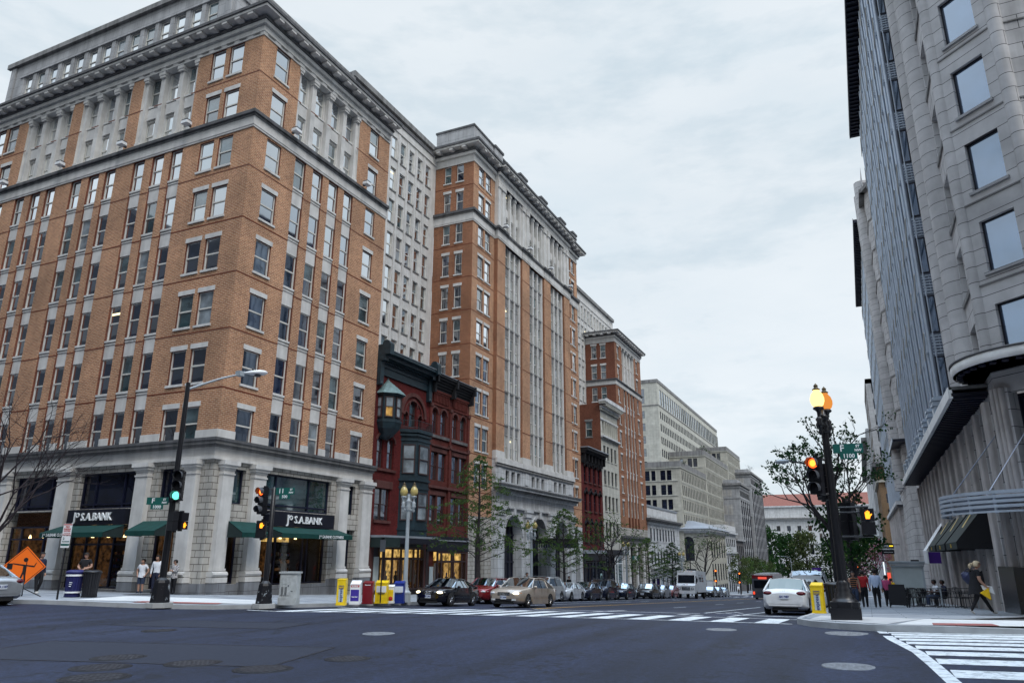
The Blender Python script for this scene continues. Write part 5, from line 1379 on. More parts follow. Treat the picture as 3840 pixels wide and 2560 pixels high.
tb(B4, 'shop_cornice', TX, 112.7, 134.2, 0, .5, -.6, -.1, 'limestone_plain'); tb(B4, 'shop_cornice', TX, 112.5, 134.4, 0, .8, -.1, .08, 'ledge_stone')
B4.finish(60)
# old bank with the arched window, across the next street
B5 = block('bank_building', 'pale cream two-storey building with metal hip roof, white eaves and large arched side window', XL, 160, 183.8, -46, -8, 7.0, 'stone_cream',
    [(1.6, 5.4, cols(164.5, 6, 3.2, 1.3)), (-3.2, .4, cols(164.5, 6, 3.2, 1.3)), (-6.4, -4.0, cols(161.5, 8, 2.7, 1.9))], [(1.0, 5.9, [(-34.3, -32.1)]), (-4, -.6, [(-34.4, -32.0)]), (1.0, 5.9, [(-40.3, -38.1)])],
    cap=[(6.6, 7.0, .3, 'marble_white'), (7.0, 7.35, .9, 'marble_white'), (7.35, 7.5, 1.1, 'roof_metal')])
arch_fill(B5.wall, frameT((0, 160, 0), 0.), -34.3, -32.1, 4.8, 5.9, 0, .3, 'stone_cream'); B5.new('arch_trim'); arch_ring(B5.t('arch_trim'), frameT((0, 160, 0), 0.), -34.3, -32.1, 4.8, .35, 0, .12, 'stone_cream_pale')
for u in [164.5+3.2*i for i in range(6)]: arch_fill(B5.wall, TX, u, u+1.3, 4.75, 5.4, 0, .3, 'stone_cream'); B5.new('arch_trim'); arch_ring(B5.t('arch_trim'), TX, u, u+1.3, 4.75, .2, 0, .1, 'stone_cream_pale', 10)
mb = B5.t('roof'); mb.add([(XL+1, 159, 7.5), (XL+1, 184, 7.5), (-46, 184, 7.5), (-46, 159, 7.5), (-33, 164, 9.3), (-33, 184, 9.3), (-46, 184, 9.3), (-46, 164, 9.3)], [(0, 1, 5, 4), (3, 0, 4, 7), (4, 5, 6, 7)], 'roof_metal')
B5.finish(40)
block('white_row_building', 'small white stone building with balustrade beside the grey bank block', XL, 183.8, 200.2, -46, -9, 8.0, 'stone_white',
    [(4.2, 6.0, cols(185, 5, 2.9, 1.4)), (.2, 2.2, cols(185, 5, 2.9, 1.4)), (-6.5, -2.0, cols(185, 5, 2.9, 1.6))], [], cap=[(7.2, 7.6, .6, 'stone_white'), (2.6, 3.0, .3, 'stone_white'), (-1.6, -1.2, .3, 'stone_white'), (8.0, 9.2, .06, 'marble_white')]).finish(15)
E6 = lambda z, n, a, L: cols(a, n, L/n, L/n*.62)
def stepped(label, Y0, Y1, X1, z1, nS, sc):
    zt = z1-1.9; rows = []; z = zt
    while z > -2: rows.append((z-2.15, z, E6(z, int((Y1-Y0)/1.85), Y0+1.2, Y1-Y0-1.6))); z -= 3.1
    srows = [(zb, zt_, sc) for zb, zt_, _ in rows if zb > -1]
    B = block('stepped_office_block', label, -34., Y0, Y1, X1, -8, z1-1.2, 'stone_cream', rows, srows, kind='dark', depth=.22, cap=[(z1-1.2, z1, .06, 'ledge_stone'), (z1-1.45, z1-1.3, .2, 'stone_cream_pale')], mull=None)
    for u in [c[0]-.25 for c in rows[0][2]]:
        B.new('rib'); tb(B, 'rib', frameT((-34., 0, 0), pi/2), u-.16, u+.16, 0, .10, -2, z1-1.6, 'stone_cream_pale')
    for zb, zt_, _ in rows: tb(B, 'floor_band', frameT((-34., 0, 0), pi/2), Y0+.6, Y1, 0, .10, zb-.55, zb-.3, 'stone_cream_pale'); tb(B, 'floor_band', frameT((0, Y0, 0), 0.), X1, -34.6, 0, .12, zb-.2, zb, 'stone_cream_pale')
    B.finish(100)
stepped('cream stepped office block, lowest and nearest of its three steps', 159.5, 189.5, -52, 21.7, 3, [(-36.9, -35.9), (-38.3, -37.2), (-40.3, -39.4), (-41.8, -40.7), (-43.6, -42.6), (-45.2, -44.2)])
stepped('tan stepped office block, middle step with planting along its roof', 189.6, 226, -50, 27.8, 2, [(-36.9, -35.9), (-38.3, -37.2), (-40.3, -39.4)])
stepped('tan stepped office block, tallest and farthest step', 226.1, 253, -50, 33.6, 2, [(-36.9, -35.9), (-38.3, -37.2)])
rows = [(39.3-.3, 43.0, cols(182.5, 32, 2.7, 1.9))]+[(z, z+1.9, cols(182.2, 43, 2.0, 1.05)) for z in (35.4, 32.2, 29.0, 25.8, 22.6)]
block('office_slab', 'long pale cream office slab rising behind the stepped blocks', -43, 180.4, 267, -85, 5, 45.0, 'stone_cream_pale', rows,
    [(39.2, 43., [(-50.3, -48.4), (-48.1, -46.4)])]+[(z, z+1.9, [(-50.0, -48.6), (-47.9, -46.5)]) for z in (35.4, 32.2, 29.0, 25.8, 22.6)], cap=[(44.5, 45.3, .15, 'ledge_stone'), (38.5, 38.75, .12, 'ledge_stone')], kind='grid', depth=.16).finish(100)
# grey blocks at the end of the left side
def pier_block(label, Y0, Y1, z1, X1=-40, sw=True):
    n = max(3, int((Y1-Y0)/3.4)); P = (Y1-Y0)/n
    rows = [(z1-3.6, z1-1.9, cols(Y0+.5, n*2, P/2, P/2-.5)), (-2.0, z1-4.6, cols(Y0+.9, n, P, P-1.4)), (-7.5, -3.2, cols(Y0+.9, n, P, P-1.4))]
    S = [(z, z+2.2, [(-34.2, -33.2), (-32.8, -31.8)]) for z in (15, 10.5, 6)] if sw else []
    B = block('grey_stone_building', label, XL, Y0, Y1, X1, -9.5, z1-.6, 'stone_grey', rows, [], cap=[(z1-1.3, z1-1.0, .25, 'stone_grey'), (z1-.6, z1, .6, 'ledge_stone'), (z1-4.2, z1-4.0, .12, 'stone_grey'), (-2.7, -2.3, .25, 'stone_grey')], depth=.45)
    for k in range(n):
        for z in frange(0, z1-6, 3.3): tb(B, 'spandrel', frameT((XL, 0, 0), pi/2), Y0+.9+P*k, Y0+.9+P*k+P-1.4, -.42, -.2, z, z+.9, 'stone_grey')
    T_ = frameT((0, Y0, 0), 0.)
    for z in (z1-3.6, z1-8.6, z1-13, z1-17.5):
        for u in (-34.2, -32.7): wb(B, T_, u, u+1.15, .0, .04, z, z+(1.8 if z > z1-4 else 2.6), 'limestone')
    tb(B, 'roof_parapet', frameT((XL-.6, 0, 0), pi/2), Y0+.6, Y1, -.5, 0, z1, z1+1.0, 'stone_grey'); tb(B, 'roof_parapet', T_, X1, XL-.6, -.9, -.5, z1, z1+1.0, 'stone_grey')
    B.finish(40)
block('grey_row_building', 'narrow low grey stone front between the white building and the pillared block', XL, 200.3, 213.8, -46, -9.5, 6.2, 'stone_dark', [(1.0, 4.6, cols(201.5, 4, 3.1, 1.4)), (-4, -.8, cols(201.5, 4, 3.1, 1.4))], [], cap=[(5.8, 6.3, .5, 'stone_grey')]).finish(8)
pier_block('grey stone block with tall piers and flat parapet, nearer of two', 213.9, 233, 21.6)
pier_block('grey stone block with tall piers at the far corner, taller of two', 240, 269, 27.2, -36, False)
block('grey_row_building', 'slim grey stone infill between the two pillared blocks', XL-.8, 233, 240, -46, -9.5, 14, 'stone_dark', [(2, 12, [(234, 236), (237, 239)]), (-7, -1, [(234, 236), (237, 239)])], [], cap=[(13.5, 14, .4, 'ledge_stone')], depth=.5).finish(8)

# ------------------------------------------------------------------ building closing the end of the street
TE = frameT((0, 340, 0), 0.)
BE = Bldg('museum_building', 'long pale stone building with red tiled roof closing the end of the street', 'building', (-20, 340, 0)); ops = []
for x in frange(-62, 30, 4.2):
    for z0, z1 in ((12.4, 14.6), (8.2, 11.4), (3.0, 7.0)): ops.append((x, x+1.5, z0, z1, .5)); addwin(BE, TE, x, x+1.5, z0, z1, 'grid', .4, 0)
wallrect(BE.wall, TE, -66, 34, -11, 22.6, ops, 'marble_white')
tb(BE, 'cornice', TE, -66, 34, 0, .4, 16.6, 17.2, 'marble_white'); tb(BE, 'cornice', TE, -66, 34, 0, 1.1, 17.2, 17.9, 'ledge_stone'); tb(BE, 'cornice', TE, -66, 34, 0, .3, 7.3, 7.7, 'marble_white'); tb(BE, 'cornice', TE, -66, 34, 0, .6, 22.3, 22.9, 'marble_white')
mb = BE.t('roof'); mb.add([(-66, 339.4, 22.9), (34, 339.4, 22.9), (28, 350, 28.5), (-60, 350, 28.5), (28, 360, 28.5), (-60, 360, 28.5)], [(0, 1, 2, 3), (3, 2, 4, 5)], 'roof_tile')
BE.wall.box(-66, 34, 340.6, 375, -11, 22.5, 'marble_white'); BE.finish(60)

# ------------------------------------------------------------------ right-hand corner building: stone, steel bays, dark eaves
XR = 5.0; SWm = 'stone_warm'
BR_ = Bldg('stone_and_steel_building', 'grey stone corner building at right with blue-grey steel bays and deep dark eaves', 'building', (XR, 31.1, 0))
TR = frameT((XR, 0, 0), -pi/2)    # u = -Y, outward = -X
def inv(a, b): return (-b, -a)
rowsR = [(8.62+3.32*k, 10.62+3.32*k) for k in range(10)]
def stone_section(Y0, Y1, cols_, x=XR, ztop=41.6, zb=8.3):
    T_ = frameT((x, 0, 0), -pi/2); ops = []
    for a, b in cols_:
        for z0, z1 in rowsR: ops.append((-b, -a, z0+.0, z1, .55)); addwin(BR_, T_, -b, -a, z0, z1, 'plain', .45, 4)
    wallrect(BR_.wall, T_, -Y1, -Y0, zb, ztop, ops, SWm)
    for k, (z0, z1) in enumerate(rowsR): tb(BR_, 'string_course', T_, -Y1, -Y0, 0, .07, z0-.22, z0-.04, 'ledge_stone')
    mb = BR_.t('pier')
    for (a, b), (c, d) in zip(cols_[:-1], cols_[1:]):
        BR_.new('pier'); mb = BR_.t('pier'); m = (b+c)/2
        mb.lathe((x+.05, m, zb), [((c-b)/2*.8, 0), ((c-b)/2*.8, ztop-zb)], SWm, 16)
stone_section(31.1, 42.4, [(32.6, 34.0), (35.6, 37.0), (38.6, 40.0)])
# chamfered corner and cross-street front
A0 = (XR, 31.1); A1 = (6.88, 29.22)
ang = math.atan2(A1[1]-A0[1], A1[0]-A0[0]); TCm = frameT((A0[0], A0[1], 0), ang)   # outward = toward viewer
LC = hypot(A1[0]-A0[0], A1[1]-A0[1]); ops = []
for k in range(10):
    z0 = 8.75+3.31*k; z1 = z0+2.0
    ops.append((.62, 2.0, z0-.05 if k else 8.4, z1, .28)); addwin(BR_, TCm, .62, 2.0, z0-.05, z1, 'plain', .18, 0)
    BR_.new('window_sill_band'); tb(BR_, 'window_sill_band', TCm, .5, 2.1, -.1, .08, z0-.16, z0-.05, 'stone_grey')
    tb(BR_, 'string_course', TCm, 0, LC, 0, .035, z0-.5, z0-.44, 'ledge_stone')
wallrect(BR_.wall, TCm, 0, LC, 8.3, 41.6, ops, SWm)
TN = frameT((A1[0], A1[1], 0), 0.); ops = []
for i in range(6):
    for k in range(10):
        z0 = 8.7+3.31*k; u = 1.3+i*3.4; ops.append((u, u+1.7, z0, z0+2.0, .28)); addwin(BR_, TN, u, u+1.7, z0, z0+2., 'plain', .18, 0)
wallrect(BR_.wall, TN, 0, 22, 8.3, 41.6, ops, SWm)
for k in range(10): tb(BR_, 'string_course', TN, 0, 22, 0, .035, 8.7+3.31*k-.5, 8.7+3.31*k-.44, 'ledge_stone')
for c in (A0, A1): BR_.new('corner_roll'); BR_.t('corner_roll').lathe((c[0]+.08, c[1]+.1, 8.3), [(.26, 0), (.26, 33.3)], SWm, 16)
# steel bays: a saw-tooth of window faces between slender tubes
def steel_section(Y0, n, pitch, x0, x1, zb, zt, rows):
    for k in range(n):
        y = Y0+k*pitch; BR_.new('steel_bay'); mb = BR_.t('steel_bay')
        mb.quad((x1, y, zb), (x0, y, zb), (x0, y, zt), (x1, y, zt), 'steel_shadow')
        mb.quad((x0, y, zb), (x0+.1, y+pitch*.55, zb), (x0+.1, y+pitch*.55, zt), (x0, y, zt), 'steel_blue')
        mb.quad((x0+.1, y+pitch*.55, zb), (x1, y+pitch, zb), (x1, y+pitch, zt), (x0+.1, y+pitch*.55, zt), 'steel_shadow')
        for (x, yy, r) in ((x0, y, .085), (x0+.22, y-.03, .05), (x0-.05, y+pitch*.28, .07), (x0+.04, y+pitch*.55, .09), (x0+.05, y+pitch*.72, .05), (x1-.02, y-.02, .05)):
            mb.tube((x, yy, zb-.2), (x, yy, zt), r, r, 'steel_blue', 8)
        Tt = frameT((x0, y, 0), 0.)
        for i, (z0, z1) in enumerate(rows):
            if z1 > zt: continue
            addwin(BR_, Tt, .12, x1-x0-.06, z0, z1, 'plain', -.03, random.choice([0, 1]))
            g0, g1 = z1+.12, z1+1.15
            BR_.new('steel_grille'); gm = BR_.t('steel_grille'); gm.T = None
            gm.box(x0+.1, x1-.05, y-.07, y-.05, g0, g0+.07, 'steel_blue'); gm.box(x0+.1, x1-.05, y-.07, y-.05, g1-.07, g1, 'steel_blue')
            for j in range(5): gm.box(x0+.12, x1-.08, y-.09, y-.05, g0+.16+j*.16, g0+.22+j*.16, 'steel_blue')
            for xx in (x0+.25, x0+.45): gm.box(xx, xx+.03, y-.07, y-.05, g0, g1, 'steel_blue')
            # slanting strut of the balcony bracket in front of each floor
            gm.tube((x0-.16, y+pitch*.5, z1+.2), (x0-.16, y+.15, z1+1.35), .035, .035, 'frame_white', 6)
            for j in range(4): gm.box(x0-.12, x0-.02, y+.2+j*.32, y+.3+j*.32, z1+.35, z1+1.1, 'steel_blue')
rowS = [(9.7+3.32*k, 11.75+3.32*k) for k in range(10)]
steel_section(42.4, 9, 3.29, 4.35, 5.0, 8.6, 41.0, rowS)
for k in range(10):
    BR_.new('post_cap'); mb = BR_.t('post_cap'); y = 41.2+k*3.29; x = 4.2
    for j, (r, h) in enumerate(((.30, .0), (.26, .5), (.34, .62), (.28, .75), (.34, .88), (.22, 1.0))): mb.box(x-r, x+r, y-r, y+r, 8.3+h, 8.3+h+.11 if j else 8.8, 'steel_blue')
stone_section(78.5, 92.0, [(80., 81.5), (83.4, 84.9), (86.8, 88.3)], x=4.35)
TC2 = frameT((5.35, 72.0, 0), math.atan2(6.5, -1.0)+pi); ops = []
# face of the stone pavilion turned to the viewer
d2 = Vector((4.35-5.9, 78.5-74.5)); T2 = frameT((4.35, 78.5, 0), math.atan2(-d2.y, -d2.x)); L2 = d2.length
for k in range(10): z0 = 9.0+3.32*k; ops.append((.9, 2.5, z0, z0+2.05, .4)); addwin(BR_, T2, .9, 2.5, z0, z0+2.05, 'plain', .3, 4); tb(BR_, 'string_course', T2, 0, L2, 0, .06, z0-.4, z0-.25, 'ledge_stone')
wallrect(BR_.wall, T2, 0, L2, -4, 38.6, ops, SWm); BR_.wall.quad((4.35, 78.5, -4), (4.35, 92, -4), (4.35, 92, 8.3), (4.35, 78.5, 8.3), SWm)
tb(BR_, 'string_course', T2, -.1, L2+.1, 0, .5, 38.4, 38.8, 'ledge_stone'); tb(BR_, 'dentil_course', frameT((4.35, 0, 0), -pi/2), -92, -78, 0, .5, 38.4, 38.8, 'ledge_stone')
steel_section(92.2, 10, 3.5, 4.3, 4.95, 8.2, 40.4, rowS)
# eaves with slatted soffit
def eaves(Y0, Y1, x0, x1, z):
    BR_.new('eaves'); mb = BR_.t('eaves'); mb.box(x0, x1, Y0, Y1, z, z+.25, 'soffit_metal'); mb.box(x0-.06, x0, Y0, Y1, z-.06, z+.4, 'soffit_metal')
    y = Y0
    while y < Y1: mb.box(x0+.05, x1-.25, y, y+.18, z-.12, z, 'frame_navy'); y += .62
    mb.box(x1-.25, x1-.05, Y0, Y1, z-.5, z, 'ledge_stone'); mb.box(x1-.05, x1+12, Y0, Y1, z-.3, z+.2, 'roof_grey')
eaves(28, 72., 3.5, 5.2, 41.6); eaves(92.2, 127.4, 3.5, 5.2, 41.4)
mb = BR_.t('eaves'); mb.box(5.6, 30, 27.4, 29.4, 41.6, 41.9, 'soffit_metal')
BR_.wall.box(5.3, 28, 31.5, 128, 33, 41.5, SWm); BR_.wall.quad((4.95, 127.4, -6), (28, 127.4, -6), (28, 127.4, 41.5), (4.95, 127.4, 41.5), SWm)
BR_.wall.quad((5.6, 72, 8), (5.6, 78.5, 8), (5.6, 78.5, 38), (5.6, 72, 38), SWm)
# fluted base piers and dark glazing between
def base_run(T_, us, w, zb, zt, zt2=None):
    for u in us:
        BR_.new('base_pier')
        tb(BR_, 'base_pier', T_, u-w/2, u+w/2, -.3, .18, zb, zt, 'stone_warm'); tb(BR_, 'base_pier', T_, u-w*.36, u+w*.36, 0, .30, zb, zt, 'stone_fluted'); mb = BR_.t('base_pier'); o = mb.T; mb.T = T_
        for du in (-.2, 0., .2): mb.tube((u+du*w*1.2, .28, zb), (u+du*w*1.2, .28, zt), w*.12, w*.12, 'stone_fluted', 10)
        mb.tube((u-w*.5, .1, zb), (u-w*.5, .1, zt), .05, .05, 'limestone_plain', 6); mb.T = o
us = [-(31.9+2.75*k) for k in range(15)]
base_run(TR, us, .95, -1.9, 7.3)
BR_.t('base_wall').box(XR+.5, XR+.6, 31.1, 72.5, -2.5, 8.3, 'stone_dark'); BR_.wall.quad((XR, 72.5, 6.8), (XR, 31.1, 6.8), (XR, 31.1, 8.35), (XR, 72.5, 8.35), SWm)
BR_.t('base_wall').box(XR, XR+.55, 72.3, 72.5, -3, 33, SWm)
for a, b in zip(us[:-1], us[1:]):
    glazing(BR_, TR, b+.48, a-.48, 3.0, 7.1, [], 'glass_low', hm=[5.0], depth=.12, fr='frame_navy'); glazing(BR_, TR, b+.48, a-.48, -.6, 2.7, [], 'glass_low', depth=.12, fr='frame_dark')
    BR_.new('black_plinth'); tb(BR_, 'black_plinth', TR, b+.58, a-.58, -.4, -.2, -2.6, -.5, 'black_granite')
base_run(TCm, [.25, LC-.3], .7, -.3, 7.6); base_run(TN, [1.2, 4.6, 8, 11.4, 14.8], 1.3, -.2, 7.6)
BR_.wall.quad(TCm(0, 0, 7.4), TCm(LC, 0, 7.4), TCm(LC, 0, 8.35), TCm(0, 0, 8.35), SWm); BR_.wall.quad(TN(0, 0, 7.4), TN(22, 0, 7.4), TN(22, 0, 8.35), TN(0, 0, 8.35), SWm)
glazing(BR_, TCm, .5, LC-.5, .9, 7.4, [], 'glass_low', hm=[2.9, 5.], depth=.4, fr='frame_dark')
for k in range(4): glazing(BR_, TN, 1.9+3.4*k, 3.9+3.4*k, 1.5, 7.3, [], 'glass_low', hm=[3.3, 5.3], depth=.4, fr='frame_dark')
for T_, a, b, n in ((TCm, -.2, LC+.15, 'black_plinth'), (TN, -.1, 22, 'black_plinth'), (TR, -34.4, -31.0, 'black_plinth')): BR_.new(n); tb(BR_, n, T_, a, b, -.3, .42, -.9, 1.45, 'black_granite')
BR_.t('base_wall').box(7.5, 28.5, 29.9, 30.0, -1, 8.3, 'stone_dark')
# long ledge over the base and the round ledge on the corner
plain('white_stone', (.80, .79, .77), .7)
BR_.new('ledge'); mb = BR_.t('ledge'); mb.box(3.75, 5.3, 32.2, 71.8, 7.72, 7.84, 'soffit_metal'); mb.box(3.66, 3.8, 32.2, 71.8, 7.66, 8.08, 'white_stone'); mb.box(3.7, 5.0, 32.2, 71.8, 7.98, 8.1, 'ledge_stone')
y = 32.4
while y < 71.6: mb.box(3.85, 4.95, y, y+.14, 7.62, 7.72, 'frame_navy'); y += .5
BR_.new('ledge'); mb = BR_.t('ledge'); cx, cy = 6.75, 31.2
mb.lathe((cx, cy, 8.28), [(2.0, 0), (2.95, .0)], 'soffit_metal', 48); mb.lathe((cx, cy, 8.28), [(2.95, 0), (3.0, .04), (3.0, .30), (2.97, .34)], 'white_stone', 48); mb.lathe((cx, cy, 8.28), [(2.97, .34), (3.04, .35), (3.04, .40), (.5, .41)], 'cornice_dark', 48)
for k in range(40):
    t = 2*pi*k/40; mb.box(cx+2.75*cos(t)-.1, cx+2.75*cos(t)+.1, cy+2.75*sin(t)-.1, cy+2.75*sin(t)+.1, 8.2, 8.28, 'frame_navy')
BR_.new('ledge'); mb = BR_.t('ledge'); mb.box(7, 29, 28.1, 29.4, 8.3, 8.5, 'marble_white')
BR_.new('ledge'); mb = BR_.t('ledge'); mb.box(3.7, 4.4, 90, 125, 7.2, 7.6, 'marble_white'); mb.box(3.8, 4.6, 90, 125, 7.05, 7.2, 'soffit_metal')
BR_.new('ledge'); mb = BR_.t('ledge'); mb.box(3.6, 5.2, 76.5, 86, 12.1, 12.35, 'soffit_metal'); mb.box(3.55, 3.65, 76.5, 86, 12.1, 12.45, 'steel_blue')
base_run(frameT((4.4, 0, 0), -pi/2), [-(93+3.2*k) for k in range(11)], 1.5, -6.5, 7.2); BR_.t('base_wall').box(4.8, 4.9, 92, 127.4, -7, 8.3, 'stone_dark')
BR_.new('floodlight_post'); BR_.finish(100)
# curved steel canopy over the corner entrance
CN = thing('entrance_canopy', 'curved blue-grey steel canopy of horizontal rails round the corner entrance', 'canopy', (6.2, 30.4, 3.4))
def arcrail(mb, r, z, rad, a0, a1, n, mat, h=None):
    for k in range(n):
        t0, t1 = a0+(a1-a0)*k/n, a0+(a1-a0)*(k+1)/n
        p, q = (6.2+r*cos(t0), 30.4+r*sin(t0)), (6.2+r*cos(t1), 30.4+r*sin(t1))
        if h: mb.add([(*p, z), (*q, z), (*q, z+h), (*p, z+h)]+[(6.2+(r-rad)*cos(t0), 30.4+(r-rad)*sin(t0), z), (6.2+(r-rad)*cos(t1), 30.4+(r-rad)*sin(t1), z), (6.2+(r-rad)*cos(t1), 30.4+(r-rad)*sin(t1), z+h), (6.2+(r-rad)*cos(t0), 30.4+(r-rad)*sin(t0), z+h)], [(0, 1, 2, 3), (7, 6, 5, 4), (3, 2, 6, 7), (1, 0, 4, 5)], mat)
        else: mb.tube((*p, z), (*q, z), rad, rad, mat, 6, False)
a0, a1 = radians(150), radians(330)
for z, h in ((3.12, .06), (3.27, .09), (3.42, .09), (3.57, .09), (3.70, .10)):
    mb = MB(); arcrail(mb, 3.57, z, .05 if h < .1 else .14, a0, a1, 44, 'steel_blue', h); mb.build('rail', CN)
mb = MB()
for k in range(12):
    t = a0+(a1-a0)*(k+.3)/12; mb.tube((6.2+3.5*cos(t), 30.4+3.5*sin(t), 3.1), (6.2+3.5*cos(t), 30.4+3.5*sin(t), 3.8), .05, .05, 'steel_blue', 6)
    mb.tube((6.2+3.5*cos(t), 30.4+3.5*sin(t), 3.35), (6.2+1.2*cos(t), 30.4+1.2*sin(t), 3.45), .04, .04, 'steel_shadow', 6)
mb.build('post', CN)
mb = MB(); mb.lathe((6.2, 30.4, 3.60), [(.3, 0), (3.45, .0), (3.45, .04), (.3, .05)], 'steel_shadow', 44); mb.build('roof', CN)
mb = MB(); mb.tube((6.2+3.4*cos(2.9), 30.4+3.4*sin(2.9), 3.6), (5.3, 31.5, 6.6), .02, .02, 'steel_shadow', 5); mb.tube((6.2+3.4*cos(3.9), 30.4+3.4*sin(3.9), 3.6), (6.0, 30.2, 6.6), .02, .02, 'steel_shadow', 5); mb.build('stay', CN)
# gooseneck lamps beside it
for k in range(4):
    y = 35.2+k*.75; lp = thing('gooseneck_lamp', 'lit black gooseneck lamp over the green awnings, one of the row of four', 'lamp', (4.9, y, 3.9), 0, 'gooseneck lamps above the awnings')
    mb = MB(); mb.path([(4.95, y, 3.8), (4.6, y, 4.15), (4.2, y, 4.2), (3.9, y, 4.05), (3.75, y, 3.85)], .025, 'black_paint', 6); mb.build('arm', lp)
    mb = MB(); mb.lathe((3.75, y, 3.62), [(.13, 0), (.09, .12), (.04, .22)], 'black_paint', 10); mb.build('shade', lp)
    mb = MB(); mb.ball((3.75, y, 3.64), .07, 'lamp_core', 8); mb.build('bulb', lp)
# dark green awnings with gold ovals
for k, (ya, yb) in enumerate(((36.6, 41.2), (42., 46.6), (47.4, 52.))):
    r = thing('awning', ['dark green awning with gold oval, nearest the corner entrance', 'dark green awning with gold oval, middle one of three on the stone building', 'dark green awning with gold oval, farthest of three on the stone building'][k], 'awning', (4.5, (ya+yb)/2, 2.2), 0, 'green awnings of the corner restaurant')
    mb = MB(); z0, z1, xf, xb = 2.1, 3.95, 3.55, 4.85
    mb.quad((xb, ya, z1), (xf, ya, z0+.3), (xf, yb, z0+.3), (xb, yb, z1), 'awning_dark'); mb.quad((xf, ya, z0+.3), (xf, ya, z0), (xf, yb, z0), (xf, yb, z0+.3), 'awning_dark')
    for y in (ya, yb): mb.add([(xb, y, z1), (xf, y, z0+.3), (xf, y, z0), (xb, y, z0)], [(0, 1, 2, 3)], 'black_matt')
    mb.build('canvas', r)
    mb = MB(); m = (ya+yb)/2; n = 24; c = [(.5*cos(2*pi*i/n), sin(2*pi*i/n)) for i in range(n)]
    f = lambda a, b: (xf+(xb-xf)*(.5+b*.3)-.01, m+a*.6, z0+.3+(z1-z0-.3)*(.5+b*.36)+.01)
    mb.add([f(a, b) for a, b in c]+[f(0, 0)], [(i, (i+1) % n, n) for i in range(n)], 'gold'); mb.build('gold_oval', r)
    L = text_mesh('ELLA', .24, 'gold', .003, 0, .004, 1, T=lambda x, y, z, xf=xf, m=m, z0=z0: (xf-.012+y, m-x, z0+.15+z)); L.build('lettering', r)
r = thing('hanging_sign', 'purple hanging sign with white slanted edge beyond the green awnings', 'sign', (4.2, 54.5, 1.8))
mb = MB(); mb.box(3.62, 4.3, 54.2, 54.3, 1.42, 2.1, 'purple'); mb.box(3.55, 3.62, 54.1, 57, 1.4, 2.2, 'white_paint'); mb.build('panel', r)
mb = MB(); mb.add([(4.95, 54.1, 4.2), (4.95, 57., 4.2), (3.55, 57., 2.2), (3.55, 54.1, 2.2)], [(0, 1, 2, 3)], 'white_paint'); mb.build('hood', r)
# beyond the cross street on the right: stone tower over brick, then a white building
rows = [(z, z+1.9, cols(164.8, 7, 3, 1.8)) for z in frange(20.6, 33.6, 3.25)]+[(z, z+1.8, cols(164.8, 7, 3, 1.4)) for z in frange(-1, 15, 3.2)]
BT = block('brick_tower', 'distant building on the right, pale stone upper floors over brown brick with dark cornice', 4.2, 163, 188, 30, -8, 36.8, 'brick_brown', [], [], cap=[(35.9, 36.9, .0, 'stone_grey')])
Tt = frameT((0, 163, 0), 0.); TT2 = frameT((4.2, 0, 0), -pi/2); BT.wall = MB()
for T_, a, b, cc in ((Tt, 4.2, 30, [(5.2+3.4*i, 7.6+3.4*i) for i in range(7)]), (TT2, -188, -163, [(-186.5+3.5*i, -184.3+3.5*i) for i in range(7)])):
    ops = [(c, d, z, z+2.1, .3) for c, d in cc for z in frange(20.8, 33.8, 3.25)]+[(c, d-.8, z, z+1.8, .3) for c, d in cc for z in frange(0, 15, 3.)]
    for o in ops: addwin(BT, T_, *o[:4], 'dark', .25, random.choice([2, 0, 1]))
    wallrect(BT.wall, T_, a, b, -8, 36.8, ops, 'brick_brown', zmats={19.8: 'stone_grey'})
    tb(BT, 'cornice', T_, a-.8, b, 0, .8, 19.0, 19.8, 'cornice_dark'); tb(BT, 'cornice', T_, a, b, 0, .4, 16., 16.5, 'stone_cream'); tb(BT, 'cornice', T_, a, b, 0, .25, 3.2, 3.7, 'stone_cream')
BT.wall.quad((30, 163, -8), (30, 188, -8), (30, 188, 36.8), (30, 163, 36.8), 'brick_brown'); BT.finish(60)
rows = lambda x: None
BW = Bldg('white_stone_building', 'far white stone building with ornate cornice along the right side', 'building', (3.6, 240, 0)); TW = frameT((3.6, 0, 0), -pi/2); ops = []
for i in range(22):
    for z in frange(-3, 27, 3.4): a = -298+5*i; ops.append((a, a+2.4, z, z+2.2, .4)); addwin(BW, TW, a, a+2.4, z, z+2.2, 'dark', .3, 0)
wallrect(BW.wall, TW, -300, -190, -10, 31, ops, 'marble_white'); tb(BW, 'cornice', TW, -300, -190, 0, 1.2, 28, 28.8, 'ledge_stone'); tb(BW, 'cornice', TW, -300, -190, 0, 1.0, 6, 6.5, 'marble_white')
BW.wall.box(3.65, 30, 190, 300, -10, 30.9, 'marble_white'); BW.finish(40)
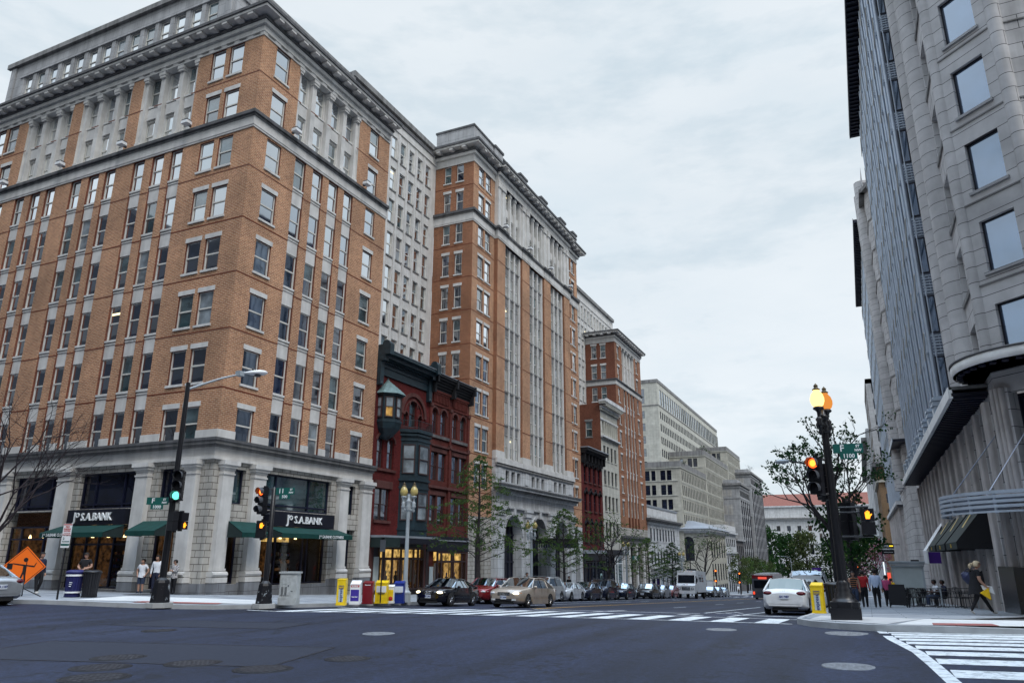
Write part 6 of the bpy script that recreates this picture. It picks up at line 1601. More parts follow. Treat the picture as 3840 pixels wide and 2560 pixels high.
# unseen office blocks added behind the viewer, sized and darkened for the window reflections
for nm, lb, (x0, x1, y0, y1, h) in (('unseen_office_block', 'unseen plain office block added behind the viewer on the left', (-90, -34, -50, -6, 40)), ('unseen_office_block', 'unseen tall office block added behind the viewer, farthest to the left', (-260, -90.5, -50, -6, 50)), ('unseen_office_block', 'unseen plain office block added behind the viewer on the right', (8, 70, -50, 4, 34)), ('unseen_office_block', 'unseen plain office block added behind the viewer across the street', (-22, 4, -90, -55, 34))):
    B = Bldg(nm, lb, 'building', ((x0+x1)/2, (y0+y1)/2, 0)); B.wall.box(x0, x1, y0, y1, -1, h, 'facade_dark')
    for k in range(int(h/3.6)):
        z = 4+3.6*k
        if z+2 < h:
            B.t('window_band').box(x0-.05, x1+.05, y1, y1+.04, z, z+1.9, 'glass_low'); B.t('window_band').box(x0-.04, x0, y0, y1, z, z+1.9, 'glass_low'); B.t('window_band').box(x1, x1+.04, y0, y1, z, z+1.9, 'glass_low')
    B.finish()
# ------------------------------------------------------------------ lamps, signals, street furniture
def lens(mb, c, r, mat, n=14, d=(0, -1)):
    """small disc facing direction d (in the ground plane)"""
    ux, uy = -d[1], d[0]
    vs = [(c[0]+ux*r*cos(2*pi*k/n), c[1]+uy*r*cos(2*pi*k/n), c[2]+r*sin(2*pi*k/n)) for k in range(n)]+[(c[0]+d[0]*r*.25, c[1]+d[1]*r*.25, c[2])]
    mb.add(vs, [(k, (k+1) % n, n) for k in range(n)], mat)
def signal_head(root, c, ang, lit, h=1.06, w=.36, kind='traffic'):
    """ang: facing direction. lit: material per lens or None. c: centre of housing (world)"""
    d = (cos(ang), sin(ang)); ux, uy = -d[1], d[0]
    P = lambda a, b, z: (c[0]+ux*a+d[0]*b, c[1]+uy*a+d[1]*b, c[2]+z)
    mb = MB(P); n = len(lit)
    for i in range(n):
        z = h/2-h/n*(i+.5); s = h/n
        mb.box(-w/2, w/2, -.14, .08, z-s/2+.006, z+s/2-.006, 'black_paint')
    mb.box(-.05, .05, -.18, -.05, -h/2-.06, h/2+.06, 'black_paint')
    part = mb.build('signal_head' if kind == 'traffic' else 'pedestrian_signal', root)
    for i, m in enumerate(lit):
        z = h/2-h/n*(i+.5); cc = P(0, .085, z); r = h/n*.40
        a = MB()
        if kind == 'traffic':
            lens(a, cc, r, m or 'black_matt', 16, d)
            if m == 'signal_red':
                lens(a, P(0, .10, z), r*.66, 'signal_hot', 14, d)
            sub(a, 'lens', part)
            v = MB(P); N = 14
            vs = []
            for k in range(N+1):
                t = radians(-35)+radians(250)*k/N; vs += [(r*1.12*cos(t), .08, z+r*1.12*sin(t)), (r*1.12*cos(t), .08+.20-.05*(sin(t) < 0), z+r*1.12*sin(t))]
            v.add(vs, [(2*k, 2*k+1, 2*k+3, 2*k+2) for k in range(N)], 'plastic_grey'); sub(v, 'visor', part)
        elif m:
            q = lambda a_, z_: P(a_, .086, z+z_)
            s = r*.85
            # raised hand: palm and five fingers
            out = [(-.45, -.9), (.35, -.9), (.5, -.4), (.95, .15), (.8, .3), (.45, 0), (.45, .75), (.27, .78), (.25, .15), (.2, .95), (0, .97), (-.03, .15), (-.1, .92), (-.28, .88), (-.26, .1), (-.38, .68), (-.54, .62), (-.55, -.3)]
            a.add([q(x*s, y*s) for x, y in out]+[q(0, -.3*s)], [(i, (i+1) % len(out), len(out)) for i in range(len(out))], m); sub(a, 'raised_hand', part)
    return part
def sign_plate(root, c, ang, w, h, mat, texts, name='street_sign'):
    """ang: direction of the reading line"""
    T_ = frameT(c, ang); mb = MB(T_); mb.box(-w/2, w/2, -.01, .01, -h/2, h/2, mat); part = mb.build(name, root)
    L = MB()
    for t, x, z, s, m in texts: merge(L, text_mesh(t, s, m, .001, 0, .004, 1, T=lambda a, b, e, x=x, z=z: T_(x+a, .014-b, z+e)))
    if L.v: sub(L, 'lettering', part)
    return part
def street_name(root, c, ang, big, small, num):
    sign_plate(root, c, ang, .80, .27, 'sign_green', [(big, -.16, 0, .26, 'white_letter'), ('ST', .26, .055, .10, 'white_letter'), (small, .26, -.06, .10, 'white_letter')])
    sign_plate(root, (c[0], c[1], c[2]-.22), ang, .46, .17, 'sign_green', [(num, 0, 0, .16, 'white_letter')], 'block_number_sign')
def globe(root, x, y, z, mat, hot=None, r=.215):
    mb = MB(); mb.lathe((x, y, z), [(.08, 0), (.13, .02), (.15, .06), (.12, .1), (.09, .12)], root.get('metal', 'black_paint'), 14)
    mb.lathe((x, y, z), [(.06, -.35), (.05, -.3), (.07, -.27), (.045, -.2), (.05, -.06), (.09, 0)], root.get('metal', 'black_paint'), 12); mb.build('lamp_fitting', root)
    mb = MB(); mb.lathe((x, y, z+.1), [(.10, 0), (r*.8, .05), (r, .16), (r*1.0, .26), (r*.82, .38), (r*.5, .46), (.09, .50)], mat, 20)
    p = mb.build('lamp_globe', root)
    mb = MB(); mb.lathe((x, y, z+.60), [(.10, 0), (.115, .03), (.07, .06), (.05, .1), (.07, .13), (.03, .18), (.0, .22)], 'bronze', 12); sub(mb, 'finial', p)
def lamp_post(name, label, x, y, zb, H, metal, arm_ang, gm, seph=.30, group='twin-globe street lamps', scale=1., dz=0, heavy=False):
    root = thing(name, label, 'street lamp', (x, y, zb), 0, group); root['metal'] = metal
    mb = MB(); R = .40 if heavy else .30
    mb.prism([(x+R*cos(pi/8+k*pi/4), y+R*sin(pi/8+k*pi/4)) for k in range(8)], zb, zb+.42, metal)
    mb.prism([(x+R*1.04*cos(pi/8+k*pi/4), y+R*1.04*sin(pi/8+k*pi/4)) for k in range(8)], zb+.40, zb+.47, metal)
    mb.lathe((x, y, zb), [(R*.88, .47), (R*.80, .53), (R*.62, .58), (R*.66, .66), (R*.50, .72), (R*.55, .80), (R*.42, .86), (R*.46, .95), (.12, 1.05)], metal, 16)
    mb.build('base', root)
    mb = MB(); n = 16
    r0, r1 = (.13, .09) if heavy else (.105, .075)
    mb.lathe((x, y, zb), [(r0, 1.0), (r0*.96, H*.35), (r1, H-1.35)], metal, 12)
    for k in range(8): t = 2*pi*k/8; mb.tube((x+r0*.93*cos(t), y+r0*.93*sin(t), zb+1.0), (x+r1*.93*cos(t), y+r1*.93*sin(t), zb+H-1.4), .02, .014, metal, 5)
    mb.lathe((x, y, zb+H-1.45), [(.09, 0), (.15, .04), (.11, .1), (.16, .18), (.10, .3), (.13, .42), (.17, .5), (.08, .56), (.06, .7), (.04, .8), (0, .86)], metal, 12)
    mb.build('pole', root)
    ca, sa = cos(arm_ang), sin(arm_ang); mb = MB()
    for s in (-1, 1):
        px, py = x+ca*seph*s, y+sa*seph*s
        mb.path([(x, y, zb+H-1.35), (x+ca*seph*.6*s, y+sa*seph*.6*s, zb+H-1.42), (px, py, zb+H-1.3), (px, py, zb+H-.98)], [.045, .05, .055, .05], metal, 8)
        mb.lathe((px, py, zb+H-1.55), [(.0, 0), (.05, .03), (.07, .1), (.04, .2), (.10, .26), (.12, .32), (.08, .4), (.11, .48), (.06, .55)], metal, 10)
        mb.tube((x, y, zb+H-1.0), (px, py, zb+H-1.0), .025, .025, metal, 6)
    mb.build('arm', root)
    for i, s in enumerate((-1, 1)): globe(root, x+ca*seph*s, y+sa*seph*s, zb+H-.80, gm[i], None, .195)
    return root
# right-hand corner lamp with signals
emit('globe_lit', (1., .62, .20), 2.0); emit('globe_half', (1., .36, .07), .62)
r = lamp_post('street_lamp', 'tall black twin-globe street lamp with lit globe and red signal on the near right corner', -.64, 23.4, .10, 6.62, 'black_paint', radians(70), ('globe_lit', 'globe_half'), .30, heavy=True)
mb = MB(); mb.box(-1.03, -.25, 23.0, 23.8, -.02, .42, 'black_paint'); mb.box(-.98, -.30, 23.05, 23.75, .42, .58, 'black_paint'); mb.build('plinth', r)
signal_head(r, (-1.02, 23.12, 4.02), radians(248), ['signal_red', None, None])
signal_head(r, (-.86, 23.85, 3.9), radians(80), [None, None, None]); signal_head(r, (-.28, 23.75, 2.75), radians(60), [None, None])
signal_head(r, (.20, 23.35, 2.72), radians(-82), ['signal_amber', None], .72, .34, 'ped')
mb = MB()
for z in (2.98, 3.10+.02): mb.tube((-.64, 23.4, z), (.25, 23.4, z), .03, .03, 'black_paint', 6)
for z in (2.32,): mb.tube((-.64, 23.4, z), (.3, 23.4, z), .03, .03, 'black_paint', 6)
for z in (3.5, 4.5): mb.tube((-.64, 23.4, z), (-1.02, 23.2, z), .035, .035, 'black_paint', 6)
mb.tube((.2, 23.4, 2.3), (.2, 23.4, 3.0), .02, .02, 'black_paint', 6); mb.build('bracket', r)
street_name(r, (-.08, 23.3, 4.78), radians(6), 'F', 'NW', '1100')
# silver twin lamp beside the newspaper boxes, and further ones down the street
lamp_post('street_lamp', 'silver twin-globe street lamp with amber globes behind the blue newspaper box', -21.15, 32.9, -.46, 5.9, 'silver_paint', radians(20), ('globe_amber', 'globe_amber'), .27)
lamp_post('street_lamp', 'grey twin-globe street lamp before the arched stone entrance', -22.95, 53.1, sz(-22.95, 53.1), 5.7, 'silver_paint', radians(20), ('globe_amber', 'globe_amber'), .27)
lamp_post('street_lamp', 'twin-globe street lamp among the trees before the farther brick block', -22.95, 78.4, sz(-22.95, 78.4), 5.7, 'silver_paint', radians(20), ('globe_amber', 'globe_amber'), .27)
lamp_post('street_lamp', 'distant twin-globe street lamp behind the white delivery truck', -22.95, 105.3, sz(-22.95, 105.3), 5.9, 'silver_paint', radians(20), ('globe_amber', 'globe_amber'), .27)
# tall cobra lamp pole with green signal, left
def cast_base(root, x, y, z, w=.36, h=.95):
    mb = MB(); P = lambda r_: [(x+r_*cos(pi/8+k*pi/4), y+r_*sin(pi/8+k*pi/4)) for k in range(8)]
    mb.prism(P(w*1.35), z-.1, z+.07, 'concrete'); mb.prism(P(w), z+.07, z+h*.8, 'black_sticker', P(w*.78)); mb.prism(P(w*.80), z+h*.8, z+h*.9, 'black_paint', P(w*.7)); mb.prism(P(w*.6), z+h*.9, z+h, 'black_paint', P(w*.35)); mb.build('base', root)
m_, nt_, out_ = newmat('black_sticker'); b_ = principled(nt_, out_, (.01, .01, .012), .4)
nt_.links.new(ramp(nt_, noise(nt_, wpos(nt_), 5.5, 3, .6), [(.60, (.009, .009, .012)), (.66, (.28, .31, .33))]), b_.inputs['Base Color'])
x, y, z = -23.6, 20.3, .02
r = thing('street_lamp', 'tall black pole with overhanging cobra lamp and green traffic light on the left corner', 'street lamp', (x, y, z))
cast_base(r, x, y, z); mb = MB(); mb.lathe((x, y, z), [(.13, .9), (.085, 8.3)], 'black_paint', 12); mb.build('pole', r)
mb = MB(); hx, hy = -22.35, 21.7; mb.path([(x, y, 8.05), (-23.3, 20.65, 8.28), (-22.8, 21.2, 8.62), (hx, hy, 8.86)], [.05, .045, .04, .035], 'silver_paint', 8); mb.build('arm', r)
mb = MB(); mb.box(hx-.13, hx+.13, hy-.12, hy+.12, 8.78, 8.98, 'silver_paint'); mb.build('photocell_box', r)
mb = MB(); d = Vector((1.25, 1.4, .18)).normalized(); c = Vector((hx, hy, 8.92))+d*.62
T_ = lambda u, v, w: (c.x+d.x*u-d.y*v, c.y+d.y*u+d.x*v, c.z+d.z*u+w)
N = 14; prof = [(-.45, .05), (-.3, .10), (-.1, .16), (.12, .20), (.3, .17), (.42, .09), (.46, .01)]
vs = [(u, r_*cos(2*pi*k/N), r_*.62*sin(2*pi*k/N)) for u, r_ in prof for k in range(N)]
mb.T = T_; mb.add(vs, [(i*N+k, i*N+(k+1) % N, (i+1)*N+(k+1) % N, (i+1)*N+k) for i in range(len(prof)-1) for k in range(N)], 'white_paint', True)
mb.T = None; mb.lathe((c.x+.05, c.y+.05, c.z-.17), [(.0, 0), (.12, .02), (.15, .1)], 'plastic_grey', 14); mb.tube((hx, hy, 8.95), tuple(c-d*.4), .04, .04, 'silver_paint', 6); mb.lathe((c.x-.1, c.y-.1, c.z+.1), [(.04, 0), (.04, .08), (0, .1)], 'black_paint', 8)
mb.build('lamp_head', r)
signal_head(r, (-23.33, 20.22, 4.28), radians(-62), [None, None, 'signal_green'], 1.12, .36)
signal_head(r, (-22.98, 20.35, 2.98), radians(5), [None, 'signal_amber'], .62, .34, 'ped'); signal_head(r, (-23.15, 20.0, 2.95), radians(-100), [None, None], .66, .34, 'ped')
mb = MB()
for zz in (2.75, 3.3, 3.75, 4.75): mb.tube((x, y, zz), (-23.1, 20.3, zz), .03, .03, 'black_paint', 6)
mb.build('bracket', r)
street_name(r, (-24.12, 20.05, 3.72), radians(28), 'F', 'NW', '1000')
# shorter signal pole with red light
x, y, z = -21.2, 23.05, -.09
r = thing('traffic_light', 'black signal pole with red light and street name plate before the store window', 'traffic light', (x, y, z))
cast_base(r, x, y, z, .33, .9); mb = MB(); mb.lathe((x, y, z), [(.11, .85), (.085, 4.42), (.0, 4.5)], 'black_paint', 12); mb.build('pole', r)
signal_head(r, (-21.52, 22.78, 3.84), radians(-98), ['signal_red', None, None], 1.05, .34)
signal_head(r, (-21.48, 22.85, 2.72), radians(-60), ['signal_amber', None], .66, .34, 'ped'); signal_head(r, (-21.62, 22.95, 2.75), radians(175), [None, None], .66, .34, 'ped')
mb = MB()
for zz in (2.5, 3.0, 3.35, 4.3): mb.tube((x, y, zz), (-21.55, 22.9, zz), .03, .03, 'black_paint', 6)
mb.build('bracket', r)
street_name(r, (-20.72, 23.15, 4.22), radians(15), '11', 'NW', '500')
# parking sign on its post
x, y, z = -27.95, 19.35, .13
r = thing('parking_sign', 'red and green parking signs on a leaning dark post at the far left kerb', 'parking sign', (x, y, z)); mb = MB(); mb.tube((x, y, z), (x, y, z+2.8), .035, .03, 'iron', 8); mb.build('post', r)
sign_plate(r, (x+.02, y-.06, z+2.56), radians(32), .31, .44, 'white_paint', [('NO', 0, .10, .09, 'red_ink'), ('PARKING', 0, .02, .06, 'red_ink'), ('ANYTIME', 0, -.05, .055, 'red_ink')], 'sign_plate')
T_ = frameT((x+.02, y-.06, z+2.56), radians(32)); mb = MB(T_); mb.box(-.15, .15, .012, .016, .17, .205, 'red_ink'); mb.box(-.11, .10, .012, .016, -.135, -.12, 'red_ink'); mb.add([(.10, .015, -.155), (.14, .015, -.1275), (.10, .015, -.10)], [(0, 1, 2)], 'red_ink'); mb.box(-.15, .15, .012, .016, -.205, -.18, 'red_ink'); mb.build('sign_border', r)
sign_plate(r, (x+.02, y-.06, z+2.10), radians(32), .31, .44, 'white_paint', [('2', -.08, .12, .12, 'sign_green'), ('HR PARKING', .01, .01, .045, 'sign_green')], 'sign_plate')
mb = MB(T_); mb.box(-.15, .15, .012, .016, -.60, -.53, 'sign_green'); mb.build('sign_border', r)
# orange flagger sign
r = thing('road_work_sign', 'bright orange diamond flagger sign standing behind the silver sedan', 'road sign', (-31.0, 19.9, .13)); c = (-31.1, 19.9, 1.28)
T_ = frameT(c, radians(38)); mb = MB(T_); s = .80; mb.add([(0, .01, s), (s, .01, 0), (0, .01, -s), (-s, .01, 0), (0, -.01, s), (s, -.01, 0), (0, -.01, -s), (-s, -.01, 0)], [(3, 2, 1, 0), (4, 5, 6, 7), (0, 1, 5, 4), (1, 2, 6, 5), (2, 3, 7, 6), (3, 0, 4, 7)], 'orange_sign'); mb.build('panel', r)
mb = MB(T_); w = .02
for (a, b), (c2, d2) in zip([(0, .75), (.75, 0), (0, -.75), (-.75, 0)], [(.75, 0), (0, -.75), (-.75, 0), (0, .75)]):
    mb.add([(a, .014, b), (c2, .014, d2), (c2*.965, .014, d2*.965), (a*.965, .014, b*.965)], [(0, 1, 2, 3)], 'black_matt')
lens_ = [(.085*cos(2*pi*k/16)+.03, .27+.085*sin(2*pi*k/16)) for k in range(16)]; mb.add([(a, .015, b) for a, b in lens_], [tuple(range(16))], 'black_matt')
for pl in ([(-.42, .14), (.36, .04), (.42, .16), (.45, .16), (.38, -.02), (.10, .02), (.09, -.22), (.14, -.58), (.08, -.58), (.02, -.28), (-.07, -.58), (-.13, -.58), (-.03, -.2), (-.03, .03), (-.42, .10)],):
    mb.add([(a, .015, b) for a, b in pl], [tuple(range(len(pl)))], 'black_matt')
mb.add([(-.62, .015, .13), (-.42, .015, .13), (-.42, .015, -.1), (-.62, .015, -.1)], [(0, 1, 2, 3)], 'black_matt'); mb.build('flagger_symbol', r)
mb = MB(); mb.tube((-31.0, 19.95, .15), (-31.05, 19.95, 1.5), .025, .025, 'iron', 6)
for dx, dy in ((.6, .4), (-.6, .4), (.5, -.5), (-.5, -.5)): mb.tube((-31, 19.95, .45), (-31+dx, 19.95+dy, .13), .02, .02, 'iron', 6)
mb.build('stand', r)
# litter bins
def ribbed_can(x, y, z, mat, label, r0=.31, h=.92, bandm=None, grp=None):
    r = thing('trash_can', label, 'trash can', (x, y, z), 0, grp); mb = MB(); N = 40; vs = []
    for zz, rr_ in ((0, r0*.9), (h*.5, r0*.95), (h, r0*1.06)):
        for k in range(N): q = rr_*(1 if k % 2 else .93); t = 2*pi*k/N; vs.append((x+q*cos(t), y+q*sin(t), z+.04+zz))
    mb.add(vs, [(j*N+k, j*N+(k+1) % N, (j+1)*N+(k+1) % N, (j+1)*N+k) for j in range(2) for k in range(N)], mat); mb.lathe((x, y, z), [(r0*.85, 0), (r0*.95, .02), (r0*.95, .07)], mat, 24); mb.build('body', r)
    mb = MB(); mb.lathe((x, y, z+h), [(r0*1.12, 0), (r0*1.14, .04), (r0*1.05, .08), (r0*.7, .12), (r0*.55, .12), (r0*.5, .02), (0, .02)], mat, 24); mb.build('lid', r)
    if bandm:
        mb = MB(); mb.lathe((x, y, z), [(r0*1.07, .80), (r0*1.07, .87)], bandm, 24); mb.lathe((x, y, z), [(r0*1.01, .16), (r0*1.01, .22)], bandm, 24)
        for k in range(3): t = -pi/2+.9+.0; mb.box(x+.12+k*.0, x+.30-.03*k, y-r0*.95, y-r0*.93, z+.55-.07*k, z+.58-.07*k, bandm)
        mb.build('label_band', r)
    return r
ribbed_can(-28.95, 20.65, .13, 'navy_can', 'dark blue recycling can with white bands at the left corner', bandm='white_letter'); ribbed_can(-28.35, 20.95, .13, 'black_paint', 'black ribbed trash can right beside the blue recycling can')
ribbed_can(-1.10, 30.6, sz(-1.1, 30.6), 'black_paint', 'black slatted trash can between the yellow newspaper box and the lamp post', .36, .95)
# grey utility cabinet
x, y = -20.98, 24.2; z = sz(x, y); r = thing('utility_cabinet', 'light grey scuffed traffic signal cabinet on the left corner kerb', 'cabinet', (x, y, z), radians(24), local=True)
mb = MB(); mb.box(-.36, .36, -.28, .28, 0, .28, 'cabinet_grey'); mb.box(-.34, .34, -.26, .26, .28, 1.18, 'cabinet_grey'); mb.box(-.38, .38, -.30, .30, 1.18, 1.25, 'cabinet_grey'); mb.build('body', r)
mb = MB(); mb.box(-.30, .06, -.275, -.262, .36, 1.12, 'cabinet_grey'); mb.box(-.22, -.04, -.285, -.275, .78, 1.0, 'cabinet_grey'); mb.box(.0, .05, -.30, -.275, .72, .76, 'chrome')
for k in range(9):
    for u in (-.26, -.12): mb.box(u, u+.09, -.283, -.275, .38+k*.035, .395+k*.035, 'plastic_grey')
mb.box(.12, .2, -.268, -.26, .5, .53, 'plastic_grey'); mb.build('door', r)
# newspaper boxes
def news_box(x, y, rz, mat, label, w=.42, d=.36, h=1.0, slope=.12, extra=None, name='newspaper_box', legs=True):
    z = sz(x, y); r = thing(name, label, 'newspaper box', (x, y, z), radians(rz), 'newspaper boxes', local=True)
    mb = MB(); mb.add([(-w/2, -d/2, 0), (w/2, -d/2, 0), (w/2, d/2, 0), (-w/2, d/2, 0), (-w/2, -d/2, h-slope), (w/2, -d/2, h-slope), (w/2, d/2, h), (-w/2, d/2, h)], [(3, 2, 1, 0), (0, 1, 5, 4), (1, 2, 6, 5), (2, 3, 7, 6), (3, 0, 4, 7), (4, 5, 6, 7)], mat)
    mb.box(-w/2-.015, w/2+.015, -d/2-.015, d/2+.015, -.02, .05, mat); mb.box(-w/2-.01, w/2+.01, -d/2-.012, -d/2+.02, h-slope-.03, h-slope+.01, mat); mb.build('body', r)
    if extra: extra(r, w, d, h)
    return r
def on_front(r, w, d, items, name='lettering'):
    L = MB()
    for t, x, z, s, m, rot in items:
        if rot: merge(L, text_mesh(t, s, m, .001, 0, .004, 1, T=lambda a, b, e, x=x, z=z: (x-e, -d/2-.004+b, z+a)))
        else: merge(L, text_mesh(t, s, m, .001, 0, .002, 1, T=lambda a, b, e, x=x, z=z: (x+a, -d/2-.004+b, z+e)))
    L.build(name, r)
def ex1(r, w, d, h):
    mb = MB(); mb.box(-.10, .10, -d/2-.006, -d/2, .12, .62, 'grey_screen'); mb.box(-w/2-.006, -w/2, -.08, .10, .30, .82, 'grey_screen'); mb.build('label_panel', r)
    on_front(r, w, d+.01, [('express', .0, .38, .17, 'blue_ink', 1), ('news', 0, .76, .11, 'blue_ink', 0), ('brief', 0, .67, .11, 'blue_ink', 0)])
    L = text_mesh('express', .17, 'blue_ink', .001, 0, .004, 1, T=lambda a, b, e: (-w/2-.010+b, .01+e, .56+a)); L.build('lettering', r)
def ex2(r, w, d, h):
    mb = MB(); mb.box(-w*.42, w*.42, -d/2-.004, -d/2, .70, .84, 'red_ink'); mb.box(-w*.42, w*.42, -d/2-.004, -d/2, .12, .60, 'blue_ink2'); mb.box(-w/2-.004, -w/2, -d*.4, d*.4, .66, .84, 'red_ink'); mb.box(-w/2-.004, -w/2, -d*.4, d*.4, .12, .60, 'blue_ink2'); mb.build('label_panel', r)
    on_front(r, w, d+.01, [('Washington', 0, .80, .055, 'white_letter', 0), ('Examiner', 0, .74, .075, 'white_letter', 0), ('Examiner', 0, .3, .07, 'white_letter', 0)])
plain('blue_ink2', (.05, .03, .30), .5, var=.1)
news_box(-20.35, 26.75, 25, 'yellow_box', 'tall yellow newspaper box marked express, first in the left row', .36, .40, 1.05, .03, ex1)
news_box(-20.7, 28.2, 25, 'white_paint', 'white newspaper box with red and blue panels beside the yellow one', .44, .40, .98, .16, ex2)
def win_(m): 
    def f(r, w, d, h): mb = MB(); mb.box(-w*.40, w*.40, -d/2-.01, -d/2, h*.48, h*.76, m); mb.build('window', r); mb = MB(); mb.box(-w*.3, w*.3, -d/2-.03, -d/2-.01, h*.42, h*.45, 'plastic_grey'); mb.build('handle', r)
    return f
news_box(-20.88, 29.4, 25, 'red_box', 'dark red newspaper box in the middle of the left row', .46, .42, .96, .08, lambda r, w, d, h: on_front(r, w, d, [('Examiner', 0, .8, .07, 'white_letter', 0)]))
news_box(-20.95, 30.6, 25, 'yellow_box', 'wide golden yellow newspaper box with white window', .58, .44, 1.0, .10, win_('white_paint'))
news_box(-20.8, 31.15, 25, 'white_paint', 'narrow white and yellow newspaper box with red spot', .30, .30, .82, .08, lambda r, w, d, h: (lambda mb: (mb.box(-.12, .12, -d/2-.004, -d/2, .1, .6, 'yellow_box'), lens(mb, (0, -d/2-.008, .2), .1, 'red_ink'), mb.build('label_panel', r)))(MB()))
news_box(-20.85, 31.95, 25, 'blue_box', 'blue newspaper box beside the silver lamp base', .50, .44, 1.0, .10, win_('plate'))
z_ = sz(-20.9, 30.25); tag((lambda mb: (mb.tube((-20.75, 30.2, z_), (-20.75, 30.2, z_+2.9), .03, .03, 'iron', 6), mb.box(-20.9, -20.6, 30.17, 30.19, z_+2.3, z_+2.85, 'plastic_grey'), mb.build('sign_post', None, (-20.75, 30.2, z_)))[-1])(MB()), 'thin dark sign post rising among the newspaper boxes', 'sign post')
news_box(-1.70, 29.9, -6, 'yellow_box', 'yellow newspaper box marked express on the right kerb behind the white coupe', .40, .40, 1.05, .10, ex1)
# ------------------------------------------------------------------ vehicles
paint('car_black', (.006, .006, .010), .2, .12); paint('car_gold', (.42, .36, .30), .4, .3); paint('car_red', (.22, .008, .012), .3); paint('car_white', (.70, .71, .72), .0, .3); paint('car_pearl', (.58, .60, .60), .1, .3)
paint('car_navy', (.012, .018, .045), .4); paint('car_silver', (.38, .40, .42), .5, .3); paint('car_grey', (.10, .11, .13), .4); paint('car_pink', (.32, .10, .10), .3)
plain('amber_lens', (.7, .22, .03), .3, var=0); plain('lamp_glass', (.55, .57, .58), .15, 0, .6, .2, 20); plain('red_lens', (.10, .006, .012), .2, var=.1)
glassmat('car_glass', (.008, .010, .014), .03, ior=1.3, tint=(.40, .46, .52)); glassmat('car_glass_pale', (.12, .15, .17), .06, ior=1.35, tint=(.5, .6, .65))
def car(name, label, cat, loc, rz, L, W, H, col, prof, cls='sedan', belt=.62, plate=None, lights=None, tail=False, glass='car_glass', rim='chrome', rw=.32, wb=None, extras=None, pitch=0.):
    """prof: dict hood (front deck height), cowl/rf/rr/deck = x fractions from the nose, hr (roof), ht (rear deck height)"""
    root = thing(name, label, cat, loc, rz, None, local=True); root.rotation_euler = (0, pitch, rz)
    hz, zt, rh = prof['hood'], prof['tail'], H
    xc, xf, xr, xd = [L/2-L*prof[k] for k in ('cowl', 'rf', 'rr', 'deck')]
    N = L/2; bl = belt*H; nz = prof.get('nose', hz-.14); w = W/2; rw_ = prof.get('rw', .76)
    zl = .20
    # stations: x, low z, shoulder z, crown z, half width low, half width shoulder, half width at crown
    ST = [(N, zl+.16, nz-.22, nz-.10, w*.62, w*.66, w*.4), (N-.10, zl+.04, nz-.08, nz+.02, w*.80, w*.84, w*.6), (N-.38, zl, nz+.0, nz+.07, w*.95, w*.96, w*.72),
          ((N-.4+xc)/2, zl, hz-.07, hz-.0, w*.99, w*.99, w*.76), (xc+.02, zl, bl, hz+.06, w, w*.99, w*.74)]
    cab = [(xf, rh-.03, rw_), ((xf+xr)/2+.1, rh, rw_+.01), (xr, rh-.04, rw_-.01)]
    for x, z, q in cab: ST.append((x, zl, bl+.02, z, w, w*.985, w*q))
    if cls in ('hatch', 'suv', 'van'):
        ST += [(-N+.16 if cls != 'van' else -N+.05, zl, bl+.05, zt+.02, w*.98, w*.95, w*(rw_-.06)), (-N+.04, zl+.05, bl-.02, bl+.04, w*.9, w*.92, w*.7), (-N, zl+.12, bl-.25, bl-.1, w*.85, w*.88, w*.6)]
    else:
        ST += [(xd, zl, bl+.02, zt, w, w*.97, w*.74), (-N+.32, zl+.02, zt-.09, zt-.01, w*.97, w*.95, w*.74), (-N+.06, zl+.08, zt-.14, zt-.05, w*.88, w*.88, w*.66), (-N, zl+.14, zt-.32, zt-.18, w*.78, w*.8, w*.5)]
    ni = len(ST); ring = []
    for (x, a, s, c, wl, ws, wc) in ST:
        crown = .02 if c < rh-.1 else .035
        ring.append([(x, 0, a), (x, wl*.9, a), (x, wl, a+.10), (x, (wl+ws)/2*1.012, (a+s)/2), (x, ws, s), (x, (ws+wc)/2 if c < s+.2 else wc+(ws-wc)*.12, s+(c-s)*.55 if c < s+.2 else c-.10), (x, wc, c-.015), (x, wc*.5, c+crown*.8), (x, 0, c+crown)])
    body = MB(); gl = MB(); K = 9
    cowl_i, rf_i, rr_i, dk_i = 4, 5, 7, 8
    vs = [p for r_ in ring for p in r_]+[(x, -y, z) for r_ in ring for x, y, z in r_]; off = ni*K
    fb, fg = [], []
    for i in range(ni-1):
        for j in range(K-1):
            q = (i*K+j, i*K+j+1, (i+1)*K+j+1, (i+1)*K+j); q2 = tuple(off+k for k in reversed(q))
            g = (i == cowl_i and j >= 6) or (i == cowl_i and j in (4, 5)) or (rf_i <= i < rr_i and j == 4) or (i == rr_i and j >= 4 and not (cls == 'hatch' and j == 9))
            if cls == 'convertible' and i >= cowl_i and i <= rr_i: g = (i == cowl_i)
            (fg if g else fb).extend([q, q2])
    body.add(vs, fb, col, True)
    for e, rv in ((0, False), (ni-1, True)):
        c = [e*K+j for j in range(K)]+[off+e*K+j for j in range(K-2, 0, -1)]
        body.add(vs, [tuple(c if not rv else reversed(c))], col)
    gl.add(vs, fg, glass, True)
    b = body.build('body', root)
    def piece(nm, fs):
        if not fs: return
        g = MB(); used = sorted({k for f in fs for k in f}); rm = {k: i for i, k in enumerate(used)}
        g.add([vs[k] for k in used], [tuple(rm[k] for k in f) for f in fs], glass, True); g.build(nm, root)
    cls_ = {}
